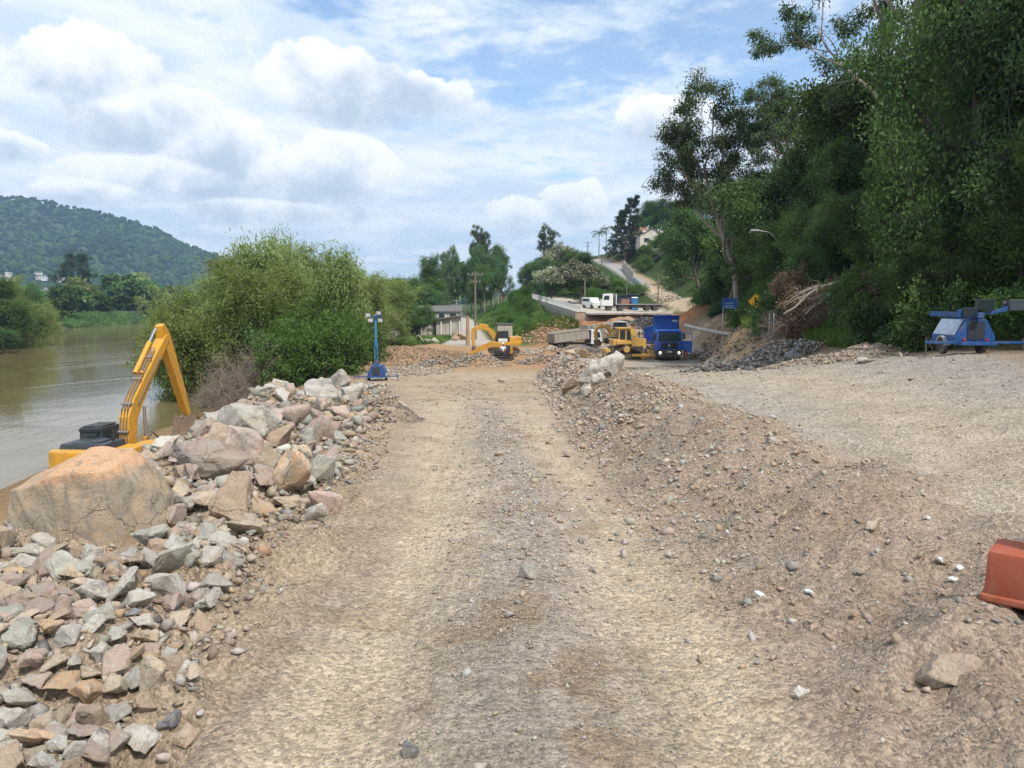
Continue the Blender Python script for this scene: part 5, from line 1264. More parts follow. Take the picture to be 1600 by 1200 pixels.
TRK = paint('track_steel', (.10, .085, .07), .8, .2, dirt=.85, dirtcol=(.30, .21, .13)); BUCK = paint('bucket_steel', (.16, .11, .07), .6, .4, dirt=.7, rust=(.22, .10, .045))
GREYB = paint('grey_tipper_paint', (.36, .33, .29), .55, dirt=.6, dirtcol=(.36, .26, .17)); DKGRAY = paint('dark_chassis', (.05, .048, .046), .6, dirt=.6)
GLS = glass(); LIT = emit('lit_headlight', (1.0, .72, .42), 2.2); LITG = paint('lamp_glass', (.62, .64, .66), .15, dirt=.15)
ORG = paint('orange_plastic', (.34, .075, .033), .6, dirt=.6, dirtcol=(.36, .19, .12), scale=3.2)
REDP = paint('red_lens', (.45, .02, .015), .3, dirt=.1); SIGNY = paint('sign_yellow', (.80, .44, .02), .4, dirt=.12); SIGNB = paint('sign_blue', (.02, .09, .32), .4, dirt=.25, dirtcol=(.10, .16, .25)); INK = paint('sign_black', (.012, .012, .012), .5, dirt=.05)
GALV = paint('galvanised_post', (.50, .51, .51), .45, .5, dirt=.3); WOODP = paint('weathered_pole', (.20, .165, .13), .9, dirt=.5, dirtcol=(.10, .085, .07)); WOODL = paint('pale_timber', (.40, .27, .155), .9, dirt=.5, dirtcol=(.22, .14, .08)); CONCP = concrete('pole_concrete', (.34, .33, .31), (.44, .43, .40))
PLATE = paint('white_plate', (.75, .75, .73), .4, dirt=.12)

def wheel(parent, c, r, w, name='wheel', n=22, rimm=None):
    y0, y1 = -w / 2, w / 2
    mb = MB(); mb.lathe([(r * .56, y0 + .01), (r * .86, y0), (r * .97, y0 + w * .14), (r, y0 + w * .3), (r, y1 - w * .3), (r * .97, y1 - w * .14), (r * .86, y1), (r * .56, y1 - .01)], (0, 0, 0), 'y', n)
    o = mb.build(name, TYRE, parent, smooth=True); o.location = c
    mb = MB(); mb.lathe([(r * .12, y0 + .03), (r * .2, y0 + .02), (r * .22, y0 + w * .3), (r * .48, y0 + w * .26), (r * .58, y0 + .02), (r * .58, y1 - .02), (r * .48, y1 - w * .26), (r * .22, y1 - w * .3), (r * .2, y1 - .02), (r * .12, y1 - .03)], (0, 0, 0), 'y', 16)
    for s in (-1, 1):
        for k in range(8):
            a = k * math.pi / 4; mb.box((r * .34 * math.cos(a), s * (w * .22), r * .34 * math.sin(a)), (.035, .03, .035))
    mb.build('rim', rimm or RIM, o, smooth=True)
    return o
def track(parent, x0, x1, y, r, w, z0=0, name='track', shoes=True):
    n = 12; pts = []
    for k in range(n + 1):
        a = -math.pi / 2 - math.pi * k / n; pts.append((x0 + r * math.cos(a), z0 + r + r * math.sin(a)))
    for k in range(n + 1):
        a = math.pi / 2 - math.pi * k / n; pts.append((x1 + r * math.cos(a), z0 + r + r * math.sin(a)))
    inner = [(x0 + (r * .80) * (px - x0) / r if px < x0 else (x1 + (r * .80) * (px - x1) / r if px > x1 else px), z0 + r + (pz - z0 - r) * .80) for px, pz in pts]
    mb = MB(); m = len(pts); vs = []
    for q in (-w / 2, w / 2):
        vs += [(p[0], y + q, p[1]) for p in pts] + [(p[0], y + q, p[1]) for p in inner]
    fs = []
    for i in range(m):
        j = (i + 1) % m
        fs += [(i, j, 2 * m + j, 2 * m + i), (m + i, 3 * m + i, 3 * m + j, m + j), (i, m + i, m + j, j), (2 * m + i, 2 * m + j, 3 * m + j, 3 * m + i)]
    mb.add(vs, fs)
    per = [(Vector((a[0], 0, a[1])), Vector((b[0], 0, b[1]))) for a, b in zip(pts, pts[1:] + pts[:1])]
    for a, b in per:                      # grouser bars
        L = (b - a).length; k = max(1, int(L / .17))
        for i in range(k):
            p = a.lerp(b, (i + .5) / k); d = (b - a).normalized(); nr = Vector((d.z, 0, -d.x))
            if nr.dot(p - Vector(((x0 + x1) / 2, 0, z0 + r))) < 0: nr = -nr
            mb.box((p.x + nr.x * .015, y, p.z + nr.z * .015), (.035, w * .98, .05), Matrix.Rotation(-math.atan2(d.z, d.x), 3, 'Y'))
    o = mb.build(name, TRK, parent)
    for k, x in enumerate((x0, x1)):
        mb = MB(); mb.lathe([(r * .15, -w * .3), (r * .62, -w * .3), (r * .72, -w * .1), (r * .72, w * .1), (r * .62, w * .3), (r * .15, w * .3)], (0, 0, 0), 'y', 16)
        q = mb.build('sprocket', TRK, o, smooth=True); q.location = (x, y, z0 + r)
    mb = MB(); mb.box(((x0 + x1) / 2, y, z0 + r), (x1 - x0, w * .5, r * .8))
    for k in range(6):
        mb.lathe([(.02, -w * .32), (r * .3, -w * .3), (r * .3, w * .3), (.02, w * .32)], (x0 + (x1 - x0) * (k + .5) / 6, y, z0 + r * .42), 'y', 10)
    mb.build('track_frame', TRK, o)
    return o
def beam(mb, pts, widths, y0, y1):       # box-section arm whose side outline is a centre line with heights
    up, lo = [], []
    for i, (x, z) in enumerate(pts):
        a = pts[max(i - 1, 0)]; b = pts[min(i + 1, len(pts) - 1)]; d = Vector((b[0] - a[0], b[1] - a[1])).normalized()
        nx, nz = -d.y, d.x; h = widths[i] / 2
        up.append((x + nx * h, z + nz * h)); lo.append((x - nx * h, z - nz * h))
    return mb.prism(up + lo[::-1], y0, y1, 'xz')

def river_digger():
    # long boom digger standing on the low bench by the river
    t = thing('excavator', 'yellow digger on the river bench with its boom folded over the bank', 'excavator', (-14.45, 27.6, -5.0), math.radians(86.5), scale=.96)
    for s in (-1, 1): track(t, -1.6, 1.6, s * 1.15, .42, .6)
    mb = MB(); mb.box((0, 0, .62), (2.2, 1.5, .5)); mb.lathe([(.6, .8), (.7, .85), (.7, 1.0)], (0, 0, 0), 'z', 20); mb.build('undercarriage', DKGRAY, t)
    mb = MB(); mb.box((-.45, 0, 1.1), (4.1, 2.7, .28)); mb.box((-1.2, -.95, 1.55), (2.0, .75, .7)); mb.box((.95, -.95, 1.5), (1.35, .78, .62)); mb.box((1.62, -.98, 1.30), (.5, .7, .3)); mb.build('upper_body', YEL, t, bevel=.05)
    mb = MB(); mb.prism([(-2.9, -.9), (-2.75, -1.25), (-2.2, -1.38), (-2.2, 1.38), (-2.75, 1.25), (-2.9, .9)], 1.05, 1.95, 'xy'); mb.build('counterweight', YEL, t, bevel=.08)
    mb = MB(); mb.box((-1.25, .28, 1.98), (1.9, 1.75, .26), top=(.9, .92)); mb.box((-1.2, .05, 2.13), (1.0, .5, .06)); mb.box((-.6, .3, 2.12), (.4, .3, .05)); mb.box((-1.7, .3, 2.12), (.5, .9, .03)); mb.build('engine_hood', CHAR, t, bevel=.05)
    mb = MB(); mb.tube([(-.9, -.35, 2.0), (-.9, -.35, 2.35)], .06, 10); mb.build('exhaust', BLK, t, smooth=True)
    cab = MB(); cab.prism([(.05, 1.22), (1.35, 1.22), (1.62, 1.9), (1.35, 2.72), (.1, 2.76), (.0, 1.9)], .45, 1.32, 'xz')
    cb = cab.build('cab', CHAR, t, bevel=.05)
    mb = MB(); mb.prism([(.2, 1.85), (.95, 1.85), (1.05, 2.3), (.9, 2.6), (.2, 2.62)], 1.3, 1.33, 'xz'); mb.box((.03, .88, 2.3), (.05, .6, .5)); mb.prism([(.3, 1.9), (1.2, 1.9), (1.3, 2.3), (1.1, 2.6), (.3, 2.62)], .43, .455, 'xz'); mb.build('window', GLS, cb)
    mb = MB(); mb.box((.03, .88, 2.66), (.10, .8, .12)); mb.box((.7, .88, 2.775), (1.1, .7, .04)); mb.build('roof_visor', BLK, cb, bevel=.015)
    # boom: rises steeply, bends at the elbow of the gooseneck, then runs up to the tip
    bp = [(.95, 1.55), (.93, 2.3), (1.02, 3.1), (1.45, 3.75), (2.3, 4.65), (3.25, 5.65), (4.02, 6.42)]
    mb = MB(); beam(mb, bp, [.50, .58, .66, .66, .56, .46, .36], -.28, .12)
    bo = mb.build('boom', YEL, t, bevel=.03)
    mb = MB()
    for k in range(3):
        yy = -.22 + k * .12
        mb.tube([(.62, yy, 2.0), (.60, yy, 2.9), (.78, yy, 3.55), (1.2, yy, 4.15), (2.1, yy, 5.06), (3.0, yy, 6.0)], .026, 6)
    mb.tube([(1.35, -.33, 3.7), (2.3, -.34, 4.7), (3.2, -.33, 5.6)], .022, 6)
    mb.build('hydraulic_pipe', STEEL, bo, smooth=True)
    mb = MB()
    for k, p in enumerate([(.62, 2.6), (.95, 3.75), (1.75, 4.72), (2.6, 5.6)]): MB().box((p[0], -.08, p[1]), (.10, .42, .07), Matrix.Rotation(-.8, 3, 'Y')).build('pipe_clamp', STEEL, bo)
    mb = MB(); mb.tube([(1.9, .06, 4.95), (3.1, .06, 6.22)], .10, 12); mb.tube([(1.9, -.2, 4.95), (1.95, -.2, 5.0)], .08, 10); ac = mb.build('arm_cylinder', YEL, bo, smooth=True)
    mb = MB(); mb.tube([(3.1, .06, 6.22), (3.78, .06, 6.95)], .055, 10); mb.build('cylinder_rod', CHROME, ac, smooth=True)
    for s in (-1, 1):
        mb = MB(); mb.tube([(1.45, -.08 + s * .42, 1.35), (1.50, -.08 + s * .40, 2.25)], .11, 12); c = mb.build('boom_cylinder', YEL, t, smooth=True)
        mb = MB(); mb.tube([(1.50, -.08 + s * .40, 2.25), (1.62, -.08 + s * .32, 3.55)], .06, 10); mb.build('cylinder_rod', STEEL, c, smooth=True)
    # arm
    ap = [(3.72, 6.98), (3.98, 6.45), (4.45, 5.4), (5.2, 3.7), (5.72, 2.45)]
    mb = MB(); beam(mb, ap, [.28, .62, .56, .44, .30], -.24, .08); ar = mb.build('arm', YEL, t, bevel=.03)
    mb = MB(); mb.tube([(4.55, -.08, 5.75), (5.0, -.08, 4.7)], .085, 12); mb.build('bucket_cylinder', YEL, ar, smooth=True)
    mb = MB(); mb.tube([(5.0, -.08, 4.7), (5.55, -.08, 3.35)], .05, 10); mb.build('cylinder_rod', STEEL, ar, smooth=True)
    mb = MB(); mb.box((5.72, -.16, 2.9), (.1, .10, .8), Matrix.Rotation(-.38, 3, 'Y')); mb.box((5.58, .02, 2.72), (.1, .08, .7), Matrix.Rotation(.25, 3, 'Y')); mb.lathe([(.02, -.26), (.1, -.26), (.1, .1), (.02, .1)], (5.70, 0, 2.5), 'y', 10); mb.build('bucket_link', STEEL, ar)
    mb = MB(); mb.prism([(5.55, 2.5), (5.95, 2.4), (5.98, 1.7), (5.6, 1.2), (5.0, 1.15), (4.85, 1.45), (5.3, 1.7)], -.6, .45, 'xz'); mb.build('bucket', BUCK, t, bevel=.03)
    mb = MB(); mb.tube([(1.3, -.55, 3.0 - .95), (1.55, -.75, 2.35), (1.9, -.95, 1.9), (2.0, -1.05, 1.4), (1.9, -1.05, 1.15)], .03, 7); mb.build('hose', BLK, t, smooth=True)
    mb = MB(); mb.tube([(1.75, -1.25, 1.2), (1.9, -1.3, 1.55)], .03, 6); mb.box((1.95, -1.32, 1.62), (.06, .22, .3)); mb.build('mirror', BLK, t)
    # print on the side box
    mb = MB(); mb.box((.95, -1.345, 1.62), (.55, .004, .06)); mb.box((.8, -1.345, 1.5), (.25, .004, .05)); mb.build('side_decal', INK, t)
def lower_boom():
    t = next(o for o in bpy.data.objects if o.name == 'excavator')
    for o in bpy.data.objects:
        p = o.parent; top = p
        if not p: continue
        nm = o.name.split('.')[0]; pn = p.name.split('.')[0]
        if nm in ('boom', 'arm', 'bucket', 'boom_cylinder') or pn in ('boom', 'arm', 'boom_cylinder', 'arm_cylinder'):
            for v in o.data.vertices:
                v.co.z = 1.55 + (v.co.z - 1.55) * .915
        elif nm in ('upper_body', 'counterweight', 'engine_hood', 'exhaust', 'side_decal'):
            for v in o.data.vertices: v.co.z += .28; v.co.x = .6 + (v.co.x - .6) * .74
river_digger()
lower_boom()

def small_digger():
    Y = 84; x = xat(787, Y)
    t = thing('excavator', 'yellow digger with black cab scooping behind the gravel heaps', 'excavator', (x, Y, gz(x, Y) + .25), math.radians(188), scale=.86)
    for s in (-1, 1): track(t, -1.5, 1.5, s * 1.0, .38, .5)
    mb = MB(); mb.box((0, 0, .95), (1.8, 1.5, .3)); mb.build('undercarriage', DKGRAY, t)
    mb = MB(); mb.box((-.4, 0, 1.3), (3.2, 2.4, .4)); mb.box((-1.3, 0, 1.75), (1.5, 2.3, .7), top=(.8, .95)); mb.build('upper_body', YEL, t, bevel=.06)
    mb = MB(); mb.prism([(-2.2, -.7), (-2.0, -1.1), (-1.6, -1.2), (-1.6, 1.2), (-2.0, 1.1), (-2.2, .7)], 1.2, 2.15, 'xy'); mb.build('counterweight', YEL, t, bevel=.08)
    c = MB().prism([(-.5, 1.5), (.95, 1.5), (1.1, 2.0), (.9, 2.85), (-.45, 2.9)], .25, 1.15, 'xz').build('cab', BLK, t, bevel=.05)
    mb = MB(); mb.prism([(.05, 2.1), (.85, 2.1), (.75, 2.7), (.05, 2.72)], 1.14, 1.17, 'xz'); mb.prism([(-.4, 2.1), (-.05, 2.1), (-.05, 2.72), (-.4, 2.72)], 1.14, 1.17, 'xz'); mb.build('window', GLS, c)
    MB().box((.25, 1.165, 1.75), (1.15, .02, .42)).build('door_panel', WHI, c)
    mb = MB(); beam(mb, [(.9, 1.6), (1.35, 2.5), (2.1, 3.15), (2.9, 3.35), (3.7, 3.0)], [.5, .65, .62, .5, .36], -.55, -.1); bo = mb.build('boom', YEL, t, bevel=.03)
    mb = MB(); mb.tube([(1.9, -.3, 3.5), (3.1, -.3, 3.72)], .1, 10); mb.build('arm_cylinder', YEL, bo, smooth=True)
    mb = MB(); mb.tube([(1.3, -.62, 1.5), (2.1, -.62, 2.9)], .09, 10); mb.tube([(1.3, -.03, 1.5), (2.1, -.03, 2.9)], .09, 10); mb.build('boom_cylinder', STEEL, bo, smooth=True)
    mb = MB(); beam(mb, [(3.35, 3.45), (3.75, 3.0), (3.85, 2.0), (3.75, .9)], [.3, .55, .46, .34], -.5, -.15); mb.build('arm', YEL, t, bevel=.03)
    mb = MB(); mb.prism([(3.6, 1.0), (3.95, .9), (4.0, .3), (3.6, -.2), (3.05, -.15), (3.3, .4)], -.8, .2, 'xz'); mb.build('bucket', BUCK, t, bevel=.03)
    # low yellow machine in front of it, boom lying down
    Y = 77.5; x = xat(783, Y); t = thing('mini_excavator', 'low yellow machine with its boom laid down beside the small digger', 'excavator', (x, Y, gz(x, Y) - .1), math.radians(172))
    for s in (-1, 1): track(t, -.9, .9, s * .7, .28, .35)
    mb = MB(); mb.box((-.2, 0, .9), (1.6, 1.5, .5)); mb.box((-.7, 0, 1.3), (.8, 1.3, .6), top=(.8, .9)); mb.build('upper_body', BLK, t, bevel=.05)
    MB().box((-.98, 0, 1.2), (.3, 1.35, .75), top=(.8, .85)).build('counterweight', YEL, t, bevel=.05)
    mb = MB(); beam(mb, [(-.1, 1.6), (.9, 1.75), (2.0, 1.35), (3.1, .75)], [.4, .6, .5, .25], -.2, .2); mb.build('boom', YEL, t, bevel=.03)
    mb = MB(); beam(mb, [(3.2, .85), (2.6, .5), (2.0, .25)], [.3, .3, .2], -.15, .15); mb.build('arm', YEL, t, bevel=.02)
    mb = MB(); mb.prism([(1.9, .4), (2.1, .1), (1.8, -.1), (1.4, 0), (1.5, .3)], -.35, .35, 'xz'); mb.build('bucket', BUCK, t)
small_digger()

def dozer():
    Y = 78; x = xat(979, Y)
    t = thing('bulldozer', 'dusty yellow bulldozer with black cab left of the blue dump truck', 'bulldozer', (x, Y, gz(x, Y)), math.radians(-172))
    # elevated sprocket running gear
    for s in (-1, 1):
        y = s * 1.0; w = .5
        pts = [(-1.75, .42), (-1.62, .12), (-1.4, .0), (1.35, .0), (1.62, .12), (1.75, .42), (1.5, .75), (.6, 1.38), (.3, 1.5), (.0, 1.38), (-1.5, .78)]
        mb = MB(); cx, cz = 0, .55
        inn = [(cx + (p[0] - cx) * .88, cz + (p[1] - cz) * .82) for p in pts]; m = len(pts); vs = []
        for q in (-w / 2, w / 2): vs += [(p[0], y + q, p[1]) for p in pts] + [(p[0], y + q, p[1]) for p in inn]
        fs = []
        for i in range(m):
            j = (i + 1) % m; fs += [(i, j, 2 * m + j, 2 * m + i), (m + i, 3 * m + i, 3 * m + j, m + j), (i, m + i, m + j, j), (2 * m + i, 2 * m + j, 3 * m + j, 3 * m + i)]
        mb.add(vs, fs)
        for a, b in zip(pts, pts[1:] + pts[:1]):
            L = math.hypot(b[0] - a[0], b[1] - a[1]); k = max(1, int(L / .18))
            for i in range(k):
                f = (i + .5) / k; mb.box((a[0] + (b[0] - a[0]) * f, y, a[1] + (b[1] - a[1]) * f), (.05, w * 1.04, .09), Matrix.Rotation(-math.atan2(b[1] - a[1], b[0] - a[0]), 3, 'Y'))
        o = mb.build('track', TRK, t)
        for px, pz, r in ((.3, 1.08, .36), (1.4, .38, .33), (-1.4, .38, .33)):
            q = MB().lathe([(.05, -.29), (r * .8, -.29), (r, -.2), (r, .2), (r * .8, .29), (.05, .29)], (0, 0, 0), 'y', 18).build('sprocket', YELD, o, smooth=True); q.location = (px, y, pz)
        mb = MB(); mb.box((0, y, .4), (2.9, .3, .45))
        for k in range(6): mb.lathe([(.02, -.2), (.14, -.2), (.14, .2), (.02, .2)], (-1.1 + k * .45, y, .2), 'y', 10)
        mb.build('track_frame', TRK, o)
    mb = MB(); mb.box((.1, 0, .95), (3.2, 1.5, .8)); mb.build('hull', DKGRAY, t)
    mb = MB(); mb.prism([(-1.9, 1.1), (-.35, 1.1), (-.35, 2.35), (-1.85, 2.1)], -.62, .62, 'xz'); hd = mb.build('engine_hood', YELD, t, bevel=.05)
    mb = MB(); mb.tube([(-1.2, .25, 2.2), (-1.2, .25, 2.85)], .07, 10); mb.build('exhaust', BLK, hd, smooth=True)
    MB().box((-1.91, 0, 1.6), (.04, 1.0, .8)).build('grille', BLK, hd)
    mb = MB(); mb.box((.55, .88, 1.75), (1.5, .5, .35)); mb.box((.55, -.88, 1.75), (1.5, .5, .35)); mb.box((1.25, 0, 1.75), (.7, 1.7, .6)); mb.build('fender', YELD, t, bevel=.05)
    c = MB().prism([(-.38, 1.5), (1.0, 1.5), (1.0, 3.1), (-.15, 3.1), (-.38, 2.3)], -.72, .72, 'xz').build('cab', YELD, t, bevel=.05)
    mb = MB()
    for s in (-1, 1):
        mb.prism([(-.26, 2.05), (.2, 2.05), (.2, 2.95), (-.12, 2.95)], s * .73 - .012, s * .73 + .012, 'xz'); mb.prism([(.36, 2.05), (.9, 2.05), (.9, 2.95), (.36, 2.95)], s * .73 - .012, s * .73 + .012, 'xz')
        mb.prism([(-.3, 1.55), (.2, 1.55), (.2, 2.0), (-.3, 2.0)], s * .73 - .012, s * .73 + .012, 'xz')
    mb.box((1.01, 0, 2.5), (.02, 1.15, .85)); mb.build('window', GLS, c)
    MB().box((.32, 0, 3.16), (1.6, 1.7, .12)).build('roof', YELD, c, bevel=.03)
    mb = MB(); mb.prism([(-2.9, 0), (-2.72, 0), (-2.62, .3), (-2.68, .8), (-2.9, 1.25), (-3.0, 1.25), (-2.82, .8), (-2.76, .3)], -1.75, 1.75, 'xz'); mb.build('blade', YELD, t)
    for s in (-1, 1): MB().box((-1.5, s * 1.36, .5), (2.6, .16, .25)).build('push_arm', YELD, t, bevel=.02)
    mb = MB(); mb.tube([(-1.6, .45, 1.7), (-2.75, .6, .9)], .07, 8); mb.tube([(-1.6, -.45, 1.7), (-2.75, -.6, .9)], .07, 8); mb.build('blade_cylinder', STEEL, t, smooth=True)
    mb = MB(); mb.box((2.1, 0, .95), (.5, 1.6, .3)); mb.box((2.35, .5, .6), (.1, .1, 1.1)); mb.box((2.35, -.5, .6), (.1, .1, 1.1)); mb.build('ripper', YELD, t)
    # another digger behind, sitting high on the rock
    Y = 93; x = xat(968, Y)
    t = thing('excavator', 'dusty digger with grey roofed cab working on the rock behind the bulldozer', 'excavator', (x, Y, gz(x, Y) + .7), math.radians(-150), scale=.85)
    for s in (-1, 1): track(t, -1.5, 1.5, s * 1.0, .4, .5)
    mb = MB(); mb.box((-.3, 0, 1.2), (3.2, 2.5, .4)); mb.box((.9, .85, 1.65), (1.4, .7, .6)); mb.box((-1.4, 0, 1.7), (1.4, 2.4, .7), top=(.85, .95)); mb.build('upper_body', YELD, t, bevel=.06)
    c = MB().prism([(-.6, 1.4), (.85, 1.4), (.95, 2.0), (.75, 2.95), (-.55, 2.95)], -.45, .75, 'xz').build('cab', BLK, t, bevel=.05)
    mb = MB(); mb.prism([(-.4, 1.95), (.1, 1.95), (.1, 2.8), (-.4, 2.8)], .745, .77, 'xz'); mb.prism([(.2, 1.95), (.75, 1.95), (.65, 2.8), (.2, 2.8)], .745, .77, 'xz'); mb.box((-.6, .15, 2.4), (.03, .9, .8)); mb.build('window', GLS, c)
    mb = MB(); mb.box((.1, .15, 3.08), (1.8, 1.5, .2), top=(.35, .35)); mb.build('roof', concrete('grey_roof', (.33, .32, .33), (.42, .41, .41)), c)
    mb = MB(); beam(mb, [(.9, 1.6), (1.8, 2.4), (2.9, 2.55), (3.6, 2.0)], [.5, .6, .5, .35], -.9, -.5); mb.build('boom', YELD, t, bevel=.03)
    mb = MB(); beam(mb, [(3.4, 2.3), (3.75, 1.6), (3.5, .5)], [.4, .45, .3], -.85, -.55); mb.build('arm', YELD, t, bevel=.03)
    mb = MB(); mb.prism([(3.4, .7), (3.7, .5), (3.5, -.1), (3.0, -.2), (2.9, .1)], -1.2, -.2, 'xz'); mb.build('bucket', BUCK, t)
dozer()

def dump_truck():
    Y = 79.6; x = 15.55
    t = thing('dump_truck', 'blue dump truck facing the camera with lit headlights and open driver door', 'dump truck', (x, Y, gz(x, Y)), math.radians(-91.5))
    # chassis
    mb = MB(); mb.box((-.7, .45, .95), (8.8, .12, .28)); mb.box((-.7, -.45, .95), (8.8, .12, .28)); mb.box((.9, .95, .85), (1.2, .5, .6)); mb.box((.9, -.95, .85), (1.2, .5, .6)); mb.build('chassis', DKGRAY, t)
    for ax in (2.75, .15, -2.6, -3.95):
        for s in (-1, 1): wheel(t, (ax, s * 1.02, .52), .52, .32 if ax > 0 else .5, rimm=RIM)
    # cab
    c = MB().prism([(1.75, .95), (3.62, .95), (3.68, 1.75), (3.52, 2.85), (3.3, 3.02), (1.75, 3.02)], -1.22, 1.22, 'xz').build('cab', BLU, t, bevel=.07)
    mb = MB(); mb.add([(3.70, -1.08, 1.92), (3.70, 1.08, 1.92), (3.575, 1.02, 2.72), (3.575, -1.02, 2.72)], [(0, 1, 2, 3)]); mb.add([(3.68, -1.08, 1.90), (3.68, 1.08, 1.90), (3.55, 1.02, 2.73), (3.55, -1.02, 2.73)], [(3, 2, 1, 0)]); mb.build('windscreen', GLS, c)
    mb = MB()
    mb.prism([(2.2, 1.95), (3.3, 1.95), (3.2, 2.65), (2.2, 2.65)], -1.245, -1.215, 'xz'); mb.build('window', GLS, c)
    mb = MB(); mb.box((3.69, 0, 1.50), (.05, 1.62, .58)); gr = mb.build('grille', BLK, c, bevel=.02)
    mb = MB()
    for k in range(4): mb.box((3.725, 0, 1.27 + k * .14), (.02, 1.6, .03))
    mb.build('grille_slat', CHAR, gr)
    mb = MB(); ring = [(3.745, .13 * math.cos(k * math.pi / 8), 1.50 + .13 * math.sin(k * math.pi / 8)) for k in range(17)]; mb.tube(ring, .012, 6)
    for k in range(3): a = math.pi / 2 + k * 2 * math.pi / 3; mb.tube([(3.745, 0, 1.50), (3.745, .13 * math.cos(a), 1.50 + .13 * math.sin(a))], [.022, .008], 6)
    mb.build('emblem', CHROME, gr)
    mb = MB(); mb.box((3.72, 0, .80), (.28, 2.45, .55)); mb.box((3.74, 0, .47), (.2, 2.1, .14)); bp = mb.build('bumper', DKGRAY, t, bevel=.05)
    for s in (-1, 1):
        o = MB().lathe([(.02, .01), (.11, .0), (.13, -.04), (.13, -.08), (.02, -.08)], (0, 0, 0), 'x', 16).build('headlight', LIT, bp, smooth=True); o.location = (3.885, s * .92, .80)
        MB().box((3.87, s * .92, .58), (.02, .32, .08)).build('fog_lamp', LITG, bp)
    pl = MB().box((3.875, 0, .88), (.015, .42, .14)).build('number_plate', PLATE, bp)
    mb = MB()
    for s in (-1, 1):
        mb.tube([(3.35, s * 1.22, 2.75), (3.5, s * 1.42, 2.75), (3.5, s * 1.42, 2.1)], .02, 6); mb.box((3.5, s * 1.44, 2.35), (.08, .2, .5))
    mb.build('mirror', BLK, c)
    mb = MB(); mb.box((3.5, 0, 2.93), (.3, 2.2, .06)); mb.build('sun_visor', BLU, c, bevel=.02)
    mb = MB()
    for s in (-1, 1): mb.prism([(2.1, .55), (2.2, 1.05), (3.35, 1.05), (3.45, .55), (3.3, .9), (2.3, .9)], s * 1.1 - .14, s * 1.1 + .14, 'xz')
    mb.build('mudguard', BLU, t)
    # driver's door swung out
    d = thing('door', None, None); d.parent = t; d.location = (3.42, 1.24, 0); d.rotation_euler = (0, 0, math.radians(-100)); 
    dm = MB(); dm.prism([(-1.0, 1.05), (0, 1.05), (0, 1.95), (-1.0, 1.95)], -.035, .035, 'xz'); dm.box((-.03, 0, 2.3), (.07, .05, .72)); dm.box((-.97, 0, 2.3), (.07, .05, .72)); dm.box((-.5, 0, 2.68), (1.0, .05, .07)); dm.prism([(-1.0, 1.05), (-.35, 1.05), (-.75, .75), (-1.0, .8)], -.03, .03, 'xz')
    dm.build('door_panel', BLU, d, bevel=.015); MB().box((-.8, -.05, 1.7), (.16, .04, .04)).build('handle', BLK, d)
    # tipping body, slightly raised
    b = thing('tipper_body', None, None); b.parent = t; b.location = (-4.6, 0, 1.25); b.rotation_euler = (0, math.radians(-4), 0)
    mb = MB()
    for s in (-1, 1):
        mb.prism([(-.4, .0), (6.15, .0), (6.15, 1.75), (-.55, 1.5)], s * 1.25 - .04, s * 1.25 + .04, 'xz')
        mb.box((2.8, s * 1.30, 1.68), (6.8, .12, .12)); mb.box((2.8, s * 1.30, .12), (6.6, .12, .16))
        for k in range(8): mb.box((.1 + k * .82, s * 1.32, .86), (.10, .10, 1.55))
    mb.box((2.9, 0, .0), (6.6, 2.5, .12)); mb.build('side_wall', BLU, b, bevel=.015)
    mb = MB(); mb.prism([(6.15, 0), (6.25, 0), (6.28, 2.55), (6.95, 2.62), (6.95, 2.70), (6.15, 2.68)], -1.30, 1.30, 'xz')
    for k in range(5): mb.box((6.27, -1.0 + k * .5, 1.2), (.06, .08, 2.4))
    mb.build('headboard', BLU, b, bevel=.02)
    MB().box((6.315, .86, 2.18), (.02, .52, .16)).build('white_label', PLATE, b)
    mb = MB()                               # dark worn letters on the headboard, unreadable in the picture beyond their rough strokes
    mb.box((-.5, 0, .72), (.1, 2.4, 1.4)); mb.build('tailgate', BLU, b)
    mb = MB(); mb.tube([(-1.3, 0, 1.0), (-.6, 0, 1.75)], .12, 10); mb.build('lift_ram', STEEL, t, smooth=True)
dump_truck()

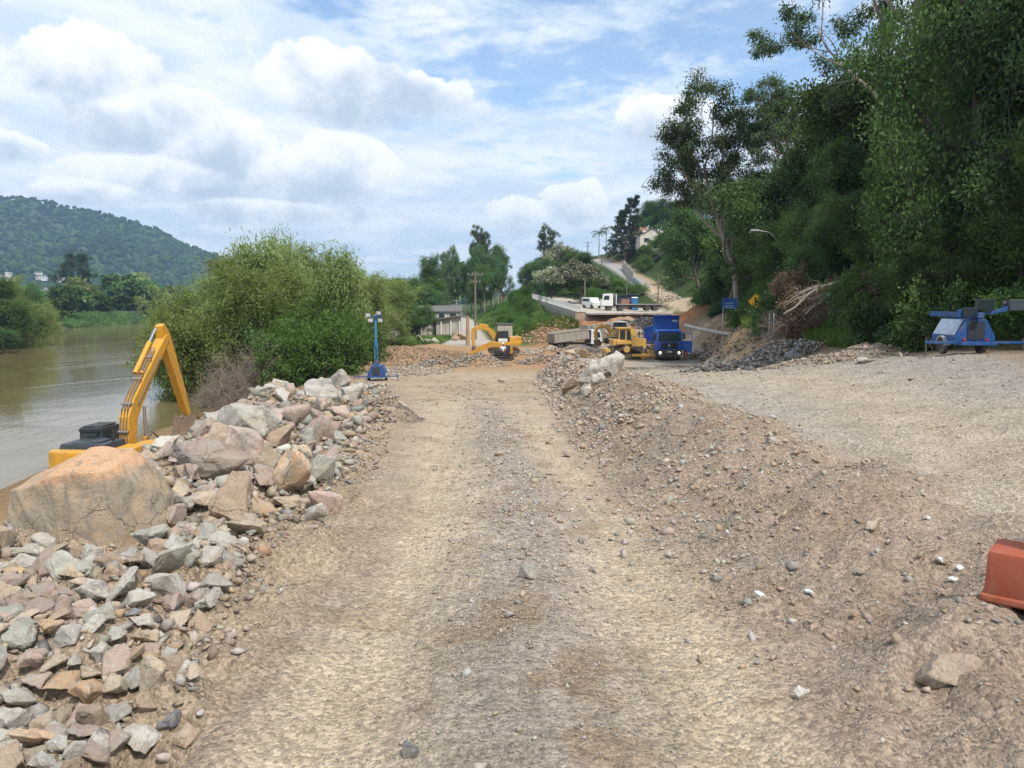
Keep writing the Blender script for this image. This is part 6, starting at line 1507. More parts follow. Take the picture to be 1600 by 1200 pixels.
def white_tipper():
    Y = 95; A = at(868, 552, Y)
    x0 = xat(874, Y); t = thing('tipper_truck', 'muddy white cabbed truck with grey tipper body behind the rocks', 'truck', (xat(902, Y), Y + 1.2, gz(6.6, Y) - .25), math.radians(20)); t.scale = (.88,) * 3
    mb = MB(); mb.box((-.4, .42, .95), (7.4, .12, .26)); mb.box((-.4, -.42, .95), (7.4, .12, .26)); mb.build('chassis', DKGRAY, t)
    for ax in (2.4, -1.7, -2.9):
        for s in (-1, 1): wheel(t, (ax, s * .98, .5), .5, .34)
    c = MB().prism([(1.75, .85), (3.35, .85), (3.45, 1.6), (3.15, 2.85), (1.75, 2.9)], -1.15, 1.15, 'xz').build('cab', WHI, t, bevel=.07)
    mb = MB()
    for s in (-1, 1): mb.prism([(2.15, 1.75), (3.2, 1.75), (3.0, 2.55), (2.2, 2.55)], s * 1.16 - .015, s * 1.16 + .015, 'xz')
    mb.add([(3.44, -1.0, 1.7), (3.44, 1.0, 1.7), (3.22, .95, 2.7), (3.22, -.95, 2.7)], [(0, 1, 2, 3)]); mb.build('window', GLS, c)
    MB().box((1.72, 0, 1.95), (.06, 1.9, 1.8)).build('cab_back', CHAR, c)
    mb = MB(); mb.box((3.42, 0, .75), (.25, 2.3, .4)); mb.build('bumper', WHI, t, bevel=.04)
    b = thing('tipper_body', None, None); b.parent = t; b.location = (-3.4, 0, 1.15); b.rotation_euler = (0, math.radians(-6), 0)
    mb = MB()
    for s in (-1, 1):
        mb.prism([(-.3, 0), (4.85, 0), (4.85, 1.35), (-.45, 1.25)], s * 1.2 - .04, s * 1.2 + .04, 'xz'); mb.box((2.2, s * 1.24, 1.33), (5.3, .14, .12))
        for k in range(6): mb.box((.2 + k * .88, s * 1.26, .65), (.09, .08, 1.25))
    mb.box((2.3, 0, 0), (5.2, 2.4, .12)); mb.box((4.85, 0, .9), (.1, 2.4, 1.9)); mb.build('side_wall', GREYB, b)
    mb = MB(); mb.box((-.40, 0, .60), (.10, 2.35, 1.3))
    for k in range(4): mb.box((-.47, 0, .12 + k * .33), (.06, 2.3, .10))
    mb.build('tailgate', paint('tailgate_grey', (.27, .25, .22), .6, dirt=.5), b)
white_tipper()

def flatbed():
    Y = 136.5; x = xat(985, Y)
    t = thing('flatbed_truck', 'white cabbed flatbed truck standing on the upper road', 'truck', (x, Y, gz(x, Y - .5) + .02), math.radians(180))
    mb = MB(); mb.box((-.6, .42, .9), (11.2, .14, .28)); mb.box((-.6, -.42, .9), (11.2, .14, .28)); mb.box((1.2, .8, .8), (1.4, .5, .5)); mb.box((-1.2, .95, .72), (2.4, .06, .4)); mb.box((-1.2, -.95, .72), (2.4, .06, .4)); mb.build('chassis', DKGRAY, t)
    for ax in (3.95, 1.95, -2.75, -4.1):
        for s in (-1, 1): wheel(t, (ax, s * 1.0, .52), .52, .36)
    c = MB().prism([(3.3, .9), (5.25, .9), (5.35, 1.6), (5.0, 2.85), (4.6, 3.0), (3.3, 3.0)], -1.2, 1.2, 'xz').build('cab', WHI, t, bevel=.07)
    mb = MB()
    for s in (-1, 1): mb.prism([(3.95, 1.95), (5.0, 1.95), (4.8, 2.65), (4.0, 2.65)], s * 1.21 - .015, s * 1.21 + .015, 'xz')
    mb.add([(5.36, -1.05, 1.75), (5.36, 1.05, 1.75), (5.08, 1.0, 2.75), (5.08, -1.0, 2.75)], [(0, 1, 2, 3)]); mb.build('window', GLS, c)
    MB().box((3.27, 0, 2.0), (.05, 2.2, 1.9)).build('cab_back', BLK, c)
    MB().box((2.75, 0, 2.0), (.14, 2.3, 1.9)).build('headboard', WHI, t, bevel=.02)
    mb = MB(); mb.box((-1.1, 0, 1.15), (7.9, 2.5, .16)); mb.prism([(-5.0, 1.23), (-5.0, 1.0), (-6.6, .62), (-6.6, .70)], -1.25, 1.25, 'xz'); mb.build('platform', paint('platform_steel', (.30, .29, .28), .6, .2, dirt=.5), t)
    mb = MB(); mb.box((-6.2, .9, .5), (.9, .4, .06), Matrix.Rotation(-.3, 3, 'Y')); mb.box((-6.2, -.9, .5), (.9, .4, .06), Matrix.Rotation(-.3, 3, 'Y')); mb.build('ramp', REDP, t)
    mb = MB(); mb.box((2.2, 0, 1.35), (.6, 1.4, .3)); mb.build('winch', DKGRAY, t)
    # pale off-road van ahead of it
    Y = 141; x = xat(924, Y); t = thing('white_van', 'white van with dark rear wheel carrier in front of the flatbed truck', 'van', (x, Y, gz(x, Y)), math.radians(-62))
    mb = MB(); mb.prism([(-1.9, .45), (1.9, .45), (1.95, 1.1), (1.2, 1.25), (.75, 1.95), (-1.9, 2.0)], -.9, .9, 'xz'); b = mb.build('body', WHI, t, bevel=.08)
    mb = MB(); mb.box((-1.91, 0, 1.5), (.03, 1.45, .55))
    for s in (-1, 1): mb.box((-.6, s * .9, 1.52), (2.0, .03, .45))
    mb.build('window', GLS, b)
    for ax in (1.2, -1.2):
        for s in (-1, 1): wheel(t, (ax, s * .85, .38), .38, .24, n=16)
    o = wheel(t, (-2.02, .3, 1.0), .36, .2, 'spare_wheel', 16); o.rotation_euler = (0, 0, math.radians(90))
    mb = MB(); mb.box((-1.98, 0, .5), (.15, 1.75, .22)); mb.build('bumper', BLK, t)
    # dark green car coming over the crest
    Y = 242; x = xat(797, Y); t = thing('green_van', 'small dark green van cresting the upper road far away', 'van', (x + 1.2, Y, gz(x + 1.8, Y)), math.radians(-95))
    b = MB().prism([(-2, .4), (2, .4), (2.05, 1.0), (1.3, 1.25), (1.0, 1.9), (-1.9, 1.95)], -.9, .9, 'xz').build('body', paint('green_van_paint', (.05, .10, .08), .35, dirt=.2), t, bevel=.08)
    mb = MB(); mb.add([(2.03, -.75, 1.22), (2.03, .75, 1.22), (1.12, .7, 1.85), (1.12, -.7, 1.85)], [(0, 1, 2, 3)]); mb.build('windscreen', GLS, b)
    for ax in (1.25, -1.25):
        for s in (-1, 1): wheel(t, (ax, s * .82, .36), .36, .22, n=14)
flatbed()

def light_tower(name, label, x, y, z, rz, raised):
    t = thing(name, label, 'light tower', (x, y, z), rz, scale=.9 if raised else .75)
    W_ = .72
    # body: trapezoid seen from the end, local y across
    mb = MB(); mb.prism([(-W_, .52), (W_, .52), (W_, .72), (.38, 1.36), (-.38, 1.36), (-W_, .72)], -.9, .9, 'yz'); mb.box((0, 0, .46), (2.4, 1.3, .12)); body = mb.build('body', BLU2, t, bevel=.02)
    for s in (-1, 1):
        mb = MB(); mb.add([(-.8, s * .715, .76), (.8, s * .715, .76), (.8, s * .41, 1.34), (-.8, s * .41, 1.34)], [(0, 1, 2, 3)])
        v = [Vector((0, s * .014, .008))] ; mb.v = [tuple(Vector(p) + v[0]) for p in mb.v]; mb.build('side_panel', paint('pale_blue_panel', (.34, .40, .50), .4, dirt=.5, dirtcol=(.2, .22, .25)) if s > 0 else BLU2, body)
        mb = MB(); prof = [(.36 * math.cos(a), .30 + .36 * math.sin(a)) for a in [math.pi * k / 8 for k in range(9)]]; prof += [(p[0] * .86, .30 + (p[1] - .30) * .86) for p in prof[::-1]]
        mb.prism([(p[0], p[1] + .06) for p in prof], s * .72 - .13, s * .72 + .13, 'xz'); mb.build('fender', paint('grey_fender', (.30, .31, .33), .5, dirt=.4), t)
        wheel(t, (0, s * .72, .30), .30, .20, n=18)
        mb = MB(); mb.tube([(1.06 if False else -.95, s * 1.0, .3), (-.92, s * 1.0, .3)], .01, 4); 
    mb = MB(); mb.box((-.915, 0, .95), (.03, .62, .66)); mb.box((-.93, 0, .9), (.02, .10, .7)); mb.build('mast_end_plate', CHAR, body)  # flat charcoal plate; no recess is cut into the body end
    for s in (-1, 1): MB().box((-.92, s * .42, .60), (.02, .10, .08)).build('tail_light', REDP, body)
    for ex in (-.85,):
        for s in (-1, 1):
            mb = MB(); mb.box((ex, s * 1.22, .50), (.09, 1.2, .09)); a = mb.build('outrigger', BLU2, t, bevel=.01)
            mb = MB(); mb.tube([(ex, s * 1.78, .66), (ex, s * 1.78, .04)], .035, 8); mb.lathe([(.02, .0), (.10, .0), (.10, .03), (.02, .03)], (ex, s * 1.78, .01), 'z', 12); mb.build('jack', DKGRAY if not raised else BLU2, a, smooth=True)
    mb = MB(); mb.tube([(1.2, .3, .46), (2.3, 0, .42), (1.2, -.3, .46)], .04, 6); mb.build('drawbar', BLU2, t)
    def lamp(parent, loc, rot=(0, 0, 0), s=1.0):
        o = MB().prism([(-.05, -.17), (.10, -.20), (.10, .20), (-.05, .17), (-.16, .1), (-.16, -.1)], -.27, .27, 'xz').build('lamp', CHAR, parent, bevel=.02); o.location = loc; o.rotation_euler = rot; o.scale = (s,) * 3
        MB().box((.105, 0, 0), (.01, .46, .33)).build('lamp_glass', GLS if not raised else LITG, o)
        return o
    if raised:
        m = thing('mast', None, None); m.parent = t; m.location = (-.55, 0, 1.0)
        mb = MB()
        for s in (-1, 1):
            for u in (-1, 1): mb.tube([(u * .10, s * .12, 0), (u * .10, s * .12, 2.4)], .025, 6)
        for k in range(9): z0 = k * .27; sg = 1 if k % 2 else -1; mb.tube([(-.10, -.12 * sg, z0), (-.10, .12 * sg, z0 + .27)], .014, 5); mb.tube([(.10, -.12 * sg, z0), (.10, .12 * sg, z0 + .27)], .014, 5)
        mb.build('lower_mast', BLUM, m)
        mb = MB(); mb.box((0, 0, 3.2), (.14, .17, 2.6)); mb.box((0, 0, 2.4), (.2, .24, .12)); mb.tube([(.11, .1, 0), (.11, .1, 4.4)], .02, 5); mb.build('upper_mast', BLUM, m, bevel=.01)
        MB().box((0, 0, .25), (.26, .34, .5)).build('mast_base', BLU2, m, bevel=.02)
        h = MB(); h.box((0, 0, 4.45), (.16, 1.05, .09)); h.box((0, 0, 4.30), (.14, .2, .35)); h.box((.0, -.45, 4.35), (.12, .08, .3)); h.build('lamp_bar', BLU2, m, bevel=.01)
        for y_, z_ in ((-.42, 4.12), (.42, 4.12), (-.30, 4.72), (.62, 4.55)): lamp(m, (-.05, y_, z_), (0, .25, math.pi + (.2 if y_ > 0 else -.25)), .85)
    else:
        m = thing('mast', None, None); m.parent = t; m.location = (-.3, 0, 1.36)
        mb = MB(); mb.box((.9, 0, .16), (3.6, .22, .2)); mb.box((-.4, 0, .1), (.3, .34, .34)); mb.tube([(-.45, .14, .05), (-.45, .14, .35)], .04, 8); mb.build('folded_mast', BLU2, m, bevel=.02)
        mb = MB(); mb.prism([(-.10, .22), (-.75, .36), (-1.25, .56), (-1.25, .34), (-.5, .18), (-.1, .14)], -.62, -.50, 'yz'); mb.build('lamp_arm', BLU2, m, bevel=.01)
        mb = MB(); mb.box((-.56, .30, .12), (.10, .8, .08)); mb.box((-.56, .62, .22), (.12, .1, .3)); mb.build('lamp_bar', BLU2, m, bevel=.01)
        lamp(m, (-.62, .30, .27), (0, .05, math.pi + .1), .92); lamp(m, (-.62, -.26, .56), (0, .15, math.pi - .15), 1.1); lamp(m, (-.62, -1.42, .52), (0, -.1, math.pi - .2), 1.1); lamp(m, (-.30, -1.36, .50), (0, -.1, -.2), 1.0)
    return t
xx, yy = xat(1516, 22), 22.4
light_tower('light_tower', 'blue trailer light tower with folded mast at the right edge', xx, yy, gz(xx, yy) + .02, math.radians(88), False)
xx, yy = xat(589, 58), 58
light_tower('light_tower', 'blue trailer light tower with raised mast at the left of the track', xx, yy, gz(xx, yy) - .03, math.radians(92), True)

def barrier():
    A = Vector((3.22, 5.06, 0)); z = gz(3.4, 4.85) - .01
    t = thing('plastic_barrier', 'orange plastic road barrier cut by the right edge of the photo', 'barrier', (A.x, A.y, z), math.radians(-40)); t.scale = (.92,) * 3
    mb = MB(); mb.box((.62, 0, .285), (1.24, .46, .36), top=(.985, .93)); lo = mb.build('base', ORG, t, bevel=.045, smooth=True)
    mb = MB(); mb.box((.62, 0, .125), (1.27, .49, .055)); mb.build('rim', ORG, t, bevel=.015)
    for xq in (.09, 1.15): MB().box((xq, 0, .05), (.17, .44, .10)).build('foot', ORG, t, bevel=.015)
    mb = MB(); mb.prism([(.215, .46), (.25, .50), (.275, .56), (.29, .98), (.95, .98), (.965, .56), (.99, .50), (1.03, .46)], -.085, .085, 'xz'); mb.build('upper_wall', ORG, t, bevel=.03)
    mb = MB(); mb.lathe([(.05, .98), (.05, 1.01), (.01, 1.01)], (.62, 0, 0), 'z', 12); mb.build('filler_cap', ORG, t)
barrier()

# ------------------------------------------------------------------ signs, poles
def signs():
    Y = 50; c = at(1181, 471, Y); g = gz(c.x, Y)
    t = thing('warning_sign', 'yellow diamond side road warning sign on a white post', 'road sign', (c.x, Y, g), 0)
    h = c.z - g; mb = MB(); mb.tube([(0, .05, -.2), (0, .05, h + .3)], .035, 8); mb.build('post', GALV, t, smooth=True)
    r = .53
    pl = MB().prism([(0, h - r), (r, h), (0, h + r), (-r, h)], 0, .02, 'xz').build('panel', SIGNY, t)
    mb = MB(); mb.box((-.03, -.006, h), (.10, .008, .56)); mb.box((.13, -.006, h - .02), (.24, .008, .09)); mb.build('symbol', INK, pl)
    k = r - .03; bd = MB()
    for a, b in (((0, -k), (k, 0)), ((k, 0), (0, k)), ((0, k), (-k, 0)), ((-k, 0), (0, -k))):
        bd.tube([(a[0], -.004, h + a[1]), (b[0], -.004, h + b[1])], .009, 4)
    bd.build('border', INK, pl)
    Y = 57; c = at(1135, 474, Y); g = gz(c.x, Y)
    t = thing('direction_sign', 'blue board sign with pale lines, half swallowed by the trees', 'road sign', (c.x + .25, Y, g), 0); h = c.z - g
    for s in (-1, 1):
        MB().tube([(s * .48, .04, -.3), (s * .48, .04, h + .4)], .03, 8).build('post', GALV, t, smooth=True)
    p = MB().box((0, 0, h), (1.1, .03, .75)).build('panel', SIGNB, t)
    mb = MB()
    for zz, w in ((.02, .7), (-.16, .62), (-.30, .85)): mb.box((-.05, -.018, h + zz), (w, .006, .05))
    mb.build('pale_lines', paint('sign_pale', (.35, .50, .62), .4, dirt=.2), p)
    mb = MB(); mb.box((-.25, -.018, h + .2), (.3, .006, .16)); mb.build('badge', paint('sign_deep_blue', (.015, .05, .26), .4, dirt=.1), p)
    # thin white marker posts in the grass
    for i, (px, py) in enumerate(((1193, 508), (1202, 503), (1209, 502), (1280, 492))):
        Y = 44 - i; q = at(px, py, Y); g = gz(q.x, Y)
        t = thing('marker_post', ['leftmost thin white post in the grass right of the yellow sign', 'second thin white post in the grass right of the yellow sign', 'third thin white post in the grass right of the yellow sign', 'lone thin white post under the fallen trunks'][i], 'post', (q.x, Y, max(g, q.z - .4)), 0)
        MB().tube([(0, 0, -.4), (0, 0, .75)], .022, 6).build('shaft', WHI, t); MB().box((0, 0, .78), (.06, .03, .08)).build('cap', WHI, t)
signs()
def poles():
    def pole(px, pt, Y, label, r=.13, arm=True, mat=WOODP, lamp=None, top=None, dz=0):
        x = xat(px, Y); g = gz(x, Y); h = at(px, pt, Y).z - g
        t = thing('utility_pole', label, 'pole', (x, Y, g), 0)
        MB().tube([(0, 0, -.5), (0, 0, h * .5), (0, 0, h)], [r * 1.25, r, r * .8], 8).build('shaft', mat, t, smooth=True)
        if arm:
            for k, (dz, w) in enumerate(((-.5, 2.4), (-1.6, 1.6)) if arm == 2 else ((-.4, 2.0),)):
                a = MB().box((0, -.1, h + dz), (w, .1, .12)).build('crossarm', mat, t)
                for q in (-.9, -.3, .3, .9):
                    MB().lathe([(.02, 0), (.05, .02), (.035, .1), (.05, .14), (.02, .2)], (q * w / 2, -.1, h + dz + .06), 'z', 8).build('insulator', GALV, a)
        if lamp:
            MB().tube([(0, 0, h - 1.2), (lamp * .7, 0, h - .5), (lamp * 1.5, 0, h - .35)], .04, 6).build('lamp_arm', GALV, t, smooth=True)
            MB().box((lamp * 1.75, 0, h - .34), (.6, .25, .12), top=(.8, .7)).build('lamp_head', LITG, t, bevel=.03)
        return t
    pole(743, 424, 118, 'tall wooden power pole with crossarms above the digger', .16, 2)
    p = pole(731, 494, 104, 'bare thick timber post standing left of the digger', .24, False, WOODL)
    pole(705, 478, 170, 'power pole beside the grey house', .12, 1, CONCP)
    pole(714, 468, 230, 'distant power pole along the lower lane', .12, 1, CONCP)
    pole(699, 470, 205, 'second distant power pole along the lower lane', .12, 1, CONCP)
    pole(913, 436, 146, 'dark pole rising behind the white van', .14, False)
    pole(978, 434, 152, 'thin pole behind the flatbed truck', .10, False)
    pole(1027, 430, 143, 'dark street lamp pole behind the flatbed platform', .14, False, lamp=1)
    pole(939, 402, 218, 'dark pole at the top of the branch road', .15, 1)
    pole(917, 377, 260, 'power pole on the skyline between the roads', .15, 2)
    pole(970, 405, 200, 'pale pole beside the branch road wall', .10, False, CONCP)
    x, Y = xat(1076, 222), 222
    pole(1076, 346, 222, 'street lamp on the skyline right of the cream house', .09, False, GALV, lamp=.8)
    pole(1212, 352, 55, 'street lamp head poking from the dark trees', .08, False, GALV, lamp=-1)
    # telecom mast
    Y = 640; c = at(530, 470, Y); g = gz(c.x, Y); h = at(530, 391, Y).z - g
    t = thing('telecom_mast', 'lattice telecom mast on the skyline behind the willows', 'mast', (c.x, Y, g), 0)
    mb = MB(); w = 1.6
    for a in range(3):
        an = a * 2.094; an2 = an + 2.094; f = lambda z, q: (w * (1 - .75 * z / h) * math.cos(q), w * (1 - .75 * z / h) * math.sin(q), z)
        mb.tube([f(0, an), f(h, an)], .16, 5)
        for k in range(14): mb.tube([f(h * k / 14, an), f(h * (k + 1) / 14, an2)], .09, 4)
    mb.build('lattice', GALV, t)
    for k, (dx, dz) in enumerate(((.7, -3), (-.7, -4.5), (.6, -8))): MB().lathe([(.1, 0), (.7, .1), (.7, .4), (.1, .5)], (dx, -.8, h + dz), 'y', 12).build('dish', WHI, t)
    MB().tube([(0, 0, h), (0, 0, h + 3)], .1, 5).build('antenna', GALV, t)
poles()

# ------------------------------------------------------------------ retaining wall, pipes, houses
CON = concrete('stained_concrete', (.30, .27, .23), (.44, .405, .355)); CONW = concrete('white_parapet', (.60, .59, .56), (.72, .71, .68)); CONO = concrete('earth_stained_concrete', (.40, .27, .17), (.50, .38, .27))
def wall_and_parapet():
    t = thing('retaining_wall', 'long stained concrete retaining wall carrying the upper road', 'wall', (0, 0, 0))
    P0 = Vector((10.9, 125.5, 0)); pts = []
    ys = np.linspace(125.5, 192, 13)
    xs = [float(line(12, y)[0]) - .35 for y in ys]; zs = [float(line(12, y)[1]) for y in ys]
    for i in range(12):
        a = Vector((xs[i], ys[i], zs[i])); b = Vector((xs[i + 1], ys[i + 1], zs[i + 1])); d = (b - a).normalized()
        nrm = Vector((d.y, -d.x, 0)).normalized(); g = .04
        mb = MB(); a2, b2 = a + d * g, b - d * g
        vs = []
        for q in (0, .45):
            for p, dz in ((a2, -4.6), (b2, -4.6), (b2, .12), (a2, .12)): vs.append(p + nrm * q + Vector((0, 0, dz)))
        mb.add(vs, [(3, 2, 1, 0), (4, 5, 6, 7), (0, 1, 5, 4), (1, 2, 6, 5), (2, 3, 7, 6), (3, 0, 4, 7)])
        mb.build('panel', CON, t)
        # coping ledge on the outer face
        mb = MB(); vs = []
        for q in (-.12, .0):
            for p, dz in ((a, -.55), (b, -.55), (b, -.38), (a, -.38)): vs.append(p + nrm * q + Vector((0, 0, dz)))
        mb.add(vs, [(3, 2, 1, 0), (4, 5, 6, 7), (0, 1, 5, 4), (1, 2, 6, 5), (2, 3, 7, 6), (3, 0, 4, 7)]); mb.build('ledge', CON, t)
    t2 = thing('parapet', 'white post and rail parapet along the retaining wall', 'railing', (0, 0, 0))
    mb = None
    def pt(f):
        y = 125.6 + f * 66; x, z = line(12, y); return Vector((float(x) - .12, y, float(z) + .12))
    n = 44
    for k in range(n):
        p = pt(k / (n - 1)); MB().box((p.x, p.y, p.z + .45), (.28, .5, .9)).build('post', CONW, t2)
    for dz in (.95,):
        for k in range(11):
            a, b = pt(k / 11), pt((k + 1) / 11)
            MB().tube([a + Vector((0, 0, dz)), b + Vector((0, 0, dz))], .07, 6).build('rail', CONW, t2)
    # block at the broken end
    t3 = thing('abutment', 'earth stained concrete block at the broken end of the wall', 'concrete block', (10.95, 124.4, -1.0), math.radians(-14))
    mb = MB(); mb.box((0, 0, 0), (1.5, 1.0, 2.9), top=(1.0, 1.0)); mb.build('block', CONO, t3, bevel=.03); MB().box((0, 0, 1.5), (1.6, 1.1, .12)).build('cap', CONO, t3)
    # broken road slab edge over the cut
    t4 = thing('road_slab', 'broken pavement slab overhanging the washed out cut', 'slab', (18.5, 122.9, .14), 0)
    R = np.random.RandomState(3); a = [(-6.8 + k * .68, -.9 - R.uniform(0, .9) - .6 * math.sin(k * .5)) for k in range(21)]
    MB().prism(a + [(6.8, 1.4), (-6.8, 1.4)], -.02, .22, 'xy').build('paving', concrete('pavement_edge', (.30, .28, .25), (.40, .375, .335)), t4)
    # long pale pipe on the eroded bank
    A, B = at(1142, 523, 78), at(1072, 509, 86)
    t5 = thing('drain_pipe', 'long pale pipe lying on the eroded bank right of the dump truck', 'pipe', A)
    MB().tube([(0, 0, 0), (B - A) * .33 + Vector((0, 0, -.05)), (B - A) * .66 + Vector((0, 0, -.08)), B - A], .19, 12).build('barrel', concrete('pale_pipe', (.50, .44, .35), (.60, .55, .47)), t5, smooth=True)
    MB().tube([(B - A) * .97, (B - A) * 1.02], .24, 12).build('collar', CONCP, t5, smooth=True)
    # slabs of broken concrete before the houses
    for i, (px, py, Y, w) in enumerate(((660, 536, 106, 2.2), (672, 533, 107, 1.8), (682, 537, 105, 1.6), (712, 528, 116, 1.8), (722, 527, 117, 2.0), (707, 525, 118, 1.5), (616, 532, 105, .8))):
        x = xat(px, Y); t6 = thing('broken_slab', ['tilted pale slab before the shack', 'tilted grey slab before the shack', 'third tilted slab before the shack', 'splintered pale board at the lane mouth', 'leaning board at the lane mouth', 'small broken board by the house corner', 'pale chunk in the weeds left of the shack'][i], 'debris', (x, Y, gz(x, Y) + .35), rot=(R.normal(0, .4), R.normal(0, .5), R.uniform(0, 3)))
        mb = MB(); mb.prism([(-w / 2, -.4), (w / 2, -.5), (w / 2 * .8, .5), (-w / 2, .35)], -.09, .09, 'xy'); mb.build('slab', (WOODL if i in (3, 4, 5) else CON), t6)
wall_and_parapet()

PLAST = concrete('stained_plaster', (.36, .32, .27), (.50, .46, .40)); CREAM = concrete('cream_plaster', (.55, .50, .40), (.64, .60, .50)); TILE = paint('clay_tile', (.24, .115, .07), .85, dirt=.6, dirtcol=(.12, .085, .065)); FIBRO = paint('grey_fibre_roof', (.12, .115, .11), .85, dirt=.6, dirtcol=(.12, .11, .10)); WHP = concrete('white_plaster', (.62, .61, .58), (.72, .71, .69)); BRICKC = paint('brick_wall', (.27, .13, .085), .9, dirt=.4, dirtcol=(.36, .25, .18)); NAVY = paint('navy_sheet', (.025, .04, .075), .5, dirt=.3)
def house(name, label, x, y, z, rz, w, d, h, rise, wall, roof, wins=(), cat='house', over=.3, detail=True, group=None, ridge='x'):
    t = thing(name, label, cat, (x, y, z), rz, group)
    wb = MB()
    if ridge == 'x': wb.prism([(-d / 2, -.6), (d / 2, -.6), (d / 2, h), (0, h + rise * (1 - 0)), (-d / 2, h)], -w / 2, w / 2, 'yz')
    else: wb.prism([(-w / 2, -.6), (w / 2, -.6), (w / 2, h), (0, h + rise), (-w / 2, h)], -d / 2, d / 2, 'xz')
    wo = wb.build('wall', wall, t)
    q = .10
    L = (d if ridge == 'x' else w) / 2 + over; ex = (w if ridge == 'x' else d) / 2 + over; s = rise / ((d if ridge == 'x' else w) / 2)
    mb = MB(); mb.prism([(-L, h - over * s + .02), (0, h + rise + .02), (L, h - over * s + .02), (L, h - over * s + .02 + q), (0, h + rise + .02 + q), (-L, h - over * s + .02 + q)], -ex, ex, 'yz' if ridge == 'x' else 'xz')
    mb.build('roof', roof, t)
    for (side, u, zc, ww, hh) in wins:          # side: 'f' front (-y), 'l' left (-x), 'r' right (+x)
        f = MB(); g = MB()
        if side == 'f': f.box((u, -d / 2 - .03, zc), (ww + .16, .08, hh + .16)); g.box((u, -d / 2 - .075, zc), (ww, .02, hh))
        elif side == 'l': f.box((-w / 2 - .03, u, zc), (.08, ww + .16, hh + .16)); g.box((-w / 2 - .075, u, zc), (.02, ww, hh))
        else: f.box((w / 2 + .03, u, zc), (.08, ww + .16, hh + .16)); g.box((w / 2 + .075, u, zc), (.02, ww, hh))
        fo = f.build('window', WHP, t); g.build('pane', GLS, fo)
    return t
def buildings():
    Y = 132; x = xat(686, Y)
    house('grey_house', 'grey weathered house with dark flat gabled roof by the lower lane', x, Y + 4, gz(x, Y), 0.05, 7, 7, 3.9, .9, PLAST, FIBRO, [('f', -2.0, 3.0, 1.1, 1.2), ('f', .3, 3.0, 1.0, 1.2), ('f', 2.2, 3.0, 1.2, 1.2)])
    # lean-to with a row of posts in front
    Y = 127; x = xat(680, Y); g = gz(x, Y)
    t = thing('lean_to_shed', 'stained wall and lean to roof with pale posts before the grey house', 'shed', (x, Y, g), 0.06)
    mb = MB(); mb.prism([(-7, -.5), (4.2, -.5), (4.2, 3.3), (-1.2, 2.5), (-7, 2.2)], -.15, .15, 'xz'); mb.build('wall', PLAST, t)
    mb = MB(); mb.prism([(-1.6, 2.45), (4.6, 3.36), (4.6, 3.5), (-1.6, 2.6)], -.7, 2.5, 'xz'); mb.build('roof', FIBRO, t)
    for q in (-6.6, -5.3, -3.9, -2.4, -.9, 1.0, 2.6, 4.0): MB().box((q, -.3, 1.05), (.22, .2, 3.0)).build('post', WHP, t)
    MB().box((-3.6, -.17, .8), (1.5, .06, 1.2)).build('opening_shade', BLK, t); MB().box((-.1, -.17, 1.3), (.6, .06, 2.6)).build('doorway_shade', BLK, t)  # flat black sheets stand for the shade inside; the wall is uncut
    Y = 124; x = xat(632, Y); g = gz(x, Y)
    t = thing('timber_shack', 'dark open shack with timber frame under overhanging trees', 'shed', (x, Y, g), 0.03)
    mb = MB(); mb.box((0, 1.2, 1.2), (5.0, .2, 3.0)); mb.build('back_wall', DKGRAY, t); MB().prism([(-2.9, 2.3), (2.9, 2.6), (2.9, 2.75), (-2.9, 2.45)], -1.6, 1.8, 'xz').build('roof', FIBRO, t)
    for q in (-2.4, -.8, .9, 2.4): MB().box((q, -1.3, 1.1), (.16, .16, 2.8)).build('post', WOODL, t)
    for k, (a, b) in enumerate((((.9, .2), (2.4, 1.6)), ((-2.4, 1.6), (-.8, 1.7)), ((1.2, .9), (2.2, .1)))): MB().tube([(a[0], -1.25, a[1]), (b[0], -1.25, b[1])], .08, 5).build('board', WOODL, t)
    Y = 110; x = xat(585, Y); house('pink_house', 'low house with pinkish tiled roof behind the willows', x - 2.5, Y + 6, gz(x, Y), .1, 10, 7, 3.2, 1.3, PLAST, paint('pink_tile', (.42, .22, .16), .85, dirt=.4), [('f', 1.5, 1.8, 1.2, 1.0), ('f', -2, 1.8, 1.2, 1.0)])
    # grey box hut behind digger
    Y = 118; x = xat(789, Y); g = gz(x, Y)
    t = thing('site_hut', 'pale square concrete hut right behind the small digger', 'hut', (x, Y, g), .05); MB().box((0, 0, .9), (2.2, 1.8, 2.6)).build('wall', CONO if False else concrete('hut_plaster', (.42, .36, .29), (.50, .44, .37)), t, bevel=.02); MB().box((0, 0, 2.25), (2.5, 2.1, .12)).build('roof', FIBRO, t); MB().box((0, -.91, .9), (1.7, .03, 1.6)).build('door', concrete('hut_door', (.36, .31, .25), (.44, .38, .31)), t)
    # cream house on the hill
    Y = 216; x = xat(1012, Y); z = at(1012, 386, Y).z
    house('cream_house', 'cream hilltop house with tiled gable roof among trees', x, Y, z, 0, 6.5, 8, 3.0, 1.7, CREAM, TILE, [('f', -1.6, 1.6, 1.2, 1.1), ('f', 1.5, 1.6, 1.4, 1.1)], ridge='y')
    house('cream_house', 'long pale wing behind the cream hilltop house', xat(1030, Y), Y + 6, z + .3, 0, 8, 6, 3.2, 1.4, CREAM, paint('pale_tile', (.46, .42, .37), .8, dirt=.4), [('f', 1.5, 1.9, 1.2, 1.0)])
    house('cream_house', 'small cream turret house behind the hilltop roof', xat(1003, Y), Y + 9, z + 1.3, 0, 4, 5, 3.8, .9, CREAM, TILE, [('f', 0, 2.8, .9, .9)])
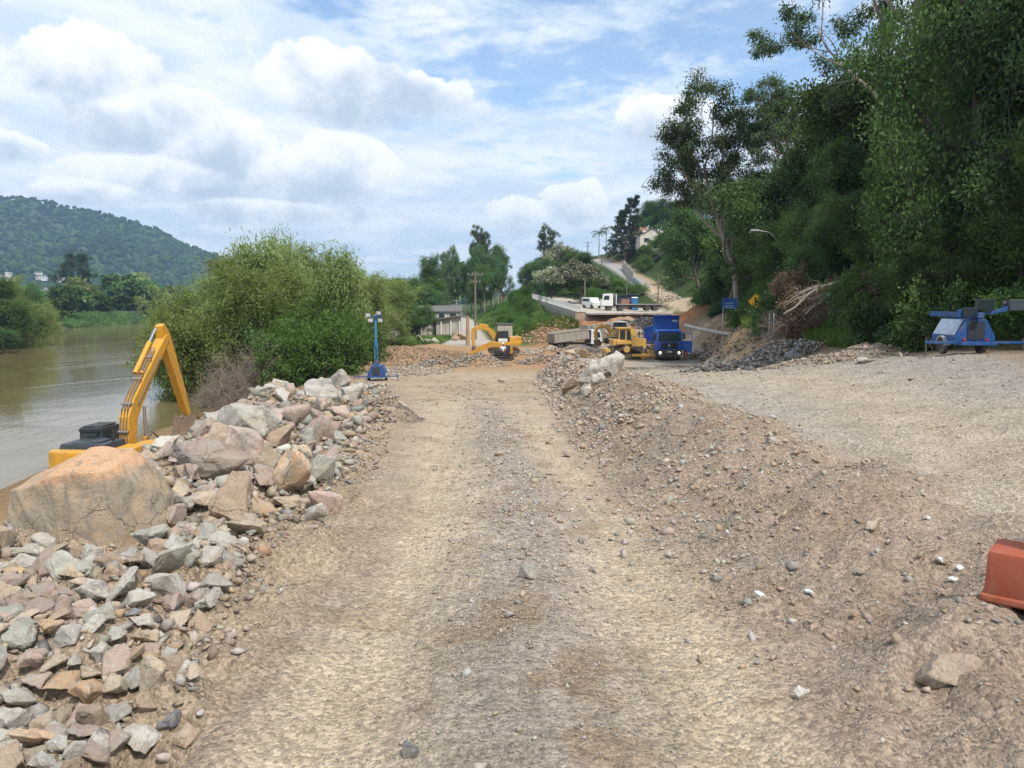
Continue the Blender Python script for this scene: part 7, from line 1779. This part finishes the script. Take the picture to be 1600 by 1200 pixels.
    Y = 212; t = thing('domed_building', 'pale building with a rounded vault roof on the hill', 'building', (xat(1059, Y), Y, at(1059, 384, Y).z), 0)
    arc = [(2.6 * math.cos(math.pi * k / 12), 1.2 + 1.7 * math.sin(math.pi * k / 12)) for k in range(13)]
    MB().prism(arc + [(-2.6, -1), (2.6, -1)], -3, 3, 'xz').build('wall', CREAM, t); a2 = [(p[0] * 1.06, 1.2 + (p[1] - 1.2) * 1.06 + .03) for p in arc]; MB().prism(arc + a2[::-1], -3.15, 3.15, 'xz').build('vault_roof', paint('vault_grey', (.42, .42, .40), .7, dirt=.3), t)
    MB().box((0, -3.03, .9), (1.2, .06, 1.1)).build('window', GLS, t)
    # garden walls beside the branch road
    for i, (pa, pb, Ya, Yb, zt, hh, lab) in enumerate((((968, 402), (984, 424), 205, 178, 0, 2.6, 'tall grey garden wall beside the branch road'), ((984, 424), (992, 430), 178, 170, 0, 1.4, 'low turquoise fence wall beside the branch road'), ((1002, 391), (1036, 392), 202, 200, 0, 2.4, 'grey terrace wall below the cream house'))):
        A, B = at(*pa, Ya), at(*pb, Yb); d = (B - A); L = d.length; z = A.z
        t = thing('garden_wall', lab, 'wall', (A.x + .8, A.y, 0), 0)
        n = max(2, int(L / 4)); m = PLAST if i != 1 else paint('turquoise_wall', (.24, .38, .38), .7, dirt=.3)
        for k in range(n):
            p = d * (k / n); q = d * ((k + .97) / n); gzz = min(gz(A.x + .8 + p.x, A.y + p.y), gz(A.x + .8 + q.x, A.y + q.y)) if i != 2 else A.z - 2
            mb = MB(); vs = []
            for w in (0, .25):
                for r, zz in ((p, gzz - .5), (q, gzz - .5), (q, gzz + hh), (p, gzz + hh)): vs.append((r.x + w, r.y, zz))
            mb.add(vs, [(3, 2, 1, 0), (4, 5, 6, 7), (0, 1, 5, 4), (1, 2, 6, 5), (2, 3, 7, 6), (3, 0, 4, 7)]); mb.build('panel', m, t)
    # site shed and portable toilet behind flatbed
    Y = 143; x = xat(981, Y); g = gz(x, Y)
    t = thing('site_shed', 'dark roofed site shed with reddish wall behind the flatbed truck', 'shed', (x, Y + .8, g), 0)
    MB().box((0, 0, 1.2), (3.5, 2.4, 2.6)).build('wall', NAVY, t); MB().box((-.6, -1.23, .95), (1.5, .05, 1.7)).build('brick_panel', paint('terracotta_sheet', (.33, .15, .11), .8, dirt=.4), t); MB().prism([(-2.0, 2.5), (2.0, 2.7), (2.0, 2.82), (-2.0, 2.62)], -1.5, 1.4, 'xz').build('roof', NAVY, t)
    x = xat(990.5, Y - 1.5); t = thing('portable_toilet', 'blue portable toilet with white roof beside the site shed', 'portable toilet', (x, Y - 1.5, gz(x, Y - 1.5)), 0)
    MB().box((0, 0, 1.15), (1.15, 1.15, 2.2), top=(.96, .96)).build('cabin', paint('toilet_blue', (.02, .14, .36), .45, dirt=.2), t, bevel=.03); MB().box((0, 0, 2.3), (1.2, 1.2, .16), top=(.75, .75)).build('roof', WHI, t, bevel=.03); MB().box((0, -.58, 1.05), (.75, .04, 1.8)).build('door', paint('toilet_door', (.03, .18, .42), .45, dirt=.2), t)
    # distant town
    R = np.random.RandomState(17)
    names = []
    protos = []
    for k, (wl, rf) in enumerate(((WHP, TILE), (CREAM, FIBRO), (WHP, FIBRO), (PLAST, TILE))):
        protos.append((wl, rf))
    n = 0
    for (px0, px1, py0, py1, Y0, Y1, cnt, lab, Hf) in ((-10, 148, 426, 460, 1060, 1290, 46, 'small pale house in the town below the wooded hill', HILL1), (150, 240, 440, 458, 1060, 1240, 14, 'small pale house right of the lone tall tree', HILL1), (604, 650, 446, 462, 1150, 1450, 34, 'tiny pale house on the far town hill', HILL2)):
        meshes = {}
        for i in range(cnt):
            Y = R.uniform(Y0, Y1); px = R.uniform(px0, px1); p = at(px, R.uniform(py0, py1), Y)
            k = R.randint(4)
            w, d, h = R.uniform(8, 14), R.uniform(7, 9), R.uniform(3.2, 6.5)
            if Hf: z = float(Hf(np.array([p.x]), np.array([Y]))[0]) + 1.5
            else: z = p.z
            if k not in meshes:
                o = house('town_house', lab, p.x, Y, z, R.uniform(-.5, .5), 10, 8, 5, 2, *protos[k], group=lab.replace('small pale house', 'pale houses').replace('tiny pale house', 'tiny pale houses'), wins=[('f', -2.5, 2.6, 1.6, 1.4), ('f', 1.5, 2.6, 1.6, 1.4)])
                if not Hf:
                    MB().box((0, 0, -9), (9.5, 7.5, 17)).build('base', PLAST, o)
                bpy.context.view_layer.update() if False else None
                meshes[k] = o; KIDS[o.name] = [c for c in bpy.data.objects if c.parent == o]
                for c in KIDS[o.name]: KIDS[c.name] = [g for g in bpy.data.objects if g.parent == c]
            else:
                o = copy_tree(meshes[k])
            o.location = (p.x, Y, z); o.rotation_euler = (0, 0, R.uniform(-.6, .6)); o.scale = (w / 10, d / 8, h / 5)
    Y = 850; p = at(14, 432, Y); t = thing('water_tower', 'white block shaped tower at the left edge below the hill', 'tower', (p.x, Y, p.z), 0); MB().box((0, 0, -4), (5, 5, 16)).build('shaft', WHP, t); MB().box((0, 0, 4.3), (5.6, 5.6, .5)).build('cap', WHP, t)
buildings()

# ------------------------------------------------------------------ people
def person(label, loc, rz, pose, shirt, trousers, helmet=None, skin=(.30, .17, .11)):
    t = thing('person', label, 'person', loc, rz)
    def skinmesh(name, verts, edges, radii, mat, parent, root=0):
        me = bpy.data.meshes.new(name); me.from_pydata(verts, edges, [])
        o = link(name, me, parent, mat)
        m = o.modifiers.new('skin', 'SKIN'); 
        sv = me.skin_vertices[0].data if me.skin_vertices else None
        if sv is None:
            bm = bmesh.new(); bm.from_mesh(me); bm.verts.layers.skin.verify(); bm.to_mesh(me); bm.free(); sv = me.skin_vertices[0].data
        for i, r in enumerate(radii): sv[i].radius = (r, r) if not isinstance(r, tuple) else r
        sv[root].use_root = True
        s = o.modifiers.new('sub', 'SUBSURF'); s.levels = 1; s.render_levels = 2
        return o
    V = pose['V']
    names = list(V); idx = {n: i for i, n in enumerate(names)}
    bones = [('pelvis', 'waist'), ('waist', 'chest'), ('chest', 'neck'), ('neck', 'head'), ('head', 'crown')]
    for s in 'lr': bones += [('chest', 'sh' + s), ('sh' + s, 'el' + s), ('el' + s, 'wr' + s), ('wr' + s, 'ha' + s), ('pelvis', 'hip' + s), ('hip' + s, 'kn' + s), ('kn' + s, 'an' + s), ('an' + s, 'toe' + s)]
    rad = dict(pelvis=(.15, .11), waist=(.13, .10), chest=(.16, .11), neck=.055, head=.095, crown=.075)
    for s in 'lr': rad.update({'sh' + s: .065, 'el' + s: .045, 'wr' + s: .032, 'ha' + s: .035, 'hip' + s: .085, 'kn' + s: .06, 'an' + s: .042, 'toe' + s: .04})
    sk = paint('skin_%d' % int(skin[0] * 100), skin, .6, dirt=.1)
    skinmesh('body', [V[n] for n in names], [(idx[a], idx[b]) for a, b in bones], [rad[n] for n in names], sk, t)
    def sub(name, keep, mat, grow_):
        ns = [n for n in names if n in keep]; ii = {n: i for i, n in enumerate(ns)}
        e = [(ii[a], ii[b]) for a, b in bones if a in ii and b in ii]
        rr = []
        for n in ns:
            r = rad[n]; rr.append(tuple(q + grow_ for q in r) if isinstance(r, tuple) else r + grow_)
        skinmesh(name, [V[n] for n in ns], e, rr, mat, t)
    sub('trousers', ['pelvis', 'hipl', 'hipr', 'knl', 'knr', 'anl', 'anr'], trousers, .022)
    sub('shirt', ['pelvis', 'waist', 'chest', 'shl', 'shr', 'ell', 'elr'], shirt, .018)
    if helmet:
        h = V['crown']; MB().lathe([(.165, -.02), (.125, -.01), (.125, .05), (.10, .11), (.03, .14)], (h[0], h[1], h[2] - .0), 'z', 16).build('helmet', helmet, t, smooth=True)
    return t
STAND = dict(V={'pelvis': (0, 0, .95), 'waist': (0, 0, 1.12), 'chest': (.01, 0, 1.34), 'neck': (0, 0, 1.50), 'head': (.02, 0, 1.62), 'crown': (.0, 0, 1.71),
             'shl': (0, .19, 1.40), 'ell': (-.02, .25, 1.12), 'wrl': (.08, .24, .88), 'hal': (.11, .23, .80), 'shr': (0, -.19, 1.40), 'elr': (-.02, -.25, 1.12), 'wrr': (.08, -.24, .88), 'har': (.11, -.23, .80),
             'hipl': (0, .10, .88), 'knl': (.05, .12, .48), 'anl': (-.01, .12, .09), 'toel': (.14, .13, .045), 'hipr': (0, -.10, .88), 'knr': (.01, -.12, .48), 'anr': (-.04, -.12, .09), 'toer': (.11, -.13, .045)})
SIT = dict(V={'pelvis': (-.1, 0, .85), 'waist': (-.05, 0, 1.0), 'chest': (.05, 0, 1.2), 'neck': (.08, 0, 1.36), 'head': (.12, 0, 1.47), 'crown': (.11, 0, 1.56),
           'shl': (.05, .18, 1.26), 'ell': (.25, .25, 1.08), 'wrl': (.46, .27, 1.02), 'hal': (.53, .27, 1.02), 'shr': (.05, -.18, 1.26), 'elr': (.25, -.25, 1.08), 'wrr': (.46, -.27, 1.02), 'har': (.53, -.27, 1.02),
           'hipl': (-.05, .1, .82), 'knl': (.3, .2, .72), 'anl': (.15, .18, .36), 'toel': (.3, .19, .30), 'hipr': (-.05, -.1, .82), 'knr': (.3, -.2, .72), 'anr': (.15, -.18, .36), 'toer': (.3, -.19, .30)})
def people():
    ORW = paint('orange_workwear', (.55, .10, .03), .8, dirt=.35); DKT = paint('dark_trousers', (.03, .035, .05), .85, dirt=.4); WSH = paint('white_shirt', (.68, .68, .68), .85, dirt=.2)
    Y = 77.2; x = xat(1071.5, Y); person('worker in orange trousers standing behind the open truck door', (x, Y, gz(x, Y)), math.radians(-80), STAND, ORW, ORW, SIGNY)
    Y = 75; x = xat(786, Y); person('worker in white shirt and white helmet beside the low yellow machine', (x, Y, gz(x, Y) + .1), math.radians(100), STAND, WSH, DKT, WHI)
    Y = 148; x = xat(890, Y); z = gz(x, Y)
    t = thing('motorcycle', 'small motorcycle on the upper road by the parapet', 'motorcycle', (x, Y, z), math.radians(-75))
    for q in (.62, -.62): wheel(t, (q, 0, .3), .3, .1, n=16)
    mb = MB(); beam(mb, [(-.5, .72), (-.1, .75), (.35, .82)], [.12, .2, .25], -.12, .12); mb.build('seat_and_tank', BLK, t, bevel=.03)
    MB().box((.0, 0, .42), (.45, .22, .3)).build('engine', STEEL, t, bevel=.03)
    mb = MB(); mb.tube([(.62, 0, .3), (.42, 0, .95)], .035, 6); mb.tube([(.42, -.32, 1.0), (.42, .32, 1.0)], .02, 6); mb.build('fork', GALV, t)
    o = MB().lathe([(.02, 0), (.09, 0), (.09, .08), (.02, .1)], (0, 0, 0), 'x', 10).build('headlight', LITG, t); o.location = (.5, 0, .88)
    person('rider in white shirt sitting on the motorcycle', (x, Y, z), math.radians(-75), SIT, WSH, DKT, BLK)
people()
# small litter on the bank
def litter():
    R = np.random.RandomState(6)
    for i, (px, py, Y) in enumerate(((1200, 872, 5.6), (1282, 868, 5.7), (1490, 850, 5.9), (1512, 865, 5.7), (1522, 858, 5.8), (1465, 800, 6.8))):
        x = xat(px, Y); z = gz(x, Y)
        n = 6; ring = [(R.uniform(.5, 1) * .055 * math.cos(k), R.uniform(.4, 1) * .03 * math.sin(k), R.uniform(0, .03)) for k in np.linspace(0, 5.3, n)]
        mb = MB(); mb.add(ring + [(0, 0, .035)] + [(p[0], p[1], p[2] - .012) for p in ring], [(k, (k + 1) % n, n) for k in range(n)] + [tuple(range(n + 1, 2 * n + 1))[::-1]] + [(k, n + 1 + k, n + 1 + (k + 1) % n, (k + 1) % n) for k in range(n)])
        o = mb.build('scrap', WHP); o.location = (x, Y, z + .012); o.rotation_euler = (0, 0, R.uniform(0, 6))
        tag(o, ['white scrap lying alone low on the right bank', 'pale scrap beside the rounded brown stone', 'white scrap left of the plastic barrier', 'white scrap nearest the plastic barrier', 'small white scrap behind the one nearest the barrier', 'white scrap farther up the bank behind the barrier'][i], 'scrap')
litter()
# ------------------------------------------------------------------ haze
def build_haze():
    mb = MB(); mb.box((0, 2000, 150), (13000, 4600, 330)); 
    m = bpy.data.materials.new('thin_haze'); m.use_nodes = True; t = m.node_tree; t.nodes.clear()
    out = t.nodes.new('ShaderNodeOutputMaterial')
    v = N(t, 'ShaderNodeVolumePrincipled', i_Color=(.46, .70, 1.0, 1), i_Density=.00018, i_Anisotropy=.1)
    t.links.new(v.outputs[0], out.inputs['Volume'])
    tag(mb.build('haze', m), kind='stuff')
build_haze()
